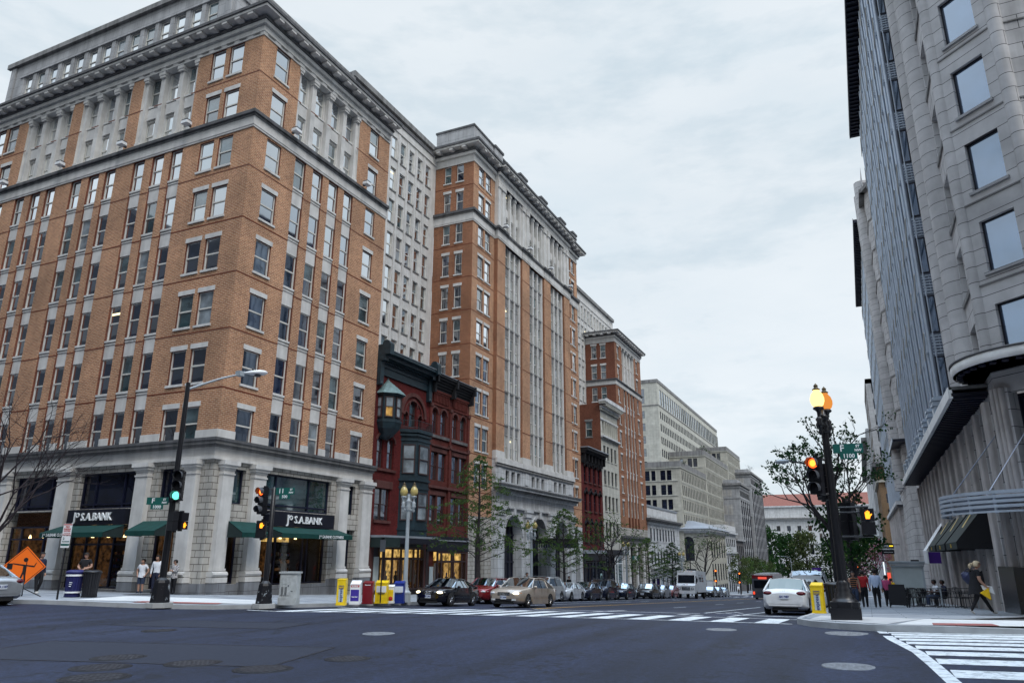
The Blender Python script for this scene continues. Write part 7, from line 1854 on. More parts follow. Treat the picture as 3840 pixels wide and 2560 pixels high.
    for f in fg:
        i = min(k % off for k in f)//K; xm = [vs[k] for k in f]; sd = 0 if max(abs(v[1]) for v in xm) < 1e-9 else (1 if sum(v[1] for v in xm) > 0 else -1)
        j = min(k % off for k in f) % K
        key = ('windscreen', 0) if i == cowl_i and j >= 6 else (('rear_window', 0) if i == rr_i and j >= 6 else ('side_window', (sd, 0 if i < rf_i+1 else (1 if i < rr_i else 2))))
        cls_.setdefault(key, []).append(f)
    for (nm, _), fs in cls_.items(): piece(nm, fs)
    # pillars and roof rails drawn over the glass, window line, door seams, sill
    for s in (1, -1):
        tr = MB()
        P = lambda i, j, o=.004: (ring[i][j][0], s*(ring[i][j][1]+o), ring[i][j][2]+.0)
        if cls != 'convertible':
            tr.path([P(cowl_i, 4), P(rf_i, 6), P(rf_i+1, 6), P(rr_i, 6), P(dk_i, 5 if cls in ('hatch', 'suv', 'van') else 4)], [.03, .032, .032, .035, .04], col, 6)
            tr.path([P(rf_i+1, 4), P(rf_i+1, 5), P(rf_i+1, 6)], .022, 'black_paint' if cls != 'van' else col, 5)
            tr.path([P(rr_i, 4), P(rr_i, 5), P(rr_i, 6)], .04, col, 5)
        else: tr.path([P(cowl_i, 4), P(rf_i, 6), (ring[rf_i][6][0], 0, ring[rf_i][6][2]+.02)], .03, col, 6)
        for xx in ((xf+xc)/2+.1, (xf+xr)/2+.1, xr-.05): tr.tube((xx, s*(w*1.002), zl+.22), (xx, s*(w*.992), bl), .006, .006, 'rubber', 4)
        for xx in ((xf+xr)/2+.3, xr+.15):
            hd_ = MB(); hd_.box(xx-.09, xx+.09, s*w*.99-.02, s*w*.99+.02, bl-.12, bl-.095, col); hd_.build('door_handle', root)
        tr.box(-L*.22, L*.20, s*w-.012, s*w+.006, zl-.02, zl+.23, 'rubber' if col == 'none' else col)
        tr.build('side_trim', root)
    for a_, b_ in ((N-.02, N-.12), (-N+.03, -N+.1)): tr = MB(); tr.box(a_, b_, -w*.56, w*.56, zl-.02, zl+.10, 'rubber'); tr.build('bumper_lip', root)
    # wheels in dark arches
    wb = wb or L*.58; fx = wb/2+prof.get('wo', .06)
    ar = MB()
    for s in (1, -1):
        for xx in (fx, fx-wb):
            n = 14; R = rw+.055
            ar.add([(xx+R*cos(pi*k/n), s*(w*1.004), rw+R*sin(pi*k/n)) for k in range(n+1)]+[(xx, s*(w*1.004), rw)]+[(xx+R, s*w*1.004, zl-.03), (xx-R, s*w*1.004, zl-.03)], [(k, k+1, n+1) for k in range(n)]+[(0, n+1, n+2), (n, n+3, n+1), (n+1, n+3, n+2)], 'black_matt')
    ar.build('wheel_arch', root)
    for s in (1, -1):
        for xx in (fx, fx-wb):
            mb = MB(); y = s*(w-.085); t = .105
            mb.lathe((xx, y, rw), [(rw*.66, -t), (rw*.93, -t), (rw, -t*.7), (rw, t*.7), (rw*.93, t), (rw*.66, t)], 'rubber', 24, axis='y'); tp = mb.build('wheel', root, (xx, y, rw))
            mb = MB(); o = s*(t-.015); mb.lathe((xx, y+o-s*.03, rw), [(.001, 0), (rw*.68, 0)] if s > 0 else [(rw*.68, 0), (.001, 0)], 'plastic_grey', 24, axis='y')
            mb.lathe((xx, y+o, rw), [(rw*.60, 0), (rw*.69, s*.012)], rim, 24, axis='y')
            for k in range(prof.get('spokes', 5)):
                a = 2*pi*k/prof.get('spokes', 5)+.3; mb.tube((xx+.03*cos(a), y+o, rw+.03*sin(a)), (xx+rw*.64*cos(a), y+o, rw+rw*.64*sin(a)), .035, .022, rim, 6)
            mb.lathe((xx, y+o-.01, rw), [(.045, 0), (.045, .03)], rim, 10, axis='y')
            r_ = bpy.data.objects.new('rim', mb.mesh('rim', (xx, y, rw))); r_.parent = tp; COL.objects.link(r_)
    lights = lights or 'lamp_glass'
    for s in (1, -1):
        mb = MB(); c = (N-.12, s*w*.66, nz-.13)
        mb.ball(c, .12, lights if not isinstance(lights, tuple) else lights[0 if s > 0 else 1], 12, 1.1, 1.5, .62); mb.ball((N-.30, s*w*.86, nz-.11), .075, 'amber_lens' if col == 'car_gold' else 'lamp_glass', 8, 1.3, .8, .8); mb.build('headlight', root)
        mb = MB(); c = (-N+.09, s*w*.70, (zt-.17) if cls in ('sedan', 'coupe', 'convertible') else bl-.05)
        if cls in ('suv', 'van', 'hatch'): mb.box(-N-.005, -N+.12, s*w*.80, s*w*.93, bl-.25, bl+.16, 'tail_lamp' if tail else 'red_lens')
        else: mb.ball(c, .13, 'tail_lamp' if tail else 'red_lens', 12, .9, 1.5, .68); mb.ball((-N+.17, s*w*.83, c[2]), .10, 'red_lens', 8, 1.3, .9, .7)
        mb.build('taillight', root)
        mb = MB(); mb.ball((xc-.18, s*(w+.09), bl+.06), .085, col, 10, .6, 1.25, .8); mb.tube((xc-.16, s*w*.97, bl+.02), (xc-.17, s*(w+.05), bl+.04), .02, .02, col, 5); mb.build('mirror', root)
    mb = MB(); g0, g1 = nz-.24, nz-.08
    mb.box(N-.06, N+.005, -w*.36, w*.36, g0, g1, 'black_matt')
    for k in range(3): mb.box(N-.02, N+.012, -w*.34, w*.34, g0+.03+k*.045, g0+.045+k*.045, rim if prof.get('grille', 1) else 'black_matt')
    mb.box(N-.05, N+.004, -w*.5, w*.5, zl+.12, zl+.22, 'black_matt'); mb.build('grille', root)
    for sgn, nm in ((1, 'bumper'), (-1, 'bumper')):
        mb = MB(); xx = sgn*(N-.015); a, b_ = sorted((xx-sgn*.12, xx+sgn*.025)); mb.box(a, b_, -w*.68, w*.68, zl+.22, zl+.34, col if not prof.get('dark_bumper') else 'plastic_grey'); mb.build('bumper', root)
    mb = MB(); x1 = N+.03; mb.box(x1-.01, x1, -.16, .16, zl+.20, zl+.36, 'plate'); pl = mb.build('licence_plate', root)
    mb = MB(); x2 = -N-.03 if cls != 'sedan_r' else -N; zz = prof.get('rp', zl+.42); mb.box(x2, x2+.012, -.17, .17, zz, zz+.16, 'plate'); pr = mb.build('licence_plate', root)
    if plate:
        L1 = text_mesh(plate, .11, 'blue_ink', .001, 0, .003, .9, T=lambda a, b2, e: (x1+.004-b2, a, zl+.28+e)); sub(L1, 'lettering', pl)
        L2 = text_mesh(plate, .11, 'blue_ink', .001, 0, .003, .9, T=lambda a, b2, e: (x2-.004+b2, -a, zz+.08+e)); sub(L2, 'lettering', pr)
    if extras: extras(root, L, W, H, dict(N=N, w=w, nz=nz, zl=zl, bl=bl, hz=hz, zt=zt, xc=xc, xf=xf, xr=xr, xd=xd))
    return root
SED = dict(hood=.93, tail=1.0, cowl=.29, rf=.43, rr=.70, deck=.87, nose=.80)
CPE = dict(hood=.84, tail=.97, cowl=.28, rf=.44, rr=.66, deck=.86, nose=.74)
HAT = dict(hood=.95, tail=1.30, cowl=.25, rf=.38, rr=.78, deck=.95, nose=.80)
SUV = dict(hood=1.08, tail=1.45, cowl=.24, rf=.36, rr=.82, deck=.96, nose=.93)
S = .04
def parked(fn, X, Yf, **k):
    L = k['L']; return fn(loc=(X, Yf+L/2, gz(X, Yf+L/2)), rz=-pi/2, pitch=-S, **k)
def rings(root, L, W, H, p):
    mb = MB()
    for k in range(4):
        for i in range(16):
            a, b = 2*pi*i/16, 2*pi*(i+1)/16; f = lambda t: (p['N']+.012, (k-1.5)*.085+.055*cos(t), p['nz']-.14+.055*sin(t)); mb.tube(f(a), f(b), .009, .009, 'chrome', 5, False)
    mb.build('ring_emblem', root)
TT = dict(hood=.88, tail=.92, cowl=.30, rf=.46, rr=.64, deck=.90, nose=.80, rw=.66, grille=0, spokes=6)
parked(car, -19.87, 33.0, name='coupe', label='glossy black round-roofed coupe with lit headlights waiting at the crosswalk', cat='car', L=4.04, W=1.76, H=1.35, col='car_black', prof=TT, cls='coupe', belt=.66, plate='EP 2361', lights=('head_lamp', 'head_lamp'), rw=.33, extras=rings)
def acx(root, L, W, H, p):
    mb = MB(); mb.tube((p['N']+.012, -.045, p['nz']-.21), (p['N']+.012, 0, p['nz']-.11), .008, .008, 'chrome', 5); mb.tube((p['N']+.012, .045, p['nz']-.21), (p['N']+.012, 0, p['nz']-.11), .008, .008, 'chrome', 5); mb.tube((p['N']+.012, -.03, p['nz']-.17), (p['N']+.012, .03, p['nz']-.17), .008, .008, 'chrome', 5); mb.build('emblem', root)
    mb = MB()
    for s in (1, -1): mb.box(p['N']-.08, p['N']+.01, s*W*.30-.1, s*W*.30+.1, p['zl']+.14, p['zl']+.22, 'lamp_glass')
    mb.build('fog_light', root)
parked(car, -16.06, 33.7, name='sedan', label='champagne gold four-door sedan with lit headlights nearest the centre line', cat='car', L=4.93, W=1.79, H=1.42, col='car_gold', prof=SED, belt=.64, plate='ET 2444', lights=('head_lamp', 'lamp_glass'), rw=.31, extras=acx)
parked(car, -21.0, 40.0, name='hatchback', label='red hatchback half hidden between the black coupe and the gold sedan', cat='car', L=4.3, W=1.75, H=1.45, col='car_red', prof=HAT, cls='hatch', belt=.66, plate=None)
K2 = gz
def rails(root, L, W, H, p):
    mb = MB()
    for s in (1, -1): mb.tube((p['xf']-.1, s*W*.36, H+.05), (p['xr'], s*W*.36, H+.04), .02, .02, 'plastic_grey', 6)
    mb.build('roof_rail', root)
parked(car, -21.4, 49.3, name='suv', label='white sport utility car with roof rails parked behind the gold sedan', cat='car', L=4.65, W=1.85, H=1.68, col='car_pearl', prof=SUV, cls='suv', belt=.63, rw=.34, extras=rails)
parked(car, -21.4, 54.2, name='convertible', label='white convertible with dark soft top, third in the parked row', cat='car', L=4.2, W=1.84, H=1.34, col='car_white', prof=dict(SED, hood=.9, nose=.78), cls='sedan', belt=.66, rw=.33)
parked(car, -21.4, 58.7, name='sedan', label='dark blue sedan parked between the white convertible and dark wagon', cat='car', L=4.3, W=1.82, H=1.45, col='car_navy', prof=SED, belt=.64)
parked(car, -21.4, 63.2, name='suv', label='dark blue-grey sport utility car with roof rails in mid row', cat='car', L=4.2, W=1.85, H=1.7, col='car_navy', prof=SUV, cls='suv', belt=.62, rw=.34, extras=rails)
parked(car, -21.4, 69.0, name='sedan', label='dark sedan with pale windscreen reflections before the gap in the row', cat='car', L=4.55, W=1.8, H=1.45, col='car_navy', prof=SED, belt=.64, glass='car_glass_pale')
parked(car, -21.4, 78.4, name='station_wagon', label='black station wagon with roof rack after the gap in the parked row', cat='car', L=4.6, W=1.8, H=1.5, col='car_black', prof=HAT, cls='suv', belt=.62, plate='BX', extras=rails)
parked(car, -21.4, 83.6, name='sedan', label='silver-grey sedan behind the black station wagon', cat='car', L=4.4, W=1.75, H=1.42, col='car_silver', prof=SED, belt=.64)
parked(car, -21.6, 89.0, name='sedan', label='dull pink sedan half hidden left of the delivery truck', cat='car', L=4.3, W=1.7, H=1.42, col='car_pink', prof=SED, belt=.64)
parked(car, -21.4, 113.2, name='sedan', label='dark sedan parked just behind the delivery truck', cat='car', L=4.5, W=1.8, H=1.45, col='car_black', prof=SED, belt=.64)
parked(car, -21.4, 118.2, name='sedan', label='dark grey sedan near the far crosswalk, last but one in the row', cat='car', L=4.5, W=1.8, H=1.45, col='car_grey', prof=SED, belt=.64)
parked(car, -21.3, 123.3, name='sedan', label='silver sedan last in the parked row at the far crosswalk', cat='car', L=4.5, W=1.8, H=1.42, col='car_silver', prof=SED, belt=.64)
def civic(root, L, W, H, p):
    mb = MB(); x = -p['N']-.012
    for a, b in (((-.035, .04), (-.028, -.04)), ((.035, .04), (.028, -.04)), ((-.03, 0), (.03, 0))): mb.tube((x+.05, a[0], p['zt']-.10+a[1]), (x+.05, b[0], p['zt']-.10+b[1]), .007, .007, 'chrome', 5)
    mb.build('emblem', root); mb = MB(); mb.box(x-.0, x+.05, -W*.34, W*.34, .30, .34, 'plastic_grey'); mb.build('bumper_seam', root)
X, Y = -3.05, 34.2
car('coupe', 'white two-door coupe with dark tail lights parked at the right kerb, nearest of its row', 'car', (X, Y, gz(X, Y)), pi/2, 4.4, 1.70, 1.39, 'car_white', dict(CPE, hood=.86, tail=.98, rp=.60), 'coupe', .62, 'BX 7987', pitch=S, glass='car_glass_pale', extras=civic)
X, Y = -2.95, 39.8; car('hatchback', 'black car squeezed between the white coupe and the white van', 'car', (X, Y, gz(X, Y)), pi/2, 4.3, 1.75, 1.45, 'car_black', HAT, 'hatch', .64, None, pitch=S)
X, Y = -2.95, 46.3; car('van', 'white van with large dark rear window beyond the white coupe', 'car', (X, Y, gz(X, Y)), pi/2, 5.0, 1.95, 1.98, 'car_white', dict(SUV, hood=1.1, tail=1.7, rr=.9, deck=.985), 'van', .58, None, pitch=S)
X, Y = -30.2, 17.2; car('sedan', 'silver sedan leaving the picture at the far left edge', 'car', (X, Y, gz(X, Y)), pi, 4.6, 1.78, 1.42, 'car_silver', dict(SED, rp=.58), 'sedan', .64, 'VA 1187', glass='car_glass_pale')
for (X, Y, rz, c, lb) in ((-33.8, 276, .4, 'car_white', 'small white car far away at the next junction'), (-8.5, 118, pi/2, 'car_red', 'red car with lit tail lights far down the right lane'), (-6.0, 92, pi/2, 'car_silver', 'silver car driving away beyond the white van'), (-5.6, 72, pi/2, 'car_grey', 'grey car driving away in the right lane')):
    car('sedan', lb, 'car', (X, Y, gz(X, Y)), rz, 4.5, 1.75, 1.42, c, SED, 'sedan', .64, None, tail=True)
# delivery truck
X, Y = -20.1, 97.0; root = thing('delivery_truck', 'white box delivery truck with purple and red lettering, double-parked facing the viewer', 'truck', (X, Y, gz(X, Y)), -pi/2, local=True); root.rotation_euler = (0, -S, -pi/2)
mb = MB(); mb.box(-3.5, 2.2, -1.15, 1.15, .75, 3.25, 'car_white'); mb.build('cargo_box', root)
mb = MB(); mb.sweep([(2.2, .6), (3.5, .6), (3.55, 1.45), (3.05, 1.75), (2.75, 2.75), (2.75, 3.1), (2.2, 3.2)], 'y', 0, 0, 'car_white')
mb = MB(); pr = [(2.2, .6), (3.45, .6), (3.5, 1.5), (3.15, 1.75), (2.85, 2.8), (2.8, 3.15), (2.2, 3.22)]
vs = [(p, -1.12, q) for p, q in pr]+[(p, 1.12, q) for p, q in pr]; n = len(pr); mb.add(vs, [(i, (i+1) % n, n+(i+1) % n, n+i) for i in range(n)]+[tuple(range(n-1, -1, -1)), tuple(range(n, 2*n))], 'car_white'); mb.build('cab', root)
mb = MB(); mb.add([(3.17, -1.0, 1.8), (3.17, 1.0, 1.8), (2.88, 1.0, 2.72), (2.88, -1.0, 2.72)], [(0, 1, 2, 3)], 'car_glass'); mb.box(2.4, 2.95, 1.121, 1.13, 1.75, 2.65, 'car_glass'); mb.build('windscreen', root)
mb = MB(); mb.box(3.44, 3.53, -.5, .5, .95, 1.35, 'black_matt')
for k in range(4): mb.box(3.53, 3.545, -.48, .48, 1.0+k*.09, 1.03+k*.09, 'chrome')
mb.build('grille', root)
for s in (1, -1):
    mb = MB(); mb.box(3.46, 3.53, s*.78-.15, s*.78+.15, 1.0, 1.28, 'plastic_grey'); mb.lathe((3.53, s*.78, 1.14), [(.1, 0), (.001, .03)], 'lamp_glass', 12, axis='x'); mb.build('headlight', root)
    mb = MB(); mb.box(3.0, 3.1, s*1.2, s*1.38, 1.9, 2.35, 'black_paint'); mb.tube((2.9, s*1.1, 2.3), (3.05, s*1.3, 2.2), .02, .02, 'black_paint', 5); mb.build('mirror', root)
    for xx in (2.35, -2.3):
        mb = MB(); mb.lathe((xx, s*1.0, .42), [(.25, -.13), (.42, -.13), (.42, .13), (.25, .13)], 'rubber', 20, axis='y'); mb.lathe((xx, s*1.0+s*.1, .42), [(.001, 0), (.26, 0)], 'white_paint', 16, axis='y'); mb.build('wheel', root)
mb = MB(); mb.box(3.45, 3.62, -1.1, 1.1, .55, .85, 'white_paint'); mb.box(-3.6, -3.5, -1.1, 1.1, .5, .7, 'plastic_grey'); mb.box(3.62, 3.63, -.16, .16, .62, .78, 'plate'); mb.build('bumper', root)
for k in (-.4, -.2, 0, .2, .4): mb = MB(); mb.box(2.78, 2.84, k*1.6-.05, k*1.6+.05, 3.12, 3.17, 'amber_lens'); mb.build('marker_light', root)
L = MB(); merge(L, text_mesh('Fed', 1.15, 'purple', .004, 0, .02, .82, T=lambda a, b, e: (-.35-(a-.0)+.75, 1.153-b*-1 if 0 else 1.155, 2.35+e))); merge(L, text_mesh('Ex', 1.15, 'red_ink', .004, 0, .02, .82, T=lambda a, b, e: (-1.55-a+.35, 1.155, 2.35+e)))
merge(L, text_mesh('Fed', .24, 'purple', .002, 0, .004, .85, T=lambda a, b, e: (3.52-.35*(1.52+e-1.45), -.2+a, 1.62+e*.6))); merge(L, text_mesh('Ex', .24, 'red_ink', .002, 0, .004, .85, T=lambda a, b, e: (3.52-.35*(1.52+e-1.45), .18+a, 1.62+e*.6))); L.build('lettering', root)
# bus and van tops further on
X, Y = -11.6, 103; root = thing('bus', 'dark grey and red city bus with lit sign driving away behind the white coupe', 'bus', (X, Y, gz(X, Y)), pi/2, local=True)
mb = MB(); mb.box(-5.5, 5.5, -1.25, 1.25, .4, 2.6, 'car_grey'); mb.box(-5.5, 5.5, -1.22, 1.22, 2.6, 3.0, 'car_red'); mb.box(-5.2, 5, -1., 1., 3.0, 3.15, 'car_white'); mb.build('body', root)
mb = MB(); mb.box(-5.53, -5.5, -1.0, 1.0, 1.5, 2.4, 'car_glass'); mb.box(-5., 5., -1.27, -1.25, 1.4, 2.3, 'car_glass'); mb.box(-5., 5., 1.25, 1.27, 1.4, 2.3, 'car_glass'); mb.build('window', root)
mb = MB(); mb.box(-5.56, -5.5, -.5, .5, 2.55, 2.8, 'neon_red'); mb.build('route_sign', root)
for s in (1, -1):
    mb = MB(); mb.box(-5.55, -5.5, s*1.1-.1, s*1.1+.1, .8, 1.1, 'tail_lamp'); mb.build('taillight', root)
    for xx in (3.2, -3.): mb = MB(); mb.lathe((xx, s*1.12, .48), [(.3, -.12), (.48, -.12), (.48, .12), (.3, .12)], 'rubber', 18, axis='y'); mb.build('wheel', root)
# ------------------------------------------------------------------ people
plain('skin', (.42, .24, .17), .6, var=.06); plain('skin_dark', (.10, .05, .035), .6, var=.06); plain('shirt_white', (.66, .68, .72), .8, var=.08, scale=12); plain('shirt_blue', (.42, .50, .66), .8, var=.08, scale=10)
plain('shirt_red', (.34, .012, .016), .8, var=.15, scale=10); plain('shirt_pink', (.42, .06, .16), .8, var=.15, scale=10); plain('cloth_black', (.010, .010, .013), .85, var=.3, scale=10); plain('cloth_navy', (.016, .020, .045), .85, var=.3, scale=10)
plain('denim', (.03, .045, .085), .85, var=.3, scale=14); plain('hair_dark', (.012, .008, .007), .7, var=.3, scale=40); plain('hair_blonde', (.58, .46, .30), .6, var=.25, scale=40); plain('shoe_pale', (.5, .48, .45), .6); plain('bag_yellow', (.80, .50, .01), .55, var=.2, scale=12); plain('bag_navy', (.02, .025, .07), .5, var=.3, scale=6)
plain('jacket_orange', (.7, .22, .05), .7)
m_, nt_, out_ = newmat('print_blouse'); b_ = principled(nt_, out_, (.4, .4, .4), .8)
nt_.links.new(ramp(nt_, noise(nt_, wpos(nt_), 16, 2, .6), [(.44, (.03, .03, .05)), (.5, (.55, .52, .5)), (.58, (.62, .6, .6)), (.64, (.06, .05, .08))]), b_.inputs['Base Color'])
m_, nt_, out_ = newmat('striped_top'); b_ = principled(nt_, out_, (.02, .02, .02), .8)
sp_ = nt_.nodes.new('ShaderNodeSeparateXYZ'); nt_.links.new(wpos(nt_), sp_.inputs[0]); nt_.links.new(ramp(nt_, mathn(nt_, 'FRACT', mathn(nt_, 'MULTIPLY', sp_.outputs[2], 11.)), [(.70, (.010, .010, .012)), (.78, (.35, .13, .05))]), b_.inputs['Base Color'])
def person(label, loc, rz, H=1.72, J=None, top='shirt_white', sleeve='long', bottom='cloth_black', legs='long', shoe='cloth_black', hair='hair_dark', hairlen=0, skin='skin', bulk=1.12, extras=None, turn=0., glasses=False):
    """figure faces local -y; joints in fractions of the height"""
    root = thing('person', label, 'person', loc, rz, local=True)
    j = dict(pel=(0, 0, .53), wai=(0, 0, .62), che=(0, 0, .73), nec=(0, .005, .825), hd=(0, -.004, .87),
             sl=(.105, 0, .80), el=(.135, .015, .635), wl=(.142, -.02, .49), sr=(-.105, 0, .80), er=(-.135, .015, .635), wr=(-.142, -.02, .49),
             hl=(.052, 0, .51), kl=(.058, -.01, .285), al=(.06, .012, .045), tl=(.064, -.085, .022), hr=(-.052, 0, .51), kr=(-.058, -.01, .285), ar=(-.06, .012, .045), tr=(-.064, -.085, .022))
    j.update(J or {})
    rad = dict(pel=(.088, .066), wai=(.078, .058), che=(.092, .064), nec=(.034, .034), hd=(.031, .033), sl=(.046, .046), el=(.032, .032), wl=(.019, .019), hl=(.062, .064), kl=(.042, .044), al=(.028, .030), tl=(.022, .017))
    names = list(j); V = [tuple(c*H for c in j[n]) for n in names]; ix = {n: i for i, n in enumerate(names)}
    bones = [('pel', 'wai', 'top'), ('wai', 'che', 'top'), ('che', 'nec', 'top'), ('nec', 'hd', 'skin')]
    for s in 'lr':
        bones += [('che', 's'+s, 'top'), ('s'+s, 'e'+s, 'up'), ('e'+s, 'w'+s, 'fore'), ('pel', 'h'+s, 'bot'), ('h'+s, 'k'+s, 'thigh'), ('k'+s, 'a'+s, 'shin'), ('a'+s, 't'+s, 'shoe')]
    me = bpy.data.meshes.new('figure'); me.from_pydata(V, [(ix[a], ix[b]) for a, b, _ in bones], []); ob = bpy.data.objects.new('figure', me)
    TMP.collection.objects.link(ob); TMP.collection.objects.unlink(ob)
    md = ob.modifiers.new('s', 'SKIN'); md.use_smooth_shade = True; sub_ = ob.modifiers.new('u', 'SUBSURF'); sub_.levels = 1; sub_.render_levels = 1
    if not me.skin_vertices: me.attributes  # layer is created with the modifier
    for n, i in ix.items():
        k = n if n in rad else n[0]+'l'; r_ = rad[k]; f = bulk if k in ('pel', 'wai', 'che', 'hl') else 1.
        me.skin_vertices[0].data[i].radius = (r_[0]*H*f, r_[1]*H*f)
        me.skin_vertices[0].data[i].use_root = (n == 'pel')
    ev = evalmesh(ob); bpy.data.objects.remove(ob)
    cm = dict(top=top, skin=skin, up=top if sleeve != 'none' else skin, fore=top if sleeve == 'long' else skin, bot=bottom, thigh=bottom, shin=bottom if legs == 'long' else skin, shoe=shoe)
    mb = MB(); vs = [v.co.copy() for v in ev.vertices]; seg = [(Vector(V[ix[a]]), Vector(V[ix[b]]), c) for a, b, c in bones]
    groups = {}
    for p in ev.polygons:
        c = sum((vs[k] for k in p.vertices), Vector())/len(p.vertices); best = None
        for a, b, kd in seg:
            t = max(0, min(1, (c-a).dot(b-a)/max(1e-6, (b-a).length_squared))); d = (c-a-(b-a)*t).length
            if best is None or d < best[0]: best = (d, kd, t)
        kd, t = best[1], best[2]; m = cm[kd]
        if kd == 'up' and sleeve == 'short' and t > .62: m = skin
        if kd == 'fore' and sleeve == 'long' and t > .93: m = skin
        if kd == 'shin' and legs == 'short': m = bottom if t < .06 else skin
        if kd == 'shin' and legs == 'long' and t > .95: m = shoe
        if kd == 'top' and c.z < j['pel'][2]*H-.02: m = bottom
        groups.setdefault(m, []).append(tuple(p.vertices))
    for m, fs in groups.items():
        for f in fs: mb.f.append(list(f)); mb.m.append(mb.mi(m)); mb.sm.append(True)
    mb.v = [tuple(v) for v in vs]
    # head with face
    hc = Vector(j['hd'])*H+Vector((0, -.012*H, .058*H)); r_ = .062*H; ct, st = cos(turn), sin(turn)
    R = lambda x, y, z: (hc.x+x*ct-y*st, hc.y+x*st+y*ct, hc.z+z)
    o = mb.T; mb.T = R
    mb.ball((0, 0, 0), r_, skin, 16, .80, .95, 1.12); mb.ball((0, -r_*.35, -r_*.62), r_*.55, skin, 10, .85, .9, .8)
    mb.add([(-r_*.13, -r_*.86, -r_*.30), (r_*.13, -r_*.86, -r_*.30), (0, -r_*1.17, -r_*.22), (0, -r_*.9, r_*.18)], [(0, 1, 2), (0, 2, 3), (2, 1, 3)], skin)
    for s in (-1, 1):
        mb.ball((s*r_*.30, -r_*.80, r_*.10), r_*.10, 'hair_dark', 6, 1.3, .8, .8); mb.ball((s*r_*.80, r_*.02, -.05*r_), r_*.2, skin, 6, .4, .8, 1.2)
        mb.add([(s*r_*.12, -r_*.92, r_*.27), (s*r_*.48, -r_*.80, r_*.27), (s*r_*.48, -r_*.79, r_*.34), (s*r_*.12, -r_*.90, r_*.34)], [(0, 1, 2, 3)], hair)
    mb.add([(-r_*.24, -r_*.87, -r_*.50), (r_*.24, -r_*.87, -r_*.50), (r_*.18, -r_*.88, -r_*.58), (-r_*.18, -r_*.88, -r_*.58)], [(0, 1, 2, 3)], 'shirt_pink')
    mb.T = o
    # hands: palm, four fingers, thumb
    for s in 'lr':
        w_, e_ = Vector(j['w'+s])*H, Vector(j['e'+s])*H; d = (w_-e_).normalized(); side = Vector((1 if s == 'l' else -1, 0, 0)); a = d.cross(side)
        a = (a if a.length > .1 else Vector((0, 1, 0))).normalized(); n = d.cross(a).normalized(); pc = w_+d*.028*H
        ps = [w_-d*.008*H, w_+d*.022*H, w_+d*.048*H]; mb.tube(ps[0], ps[1], .015*H, .020*H, skin, 8); mb.tube(ps[1], ps[2], .020*H, .019*H, skin, 8)
        for k, (off, ln) in enumerate(((-.0135, .036), (-.0045, .042), (.0045, .039), (.0135, .031))):
            b0 = w_+d*.044*H+a*off*H; b1 = b0+d*ln*.55*H+n*.004*H; b2 = b1+(d*.8+n*.6)*ln*.45*H; mb.path([b0, b1, b2], [.0052*H, .0048*H, .0038*H], skin, 6)
        t0 = w_+d*.016*H-a*.017*H; mb.path([t0, t0+(d*.7-a*.7)*.022*H, t0+(d*.95-a*.5)*.040*H], [.0065*H, .0058*H, .0045*H], skin, 6)
    mb.build('body', root)
    h = MB(R); N = 16; vs = []; prof = [(1.13, 0.), (1.08, .35), (.92, .68), (.55, .92), (.05, 1.02)]
    n2 = len(prof)
    lo = -.55-hairlen
    rows = [(1.0, lo), (1.10, lo*.5)]+[(a, b) for a, b in prof]
    for q, zz in rows:
        for k in range(N):
            t = 2*pi*k/N; front = -sin(t)  # 1 toward face
            z_ = zz
            if zz < .3 and front > .35: z_ = .38+(.3-0)*.25
            vs.append((r_*.84*q*cos(t), r_*(.99*q*sin(t))+r_*.04, r_*1.12*max(z_, zz if front < .35 else .42)))
    h.add(vs, [(i*N+k, i*N+(k+1) % N, (i+1)*N+(k+1) % N, (i+1)*N+k) for i in range(len(rows)-1) for k in range(N)], hair, True); h.build('hair', root)
    if glasses: g = MB(R); g.box(-r_*.55, r_*.55, -r_*.97, -r_*.90, r_*.03, r_*.2, 'black_matt'); g.box(-r_*.82, r_*.82, -r_*.9, r_*.0, r_*.1, r_*.15, 'black_matt'); g.build('glasses', root)
    if extras: extras(root, H, j)
    return root
W1 = dict(kl=(.05, -.05, .29), al=(.05, .05, .055), tl=(.05, -.03, .02), kr=(-.05, -.02, .285), ar=(-.05, -.05, .045), tr=(-.05, -.13, .022))
POCK = dict(el=(.185, .03, .64), wl=(.125, -.03, .515), er=(-.185, .03, .64), wr=(-.125, -.03, .515))
F = radians(48)   # the group by the wall looks out toward the junction
def shirt_tail(m, ll=.10):
    def f(root, H, j):
        mb = MB(); N = 20; vs = []
        for q, z in ((.088, .60), (.104, .53), (.112, .455)):
            for k in range(N): t = 2*pi*k/N; vs.append((q*H*cos(t)*1.05, q*H*sin(t)*.8, (z+.008*cos(3*t))*H))
        mb.add(vs, [(i*N+k, i*N+(k+1) % N, (i+1)*N+(k+1) % N, (i+1)*N+k) for i in range(2) for k in range(N)], m, True); mb.build('shirt_tail', root)
    return f
def shorts(root, H, j):
    shirt_tail('shirt_white')(root, H, j); mb = MB()
    for s in (1, -1): mb.lathe((s*.056*H, -.003*H, .27*H), [(.055*H, 0), (.062*H, .1*H), (.065*H, .22*H)], 'denim', 14)
    mb.build('shorts', root)
def P(x, y): return (x, y, sz(x, y)+.006)
person('boy in white short-sleeved shirt and dark shorts standing by the stone pilaster', P(-32.2, 26.45), F-.5, 1.62, POCK, 'shirt_white', 'short', 'denim', 'short', 'cloth_navy', extras=shorts, turn=-.5)
person('man in long-sleeved white shirt and dark trousers beside the boy', P(-31.45, 26.65), F-.4, 1.80, dict(el=(.155, .02, .64), wl=(.13, -.06, .50), er=(-.15, .02, .64), wr=(-.14, -.03, .49)), 'shirt_white', 'long', 'cloth_navy', bulk=1.12, turn=-.6)
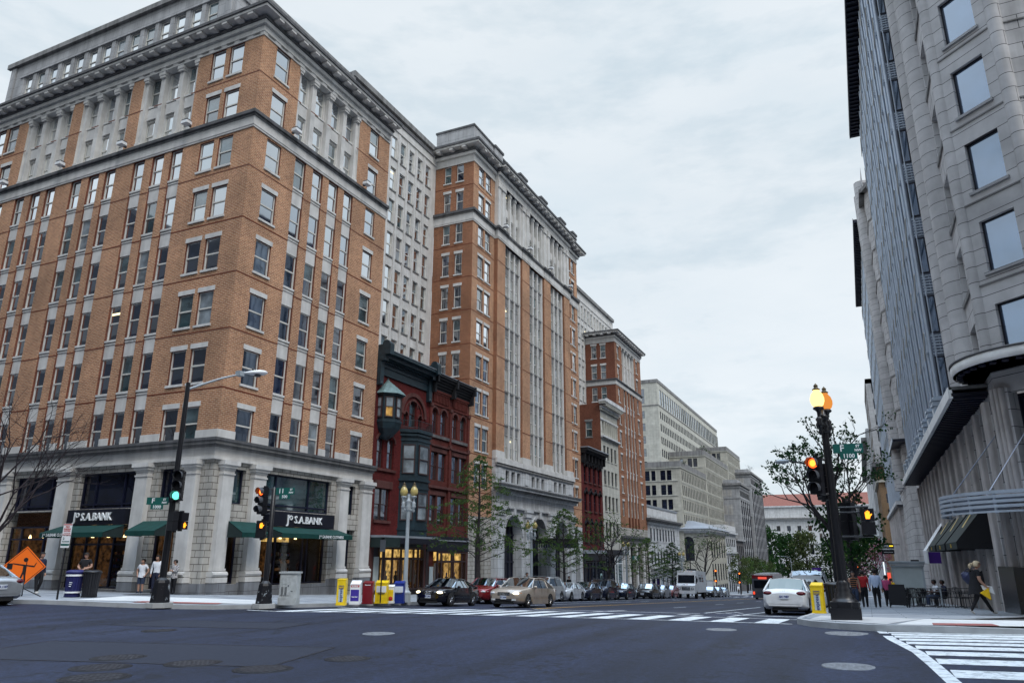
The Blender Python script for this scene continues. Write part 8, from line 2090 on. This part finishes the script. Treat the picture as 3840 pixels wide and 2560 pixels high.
person('woman in black and white patterned blouse with folded arms against the wall', P(-30.45, 26.85), F-.9, 1.60, dict(el=(.14, -.03, .65), wl=(-.02, -.10, .68), er=(-.14, -.03, .65), wr=(.02, -.11, .66)), 'print_blouse', 'long', 'cloth_black', glasses=True, bulk=1.12, extras=shirt_tail('print_blouse'), turn=-.3)
person('man in black with glasses standing behind the recycling cans', P(-31.4, 22.8), F-.3, 1.76, dict(el=(.16, -.01, .65), wl=(.05, -.13, .60), er=(-.16, -.01, .65), wr=(-.06, -.14, .60)), 'cloth_black', 'short', 'cloth_black', glasses=True)
person('person in dark clothes and white shoes partly behind the orange sign', P(-32.5, 21.5), F+.8, 1.74, W1, 'cloth_navy', 'long', 'cloth_black', shoe='shoe_pale')
# passengers of the right pavement
def stripes(root, H, j): pass
person('young woman in black striped tank top and jeans walking toward the viewer', P(-.62, 40.0), radians(0), 1.68, W1, 'striped_top', 'none', 'denim', hairlen=.1)
person('man in red shirt and black trousers walking away past the cafe', P(-.22, 41.6), radians(184), 1.75, W1, 'shirt_red', 'long', 'cloth_black', bulk=1.18)
person('man in pale blue shirt and black trousers walking away past the cafe', P(.32, 41.3), radians(176), 1.80, W1, 'shirt_blue', 'long', 'cloth_black', bulk=1.28)
person('shorter person in bright pink top walking beside the man in pale blue', P(.85, 44.6), radians(178), 1.58, W1, 'shirt_pink', 'long', 'cloth_black', bulk=1.2)
person('distant walker in yellow top on the right pavement', P(1.35, 55.5), radians(180), 1.6, W1, 'bag_yellow', 'short', 'cloth_black')
person('distant walker in black on the right pavement', P(1.05, 53.), radians(175), 1.72, W1, 'cloth_black', 'long', 'cloth_black')
def lady(root, H, j):
    # ponytail, big dark shoulder bag, yellow carrier bag and papers
    mb = MB(); hc = Vector((0, -.016, .93))*H; mb.path([hc+Vector((0, .075, .02))*1, hc+Vector((0, .13, -.01)), hc+Vector((0, .165, -.07)), hc+Vector((0, .16, -.15))], [.03, .05, .05, .02], 'hair_blonde', 10); mb.build('ponytail', root)
    mb = MB(); N = 14
    a, b = Vector((.17, .34, 1.28)), Vector((.17, -.08, .90)); mb.path([a, a*.8+b*.2, (a+b)/2, a*.2+b*.8, b], [.07, .15, .19, .17, .10], 'bag_navy', 12); bag = mb.build('shoulder_bag', root)
    mb = MB(); mb.path([(.10, .05, 1.42), (.14, .2, 1.40), (.17, .26, 1.32)], .014, 'bag_navy', 6); mb.path([(.10, .02, 1.42), (.12, -.08, 1.25), (.16, -.04, 1.05)], .014, 'bag_navy', 6); sub(mb, 'strap', bag)
    mb = MB(); N = 18; vs = []
    for q, zz, dy in ((.17, 1.34, -.02), (.19, 1.1, -.01), (.22, .86, .02), (.27, .62, .02)):
        for k in range(N): t = 2*pi*k/N; vs.append((q*.85*cos(t), q*1.1*sin(t)+dy, zz+.03*sin(3*t)))
    mb.add(vs, [(i*N+k, i*N+(k+1) % N, (i+1)*N+(k+1) % N, (i+1)*N+k) for i in range(3) for k in range(N)], 'cloth_black', True); mb.build('tunic', root)
    w = Vector(j['wr'])*H; mb = MB(); z = w.z-.06; x = w.x-.02; y = w.y-.02
    mb.add([(x-.03, y-.02, z+.03), (x+.03, y-.02, z+.03), (x+.10, y+.24, z-.12), (x+.08, y-.03, z-.33), (x-.08, y-.03, z-.33), (x-.08, y+.24, z-.12)], [(0, 1, 3, 4), (1, 2, 3), (0, 4, 5), (0, 5, 2, 1), (5, 4, 3, 2)], 'bag_yellow'); mb.build('carrier_bag', root)
    mb = MB(); mb.add([(x+.03, y-.14, z+.08), (x+.03, y+.18, z+.12), (x+.02, y+.14, z-.02), (x+.02, y-.18, z-.16)], [(0, 1, 2, 3), (3, 2, 1, 0)], 'white_paint'); mb.build('papers', root)
person('blonde woman in black striding right with navy shoulder bag and yellow carrier bag', P(3.2, 28.9), radians(98), 1.68,
       dict(pel=(0, .015, .53), che=(0, -.012, .73), nec=(0, -.025, .825), hd=(0, -.035, .868), kl=(.03, -.085, .30), al=(.03, -.20, .055), tl=(.035, -.285, .045), kr=(-.03, .06, .29), ar=(-.03, .185, .075), tr=(-.03, .125, .02), sr=(-.10, -.015, .80), er=(-.13, -.02, .63), wr=(-.12, -.12, .515), el=(.15, .03, .66), wl=(.15, .06, .53)),
       'cloth_black', 'short', 'cloth_black', shoe='shoe_pale', hair='hair_blonde', glasses=True, extras=lady)
SIT = dict(pel=(0, .0, .30), wai=(0, .01, .385), che=(0, .0, .49), nec=(0, -.01, .585), hd=(0, -.02, .63), sl=(.105, 0, .56), sr=(-.105, 0, .56), el=(.13, -.04, .41), er=(-.13, -.04, .41), wl=(.08, -.17, .42), wr=(-.08, -.17, .42), hl=(.052, -.02, .285), hr=(-.052, -.02, .285), kl=(.06, -.25, .285), kr=(-.06, -.25, .285), al=(.06, -.24, .045), ar=(-.06, -.24, .045), tl=(.06, -.33, .022), tr=(-.06, -.33, .022))
person('seated customer in white t-shirt at the cafe terrace table', P(3.05, 44.0), radians(-75), 1.75, SIT, 'shirt_white', 'short', 'denim', skin='skin_dark', shoe='shoe_pale')
person('seated customer in dark shirt at the cafe terrace behind the first', P(3.5, 45.2), radians(-75), 1.75, SIT, 'cloth_navy', 'long', 'cloth_black', skin='skin_dark')
person('pedestrian in black standing behind the parked cars by the brown shop', P(-23.3, 62.), radians(60), 1.72, None, 'cloth_black', 'long', 'cloth_black')
person('dark-haired pedestrian on the pavement behind the gold sedan', P(-22.6, 51.4), radians(60), 1.80, None, 'cloth_black', 'long', 'cloth_black')
person('distant pedestrian in orange by the far bus stop', P(-24.0, 124.), radians(60), 1.72, W1, 'jacket_orange', 'long', 'cloth_black')
person('distant pedestrian in pale top near the far signal', P(-23.8, 160.), radians(60), 1.72, W1, 'shirt_white', 'long', 'cloth_black')
# bearded driver's arm resting in the gold sedan window is part of the figure inside
# ------------------------------------------------------------------ cafe terrace
def chair(name, label, loc, rz):
    r = thing(name, label, 'chair', loc, rz, 'black metal cafe chairs', local=True); m = 'black_paint'
    mb = MB(); mb.box(-.22, .22, -.22, .22, .44, .465, m); mb.build('seat', r)
    mb = MB(); mb.path([(-.2, .2, .45), (-.21, .27, .86), (-.12, .29, .92), (.12, .29, .92), (.21, .27, .86), (.2, .2, .45)], .013, m, 5)
    for k in range(5): mb.tube((-.14+.07*k, .2, .46), (-.14+.07*k, .285, .90), .008, .008, m, 4)
    mb.build('backrest', r)
    for a, b in ((-1, -1), (1, -1), (-1, 1), (1, 1)): mb = MB(); mb.tube((a*.2, b*.2, .45), (a*.23, b*.23, 0), .013, .012, m, 5); mb.build('leg', r)
    for a in (-1, 1): mb = MB(); mb.path([(a*.22, .22, .66), (a*.25, -.16, .66), (a*.24, -.2, .45)], .012, m, 5); mb.build('armrest', r)
    return r
def table(label, loc):
    r = thing('cafe_table', label, 'table', loc, 0, 'black metal cafe tables', local=True); mb = MB(); mb.lathe((0, 0, .72), [(.0, 0), (.36, 0), (.36, .025), (0, .03)], 'black_paint', 20); mb.build('tabletop', r)
    mb = MB(); mb.tube((0, 0, .03), (0, 0, .72), .025, .025, 'black_paint', 8)
    for k in range(4): t = k*pi/2+.4; mb.tube((0, 0, .1), (.28*cos(t), .28*sin(t), .01), .018, .015, 'black_paint', 5)
    mb.build('pedestal', r); return r
c0 = chair('cafe_chair', 'black metal cafe chair behind the terrace rail, one of the group', P(2.1, 44.6), .4)
for k, (x, y, a) in enumerate(((2.6, 45.3, 2.), (2.2, 46.4, .2), (2.9, 46.2, 1.2), (2.0, 47.6, 2.4), (2.7, 47.9, .6), (3.3, 47.2, 1.7), (2.3, 49., .3), (3.0, 49.3, 2.2), (3.9, 41.6, .9), (4.1, 42.9, 2.1), (2.2, 51, .4), (3.1, 51.4, 1.9))): dup(c0, P(x, y), a)
for k, (x, y) in enumerate(((2.45, 45.9), (2.5, 48.3), (3.9, 42.3), (2.7, 50.5), (3.2, 43.3))): table('round black cafe table on the terrace, one of five', P(x, y))
for (x, y, a, lb) in ((3.05, 44.05, radians(-75), 'black metal cafe chair under the customer in white'), (3.5, 45.25, radians(-75), 'black metal cafe chair under the customer in dark')):
    dup(c0, P(x, y), a, lb)
r = thing('terrace_rail', 'black iron rail with uprights enclosing the cafe terrace', 'railing', P(1.75, 46))
mb = MB(); pts = [(4.4, 40.4), (1.75, 43.5), (1.75, 53)]
for (a, b), (c, d) in zip(pts[:-1], pts[1:]):
    n = int(hypot(c-a, d-b)/.16)
    for hh in (.08, .5, .88): mb.tube((a, b, sz(a, b)+hh), (c, d, sz(c, d)+hh), .016, .016, 'black_paint', 5)
    for k in range(n+1): x, y = a+(c-a)*k/n, b+(d-b)*k/n; mb.tube((x, y, sz(x, y)+.05), (x, y, sz(x, y)+.88), .009, .009, 'black_paint', 4)
mb.build('rail', r)
for (x, y) in ((4.4, 40.4), (3.1, 41.95), (1.75, 43.5), (1.75, 46.5), (1.75, 49.5), (1.75, 53)): mb = MB(); mb.box(x-.03, x+.03, y-.03, y+.03, sz(x, y), sz(x, y)+.95, 'silver_paint' if x > 1.8 else 'black_paint'); mb.build('post', r)
x, y = 1.25, 43.3; z = sz(x, y); r = thing('menu_stand', 'black folding menu board standing at the terrace entrance', 'sign board', (x, y, z), 0, local=True)
mb = MB(); mb.add([(-.38, -.25, .12), (.42, -.25, .12), (.38, -.02, 1.10), (-.34, -.02, 1.10), (-.38, .25, .12), (.42, .25, .12), (.38, .02, 1.10), (-.34, .02, 1.10)], [(0, 1, 2, 3), (7, 6, 5, 4), (1, 5, 6, 2), (0, 3, 7, 4), (3, 2, 6, 7)], 'black_matt'); mb.build('board', r)
for a, b in ((-.36, -.27), (.40, -.27), (-.36, .27), (.40, .27)): mb = MB(); mb.tube((a, b*.9, .3), (a, b, 0), .025, .02, 'black_paint', 5); mb.build('leg', r)
# white kiosk screen beyond the terrace
r = thing('kiosk', 'white blank kiosk screen with grey cornice beyond the cafe terrace', 'kiosk', (2.55, 60.5, sz(2.5, 60)))
mb = MB(); mb.box(1.7, 3.5, 60, 60.9, -1.4, 1.15, 'grey_screen'); mb.box(1.62, 1.72, 59.95, 60.95, -1.4, 1.15, 'silver_paint'); mb.box(3.48, 3.6, 59.95, 60.95, -1.4, 1.15, 'silver_paint'); mb.build('panel', r)
mb = MB(); mb.box(1.55, 3.65, 59.9, 61, 1.15, 1.25, 'silver_paint'); mb.box(1.5, 3.7, 59.85, 61, 1.28, 1.42, 'silver_paint'); mb.box(1.45, 3.75, 59.8, 61.1, 1.42, 1.52, 'silver_paint'); mb.build('cornice', r)
mb = MB(); mb.box(2.9, 3.4, 60.2, 60.4, 1.52, 1.62, 'black_paint'); mb.build('lamp_bar', r)
# projecting hotel sign and red lit panel farther on
r = thing('hotel_sign', 'black hotel sign with white lettering and yellow emblem above the far pavement', 'sign', (2.6, 100, 2.8))
mb = MB(); mb.box(1.9, 3.25, 100, 100.25, 2.15, 3.35, 'black_matt'); p = mb.build('panel', r)
L = text_mesh('HOTEL', .26, 'white_letter', .003, 0, .008, 1, T=lambda a, b, e: (2.35+a, 99.99+b, 3.05+e)); merge(L, text_mesh('HARRINGTON', .22, 'white_letter', .003, 0, .008, .85, T=lambda a, b, e: (2.6+a, 99.99+b, 2.72+e))); merge(L, text_mesh('Washington Tourist Hotel', .10, 'white_letter', .003, 0, .003, .9, T=lambda a, b, e: (2.6+a, 99.99+b, 2.38+e))); sub(L, 'lettering', p)
mb = MB()
for k in range(3): mb.lathe((2.85+k*.13, 99.98, 3.08), [(.001, 0), (.085, 0)], 'sign_yellow', 12, axis='y')
sub(mb, 'emblem', p); mb = MB(); mb.box(3.2, 3.9, 100.1, 100.16, 3.2, 3.26, 'black_paint'); mb.tube((1.95, 100.1, -2.9), (1.95, 100.1, 2.2), .06, .06, 'black_paint', 8); mb.build('bracket', r)
r = thing('shop_sign', 'small red lit sign with pale strip beside the far kiosk', 'sign', (1.55, 75, .3)); mb = MB(); mb.box(1.62, 1.9, 75, 75.1, -.9, .5, 'neon_red'); mb.build('panel', r); mb = MB(); mb.box(1.4, 1.5, 75, 75.1, -.9, 1.4, 'neon_white'); mb.build('strip', r)
r = thing('banner', 'purple advertising banner on the far street furniture', 'banner', (-12, 180, -3)); mb = MB(); mb.box(-10.8, -9.0, 180, 180.2, -3.6, -.4, 'purple'); mb.box(-14.4, -10.8, 180.05, 180.2, -4.9, -3.2, 'purple'); mb.build('panel', r)
L = text_mesh('T-', 1.1, 'white_letter', .003, 0, .03, 1, T=lambda a, b, e: (-9.9+a, 179.98+b, -1.3+e)); L.build('lettering', r); mb = MB(); mb.tube((-9.9, 180.1, -7), (-9.9, 180.1, -3.4), .1, .1, 'silver_paint', 6); mb.build('post', r)
# bus stop map panel
x, y = -23.7, 128.; z = sz(x, y); r = thing('map_panel', 'lit white map panel at the far bus stop', 'notice board', (x, y, z), radians(20), local=True); mb = MB(); mb.box(-.75, .75, -.1, .1, .15, 2.3, 'silver_paint'); mb.build('frame', r); mb = MB(); mb.box(-.62, .62, -.115, -.1, .4, 2.15, 'white_paint'); mb.build('map', r)
# far signals and lamps
def far_signal(x, y, label, m='signal_red', h=3.6, ang=-70):
    z = sz(x, y); r = thing('traffic_light', label, 'traffic light', (x, y, z)); mb = MB(); mb.tube((x, y, z), (x, y, z+h), .09, .07, 'black_paint', 8); mb.build('pole', r)
    signal_head(r, (x, y-.2, z+h), radians(ang), [m, None, None]); signal_head(r, (x-.1, y-.2, z+h-1.3), radians(ang), [m], .35, .35, 'traffic')
far_signal(-23.6, 134.6, 'distant red traffic light at the end of the left kerb'); far_signal(-22.5, 154., 'distant red traffic light across the far street on the left'); far_signal(-1.2, 134., 'distant red traffic light at the end of the right kerb', 'signal_red', 4.2, -100); far_signal(-.8, 154.5, 'distant amber traffic light across the far street on the right', 'signal_amber', 4.0, -100); far_signal(-14., 250., 'tiny red traffic light far down the street', 'signal_red', 5., -90)
def cobra(x, y, H, dx, dy, label, mt='silver_paint', z=None, head='silver_paint'):
    z = sz(x, y) if z is None else z; r = thing('street_lamp', label, 'street lamp', (x, y, z)); mb = MB(); mb.tube((x, y, z), (x, y, z+H-.6), .10, .06, mt, 8); mb.build('pole', r)
    mb = MB(); mb.path([(x, y, z+H-.7), (x+dx*.3, y+dy*.3, z+H-.2), (x+dx*.8, y+dy*.8, z+H)], .045, mt, 6); mb.build('arm', r); mb = MB(); mb.ball((x+dx, y+dy, z+H), .36, head, 12, 1 if abs(dx) > abs(dy) else .5, .5 if abs(dx) > abs(dy) else 1, .32); mb.build('lamp_head', r)
cobra(-1.35, 39.5, 6.95, -1.9, .1, 'grey-green cobra street lamp reaching left from behind the red signal', 'iron', head='silver_paint')
cobra(-23.2, 112., 8.3, 2.6, 0, 'dark hooked street lamp over the delivery truck', 'black_paint', head='black_paint'); cobra(-20., 240., 10, -3.4, 0, 'pale hooked street lamp before the far trees', 'silver_paint', head='white_paint'); cobra(-1.2, 70., 6.0, -1.6, 0, 'dark street lamp with arm beyond the walkers', 'black_paint', head='black_paint')
x, y = -2.0, 55.; z = gz(x, y); mb = MB(); mb.tube((-1.0, 55., z), (-2.8, 55., 5.0), .05, .04, 'iron', 6); tag(mb.build('leaning_pole', None, (-1., 55, z)), 'thin dark pole leaning left above the white van', 'pole')
# ------------------------------------------------------------------ trees
def leafmat(name, a, b):
    m, nt, out = newmat(name); d = nt.nodes.new('ShaderNodeBsdfDiffuse'); t = nt.nodes.new('ShaderNodeBsdfTranslucent'); x = nt.nodes.new('ShaderNodeMixShader'); x.inputs[0].default_value = .3
    c = ramp(nt, noise(nt, wpos(nt), 1.6, 3), [(.35, a), (.65, b)]); nt.links.new(c, d.inputs[0]); nt.links.new(c, t.inputs[0])
    nt.links.new(d.outputs[0], x.inputs[1]); nt.links.new(t.outputs[0], x.inputs[2]); nt.links.new(x.outputs[0], out.inputs[0])
leafmat('leaf_feather', (.035, .085, .030), (.13, .20, .055)); leafmat('leaf_maple', (.018, .055, .024), (.055, .115, .045)); leafmat('leaf_dark', (.012, .040, .016), (.040, .085, .026)); leafmat('leaf_olive', (.04, .06, .025), (.10, .12, .05)); leafmat('leaf_flower', (.30, .04, .08), (.6, .4, .45))
def leaf(mb, p, s, rnd, mat):
    a = Vector((rnd.gauss(0, 1), rnd.gauss(0, 1), rnd.gauss(0, .6))).normalized(); b = a.orthogonal().normalized(); b.rotate(Matrix.Rotation(rnd.random()*6.28, 3, a)); c = a.cross(b)
    l, w = s*rnd.uniform(.7, 1.3), s*rnd.uniform(.35, .6)
    mb.add([p-c*w*.2, p+b*l*.5-c*w, p+b*l, p+b*l*.5+c*w], [(0, 1, 2, 3)], mat)
def tree(name, label, x, y, H, kind, seed, spread=None, leafm=None, dens=1., zb=None, grp=None, lean=(0, 0), clear=.3, bark='bark'):
    rnd = random.Random(seed); z = (sz(x, y) if zb is None else zb); r = thing(name, label, 'tree', (x, y, z), 0, grp); t = MB(); c = MB(); base = Vector((x, y, z-.05)); spread = spread or H*.35
    top = base+Vector((lean[0], lean[1], H)); n = 7; sp = [base.lerp(top, i/n)+Vector((rnd.gauss(0, .04), rnd.gauss(0, .04), 0))*(H*.12 if 0 < i < n else 0) for i in range(n+1)]
    tr = (H*.016+.03)*(.62 if kind == 'bare' else 1)
    if kind == 'feather':
        t.path(sp, [tr*(1-i/n)+.012 for i in range(n+1)], bark, 8)
        nb = int(46*dens)
        for k in range(nb):
            f = clear+(1-clear)*(k+.5)/nb; p0 = base.lerp(top, f); a = k*2.399+rnd.random()*.5; ln = spread*(1-((f-clear)/(1-clear))**1.15)*rnd.uniform(.7, 1.15)+.25
            d = Vector((cos(a), sin(a), .30+.25*f)); p1 = p0+d*ln*.5; p2 = p0+Vector((cos(a), sin(a), .10))*ln; t.path([p0, p1, p2], [.028*(1.2-f)+.008, .015, .005], bark, 5)
            for q in range(int(7+ln*4)):
                u = rnd.uniform(.15, 1); s0 = p0.lerp(p1, u*2) if u < .5 else p1.lerp(p2, u*2-1); aa = a+rnd.choice((-1, 1))*rnd.uniform(.4, 1.2); l2 = rnd.uniform(.25, .7)*min(1, ln)
                s1 = s0+Vector((cos(aa), sin(aa), rnd.uniform(-.35, .3)))*l2; t.tube(s0, s1, .006, .003, bark, 3, False)
                if rnd.random() < (.85 if f > .38 else .5):
                    for w in range(int(rnd.uniform(7, 13))):
                        leaf(c, s0.lerp(s1, rnd.uniform(.2, 1.1))+Vector((rnd.gauss(0, .05), rnd.gauss(0, .05), rnd.gauss(0, .04))), .10, rnd, leafm or 'leaf_feather')
    elif kind in ('maple', 'bare', 'sparse'):
        tips = []
        def grow(p, d, ln, rr, lv):
            mid = p+d*ln*.5+Vector((rnd.gauss(0, .05), rnd.gauss(0, .05), rnd.gauss(0, .03)))*ln; e = mid+(d+Vector((rnd.gauss(0, .12), rnd.gauss(0, .12), rnd.gauss(0, .1)+.05))).normalized()*ln*.5
            t.path([p, mid, e], [rr, rr*.8, rr*.62], bark, 7 if rr > .03 else 4)
            if lv == 0: tips.append((mid, e)); return
            for k in range(rnd.choice((2, 3, 3)) if lv > 1 else 3):
                dd = (d+Vector((rnd.gauss(0, .55), rnd.gauss(0, .55), rnd.gauss(.05, .35)))).normalized()
                if dd.z < -.1: dd.z *= -.4
                grow(e if k < 2 else mid, dd, ln*rnd.uniform(.62, .82), rr*.58, lv-1)
        f = clear*H; p = base+Vector((lean[0]*.3, lean[1]*.3, f)); t.path([base, base.lerp(p, .5)+Vector((.03, .02, 0)), p], [tr*1.25, tr, tr*.85], bark, 10)
        for k in range(5 if kind != 'bare' else 6):
            a = k*2*pi/5+rnd.random(); grow(p+Vector((0, 0, -rnd.random()*.3)), Vector((cos(a)*.62*spread/(H*.35), sin(a)*.62*spread/(H*.35), 1)).normalized(), H*(.25 if kind != 'bare' else .27), tr*.55, 4)
        grow(p, Vector((lean[0]*.3, lean[1]*.3, 1)).normalized(), H*.3, tr*.7, 4)
        if kind != 'bare':
            for a, b in tips:
                for w in range(int((6 if kind == 'maple' else 3)*dens)):
                    q = a.lerp(b, rnd.uniform(.2, 1.15))+Vector((rnd.gauss(0, .10), rnd.gauss(0, .10), rnd.gauss(-.03, .06))); leaf(c, q, .15, rnd, leafm or 'leaf_maple')
                    if rnd.random() < .5: leaf(c, q+Vector((.05, .03, -.04)), .14, rnd, leafm or 'leaf_maple')
    else:   # dense crown from many leaf clumps
        t.path([base, base.lerp(top, .35), base.lerp(top, .7)], [tr*1.3, tr, tr*.4], bark, 8); cl = []
        for k in range(9): a = k*2.4; e = base.lerp(top, .4+.05*k)+Vector((cos(a), sin(a), .2))*spread*.7; t.path([base.lerp(top, .28+.04*k), e], [tr*.45, .02], bark, 5)
        for k in range(int(60*dens)):
            u = rnd.random(); a = rnd.random()*6.28; f = clear+(1-clear)*rnd.random()**.8; rr_ = spread*sqrt(max(.02, 1-((f-clear-.35*(1-clear))/(.68*(1-clear)))**2))*rnd.uniform(.35, 1.)
            cl.append((base.lerp(top, f)+Vector((cos(a)*rr_, sin(a)*rr_, 0)), rnd.uniform(.07, .13)*H))
        for q, s in cl:
            for w in range(46): v = Vector((rnd.gauss(0, 1), rnd.gauss(0, 1), rnd.gauss(0, .8))); v = v.normalized()*s*rnd.uniform(.5, 1.05); leaf(c, q+v, .035*H, rnd, leafm or 'leaf_dark')
    t.build('trunk', r)
    if c.v: c.build('crown', r)
    return r
G = 'street trees along the left pavement'
tree('street_tree', 'tall feathery young tree before the red houses, first in the row', -23.6, 45.6, 9.4, 'feather', 1, 4.5, dens=1.25, grp=G, clear=.24)
tree('street_tree', 'slim feathery green tree before the stone arches', -23.5, 61.4, 7.3, 'feather', 2, 3.8, dens=1.0, grp=G, clear=.25)
tree('street_tree', 'bare-topped tree with few leaves before the cream house', -23.5, 74., 8.6, 'sparse', 3, 3.0, leafm='leaf_feather', dens=.9, grp=G, clear=.26)
tree('street_tree', 'small feathery tree by the low white building', -23.5, 89.4, 6.6, 'feather', 4, 3.9, dens=.9, grp=G, clear=.25)
tree('street_tree', 'leafy green tree behind the delivery truck', -24.5, 106., 7.0, 'feather', 5, 3.0, leafm='leaf_dark', dens=1.3, grp=G, clear=.2)
tree('street_tree', 'thin mostly bare tree before the cream bank building', -24., 126.5, 10.2, 'sparse', 6, 3.8, leafm='leaf_feather', dens=.8, grp=G, clear=.3)
for k, (y, h) in enumerate(((168, 8.0), (178, 7.0), (189, 8.0), (201, 7.2), (214, 7.8), (230, 7.4))):
    tree('street_tree', ['first', 'second', 'third', 'fourth', 'fifth', 'last'][k]+' of the distant light green trees lining the far left kerb', -24.5, y, h, 'dense', 20+k, 2.8, leafm='leaf_olive' if k % 2 == 0 else 'leaf_feather', dens=.45, grp='distant street trees on the left')
tree('bare_tree', 'leafless tree with fine dark twigs at the left edge', -38.6, 22.6, 10.2, 'bare', 8, 3.9, clear=.22, bark='bark_bare', zb=.1)
tree('maple_tree', 'young maple with small dark leaves behind the signal lamp post', -1.35, 46.2, 9.0, 'maple', 11, 3.3, clear=.42, dens=.75)
tree('street_tree', 'leafy tree beyond the maple along the right kerb', -.9, 60., 7.4, 'dense', 12, 2.3, leafm='leaf_dark', dens=.42, clear=.42, grp='street trees along the right kerb')
tree('street_tree', 'small green tree farther along the right kerb', -.9, 76., 7.5, 'dense', 13, 2.3, leafm='leaf_feather', dens=.35, clear=.4, grp='street trees along the right kerb')
tree('street_tree', 'green tree near the far crossing on the right kerb', -1., 96., 8., 'dense', 14, 2.4, leafm='leaf_olive', dens=.4, clear=.4, grp='street trees along the right kerb')
tree('flowering_tree', 'small tree with pink and white blossom beyond the hotel sign', 1.2, 112., 7., 'dense', 15, 1.7, leafm='leaf_flower', dens=.3, clear=.45)
for k, (x, y, h, s, m, d) in enumerate(((-33.5, 300, 22, 6.5, 'leaf_dark', 1.), (-27., 306, 19, 5.5, 'leaf_dark', .8), (-19.5, 300, 20, 6., 'leaf_olive', .9), (-12., 305, 17, 5., 'leaf_dark', .8), (-5, 300, 17, 5.5, 'leaf_dark', .8), (-40, 310, 16, 6., 'leaf_dark', .8), (-30.5, 262, 9, 3., 'leaf_feather', .5), (-25, 258, 8, 2.8, 'leaf_dark', .5), (2, 290, 15, 5, 'leaf_olive', .7))):
    tree('park_tree', ['large dark green tree left of centre before the far museum', 'dense green tree beside the largest park tree', 'olive green broad tree in the middle before the far museum', 'dark green park tree behind the signal post', 'dark green park tree right of the signal post', 'green park tree by the grey stone corner', 'small light green tree at the far kerb', 'small dark tree at the far kerb', 'olive tree at the right end of the park'][k], x, y, h, 'dense', 40+k, s, leafm=m, dens=d, zb=gz(x, y), grp='park trees at the end of the street', clear=.18)
# rooftop planting
for k, (x, y, z, h) in enumerate(((-34.9, 192.5, 27.6, 1.9), (-35., 197, 27.6, 1.6), (-34.8, 201., 27.6, 1.5), (-30.2, 245.5, 27.2, 2.8), (-33.5, 162, 20.9, 1.3))):
    tree('roof_shrub', ['round shrub at the roof edge of the middle stepped block', 'second round shrub on the middle stepped block roof', 'third round shrub on the middle stepped block roof', 'bare shrub on the roof of the far grey block', 'small conifer on the nearest stepped roof'][k], x, y, h, 'dense' if k != 3 else 'bare', 60+k, h*.5, dens=.25, zb=z, grp='shrubs on the flat roofs')
bpy.data.scenes.remove(TMP)
for o in LOCALS: del o['_local']
for o in bpy.data.objects:
    if 'metal' in o: del o['metal']
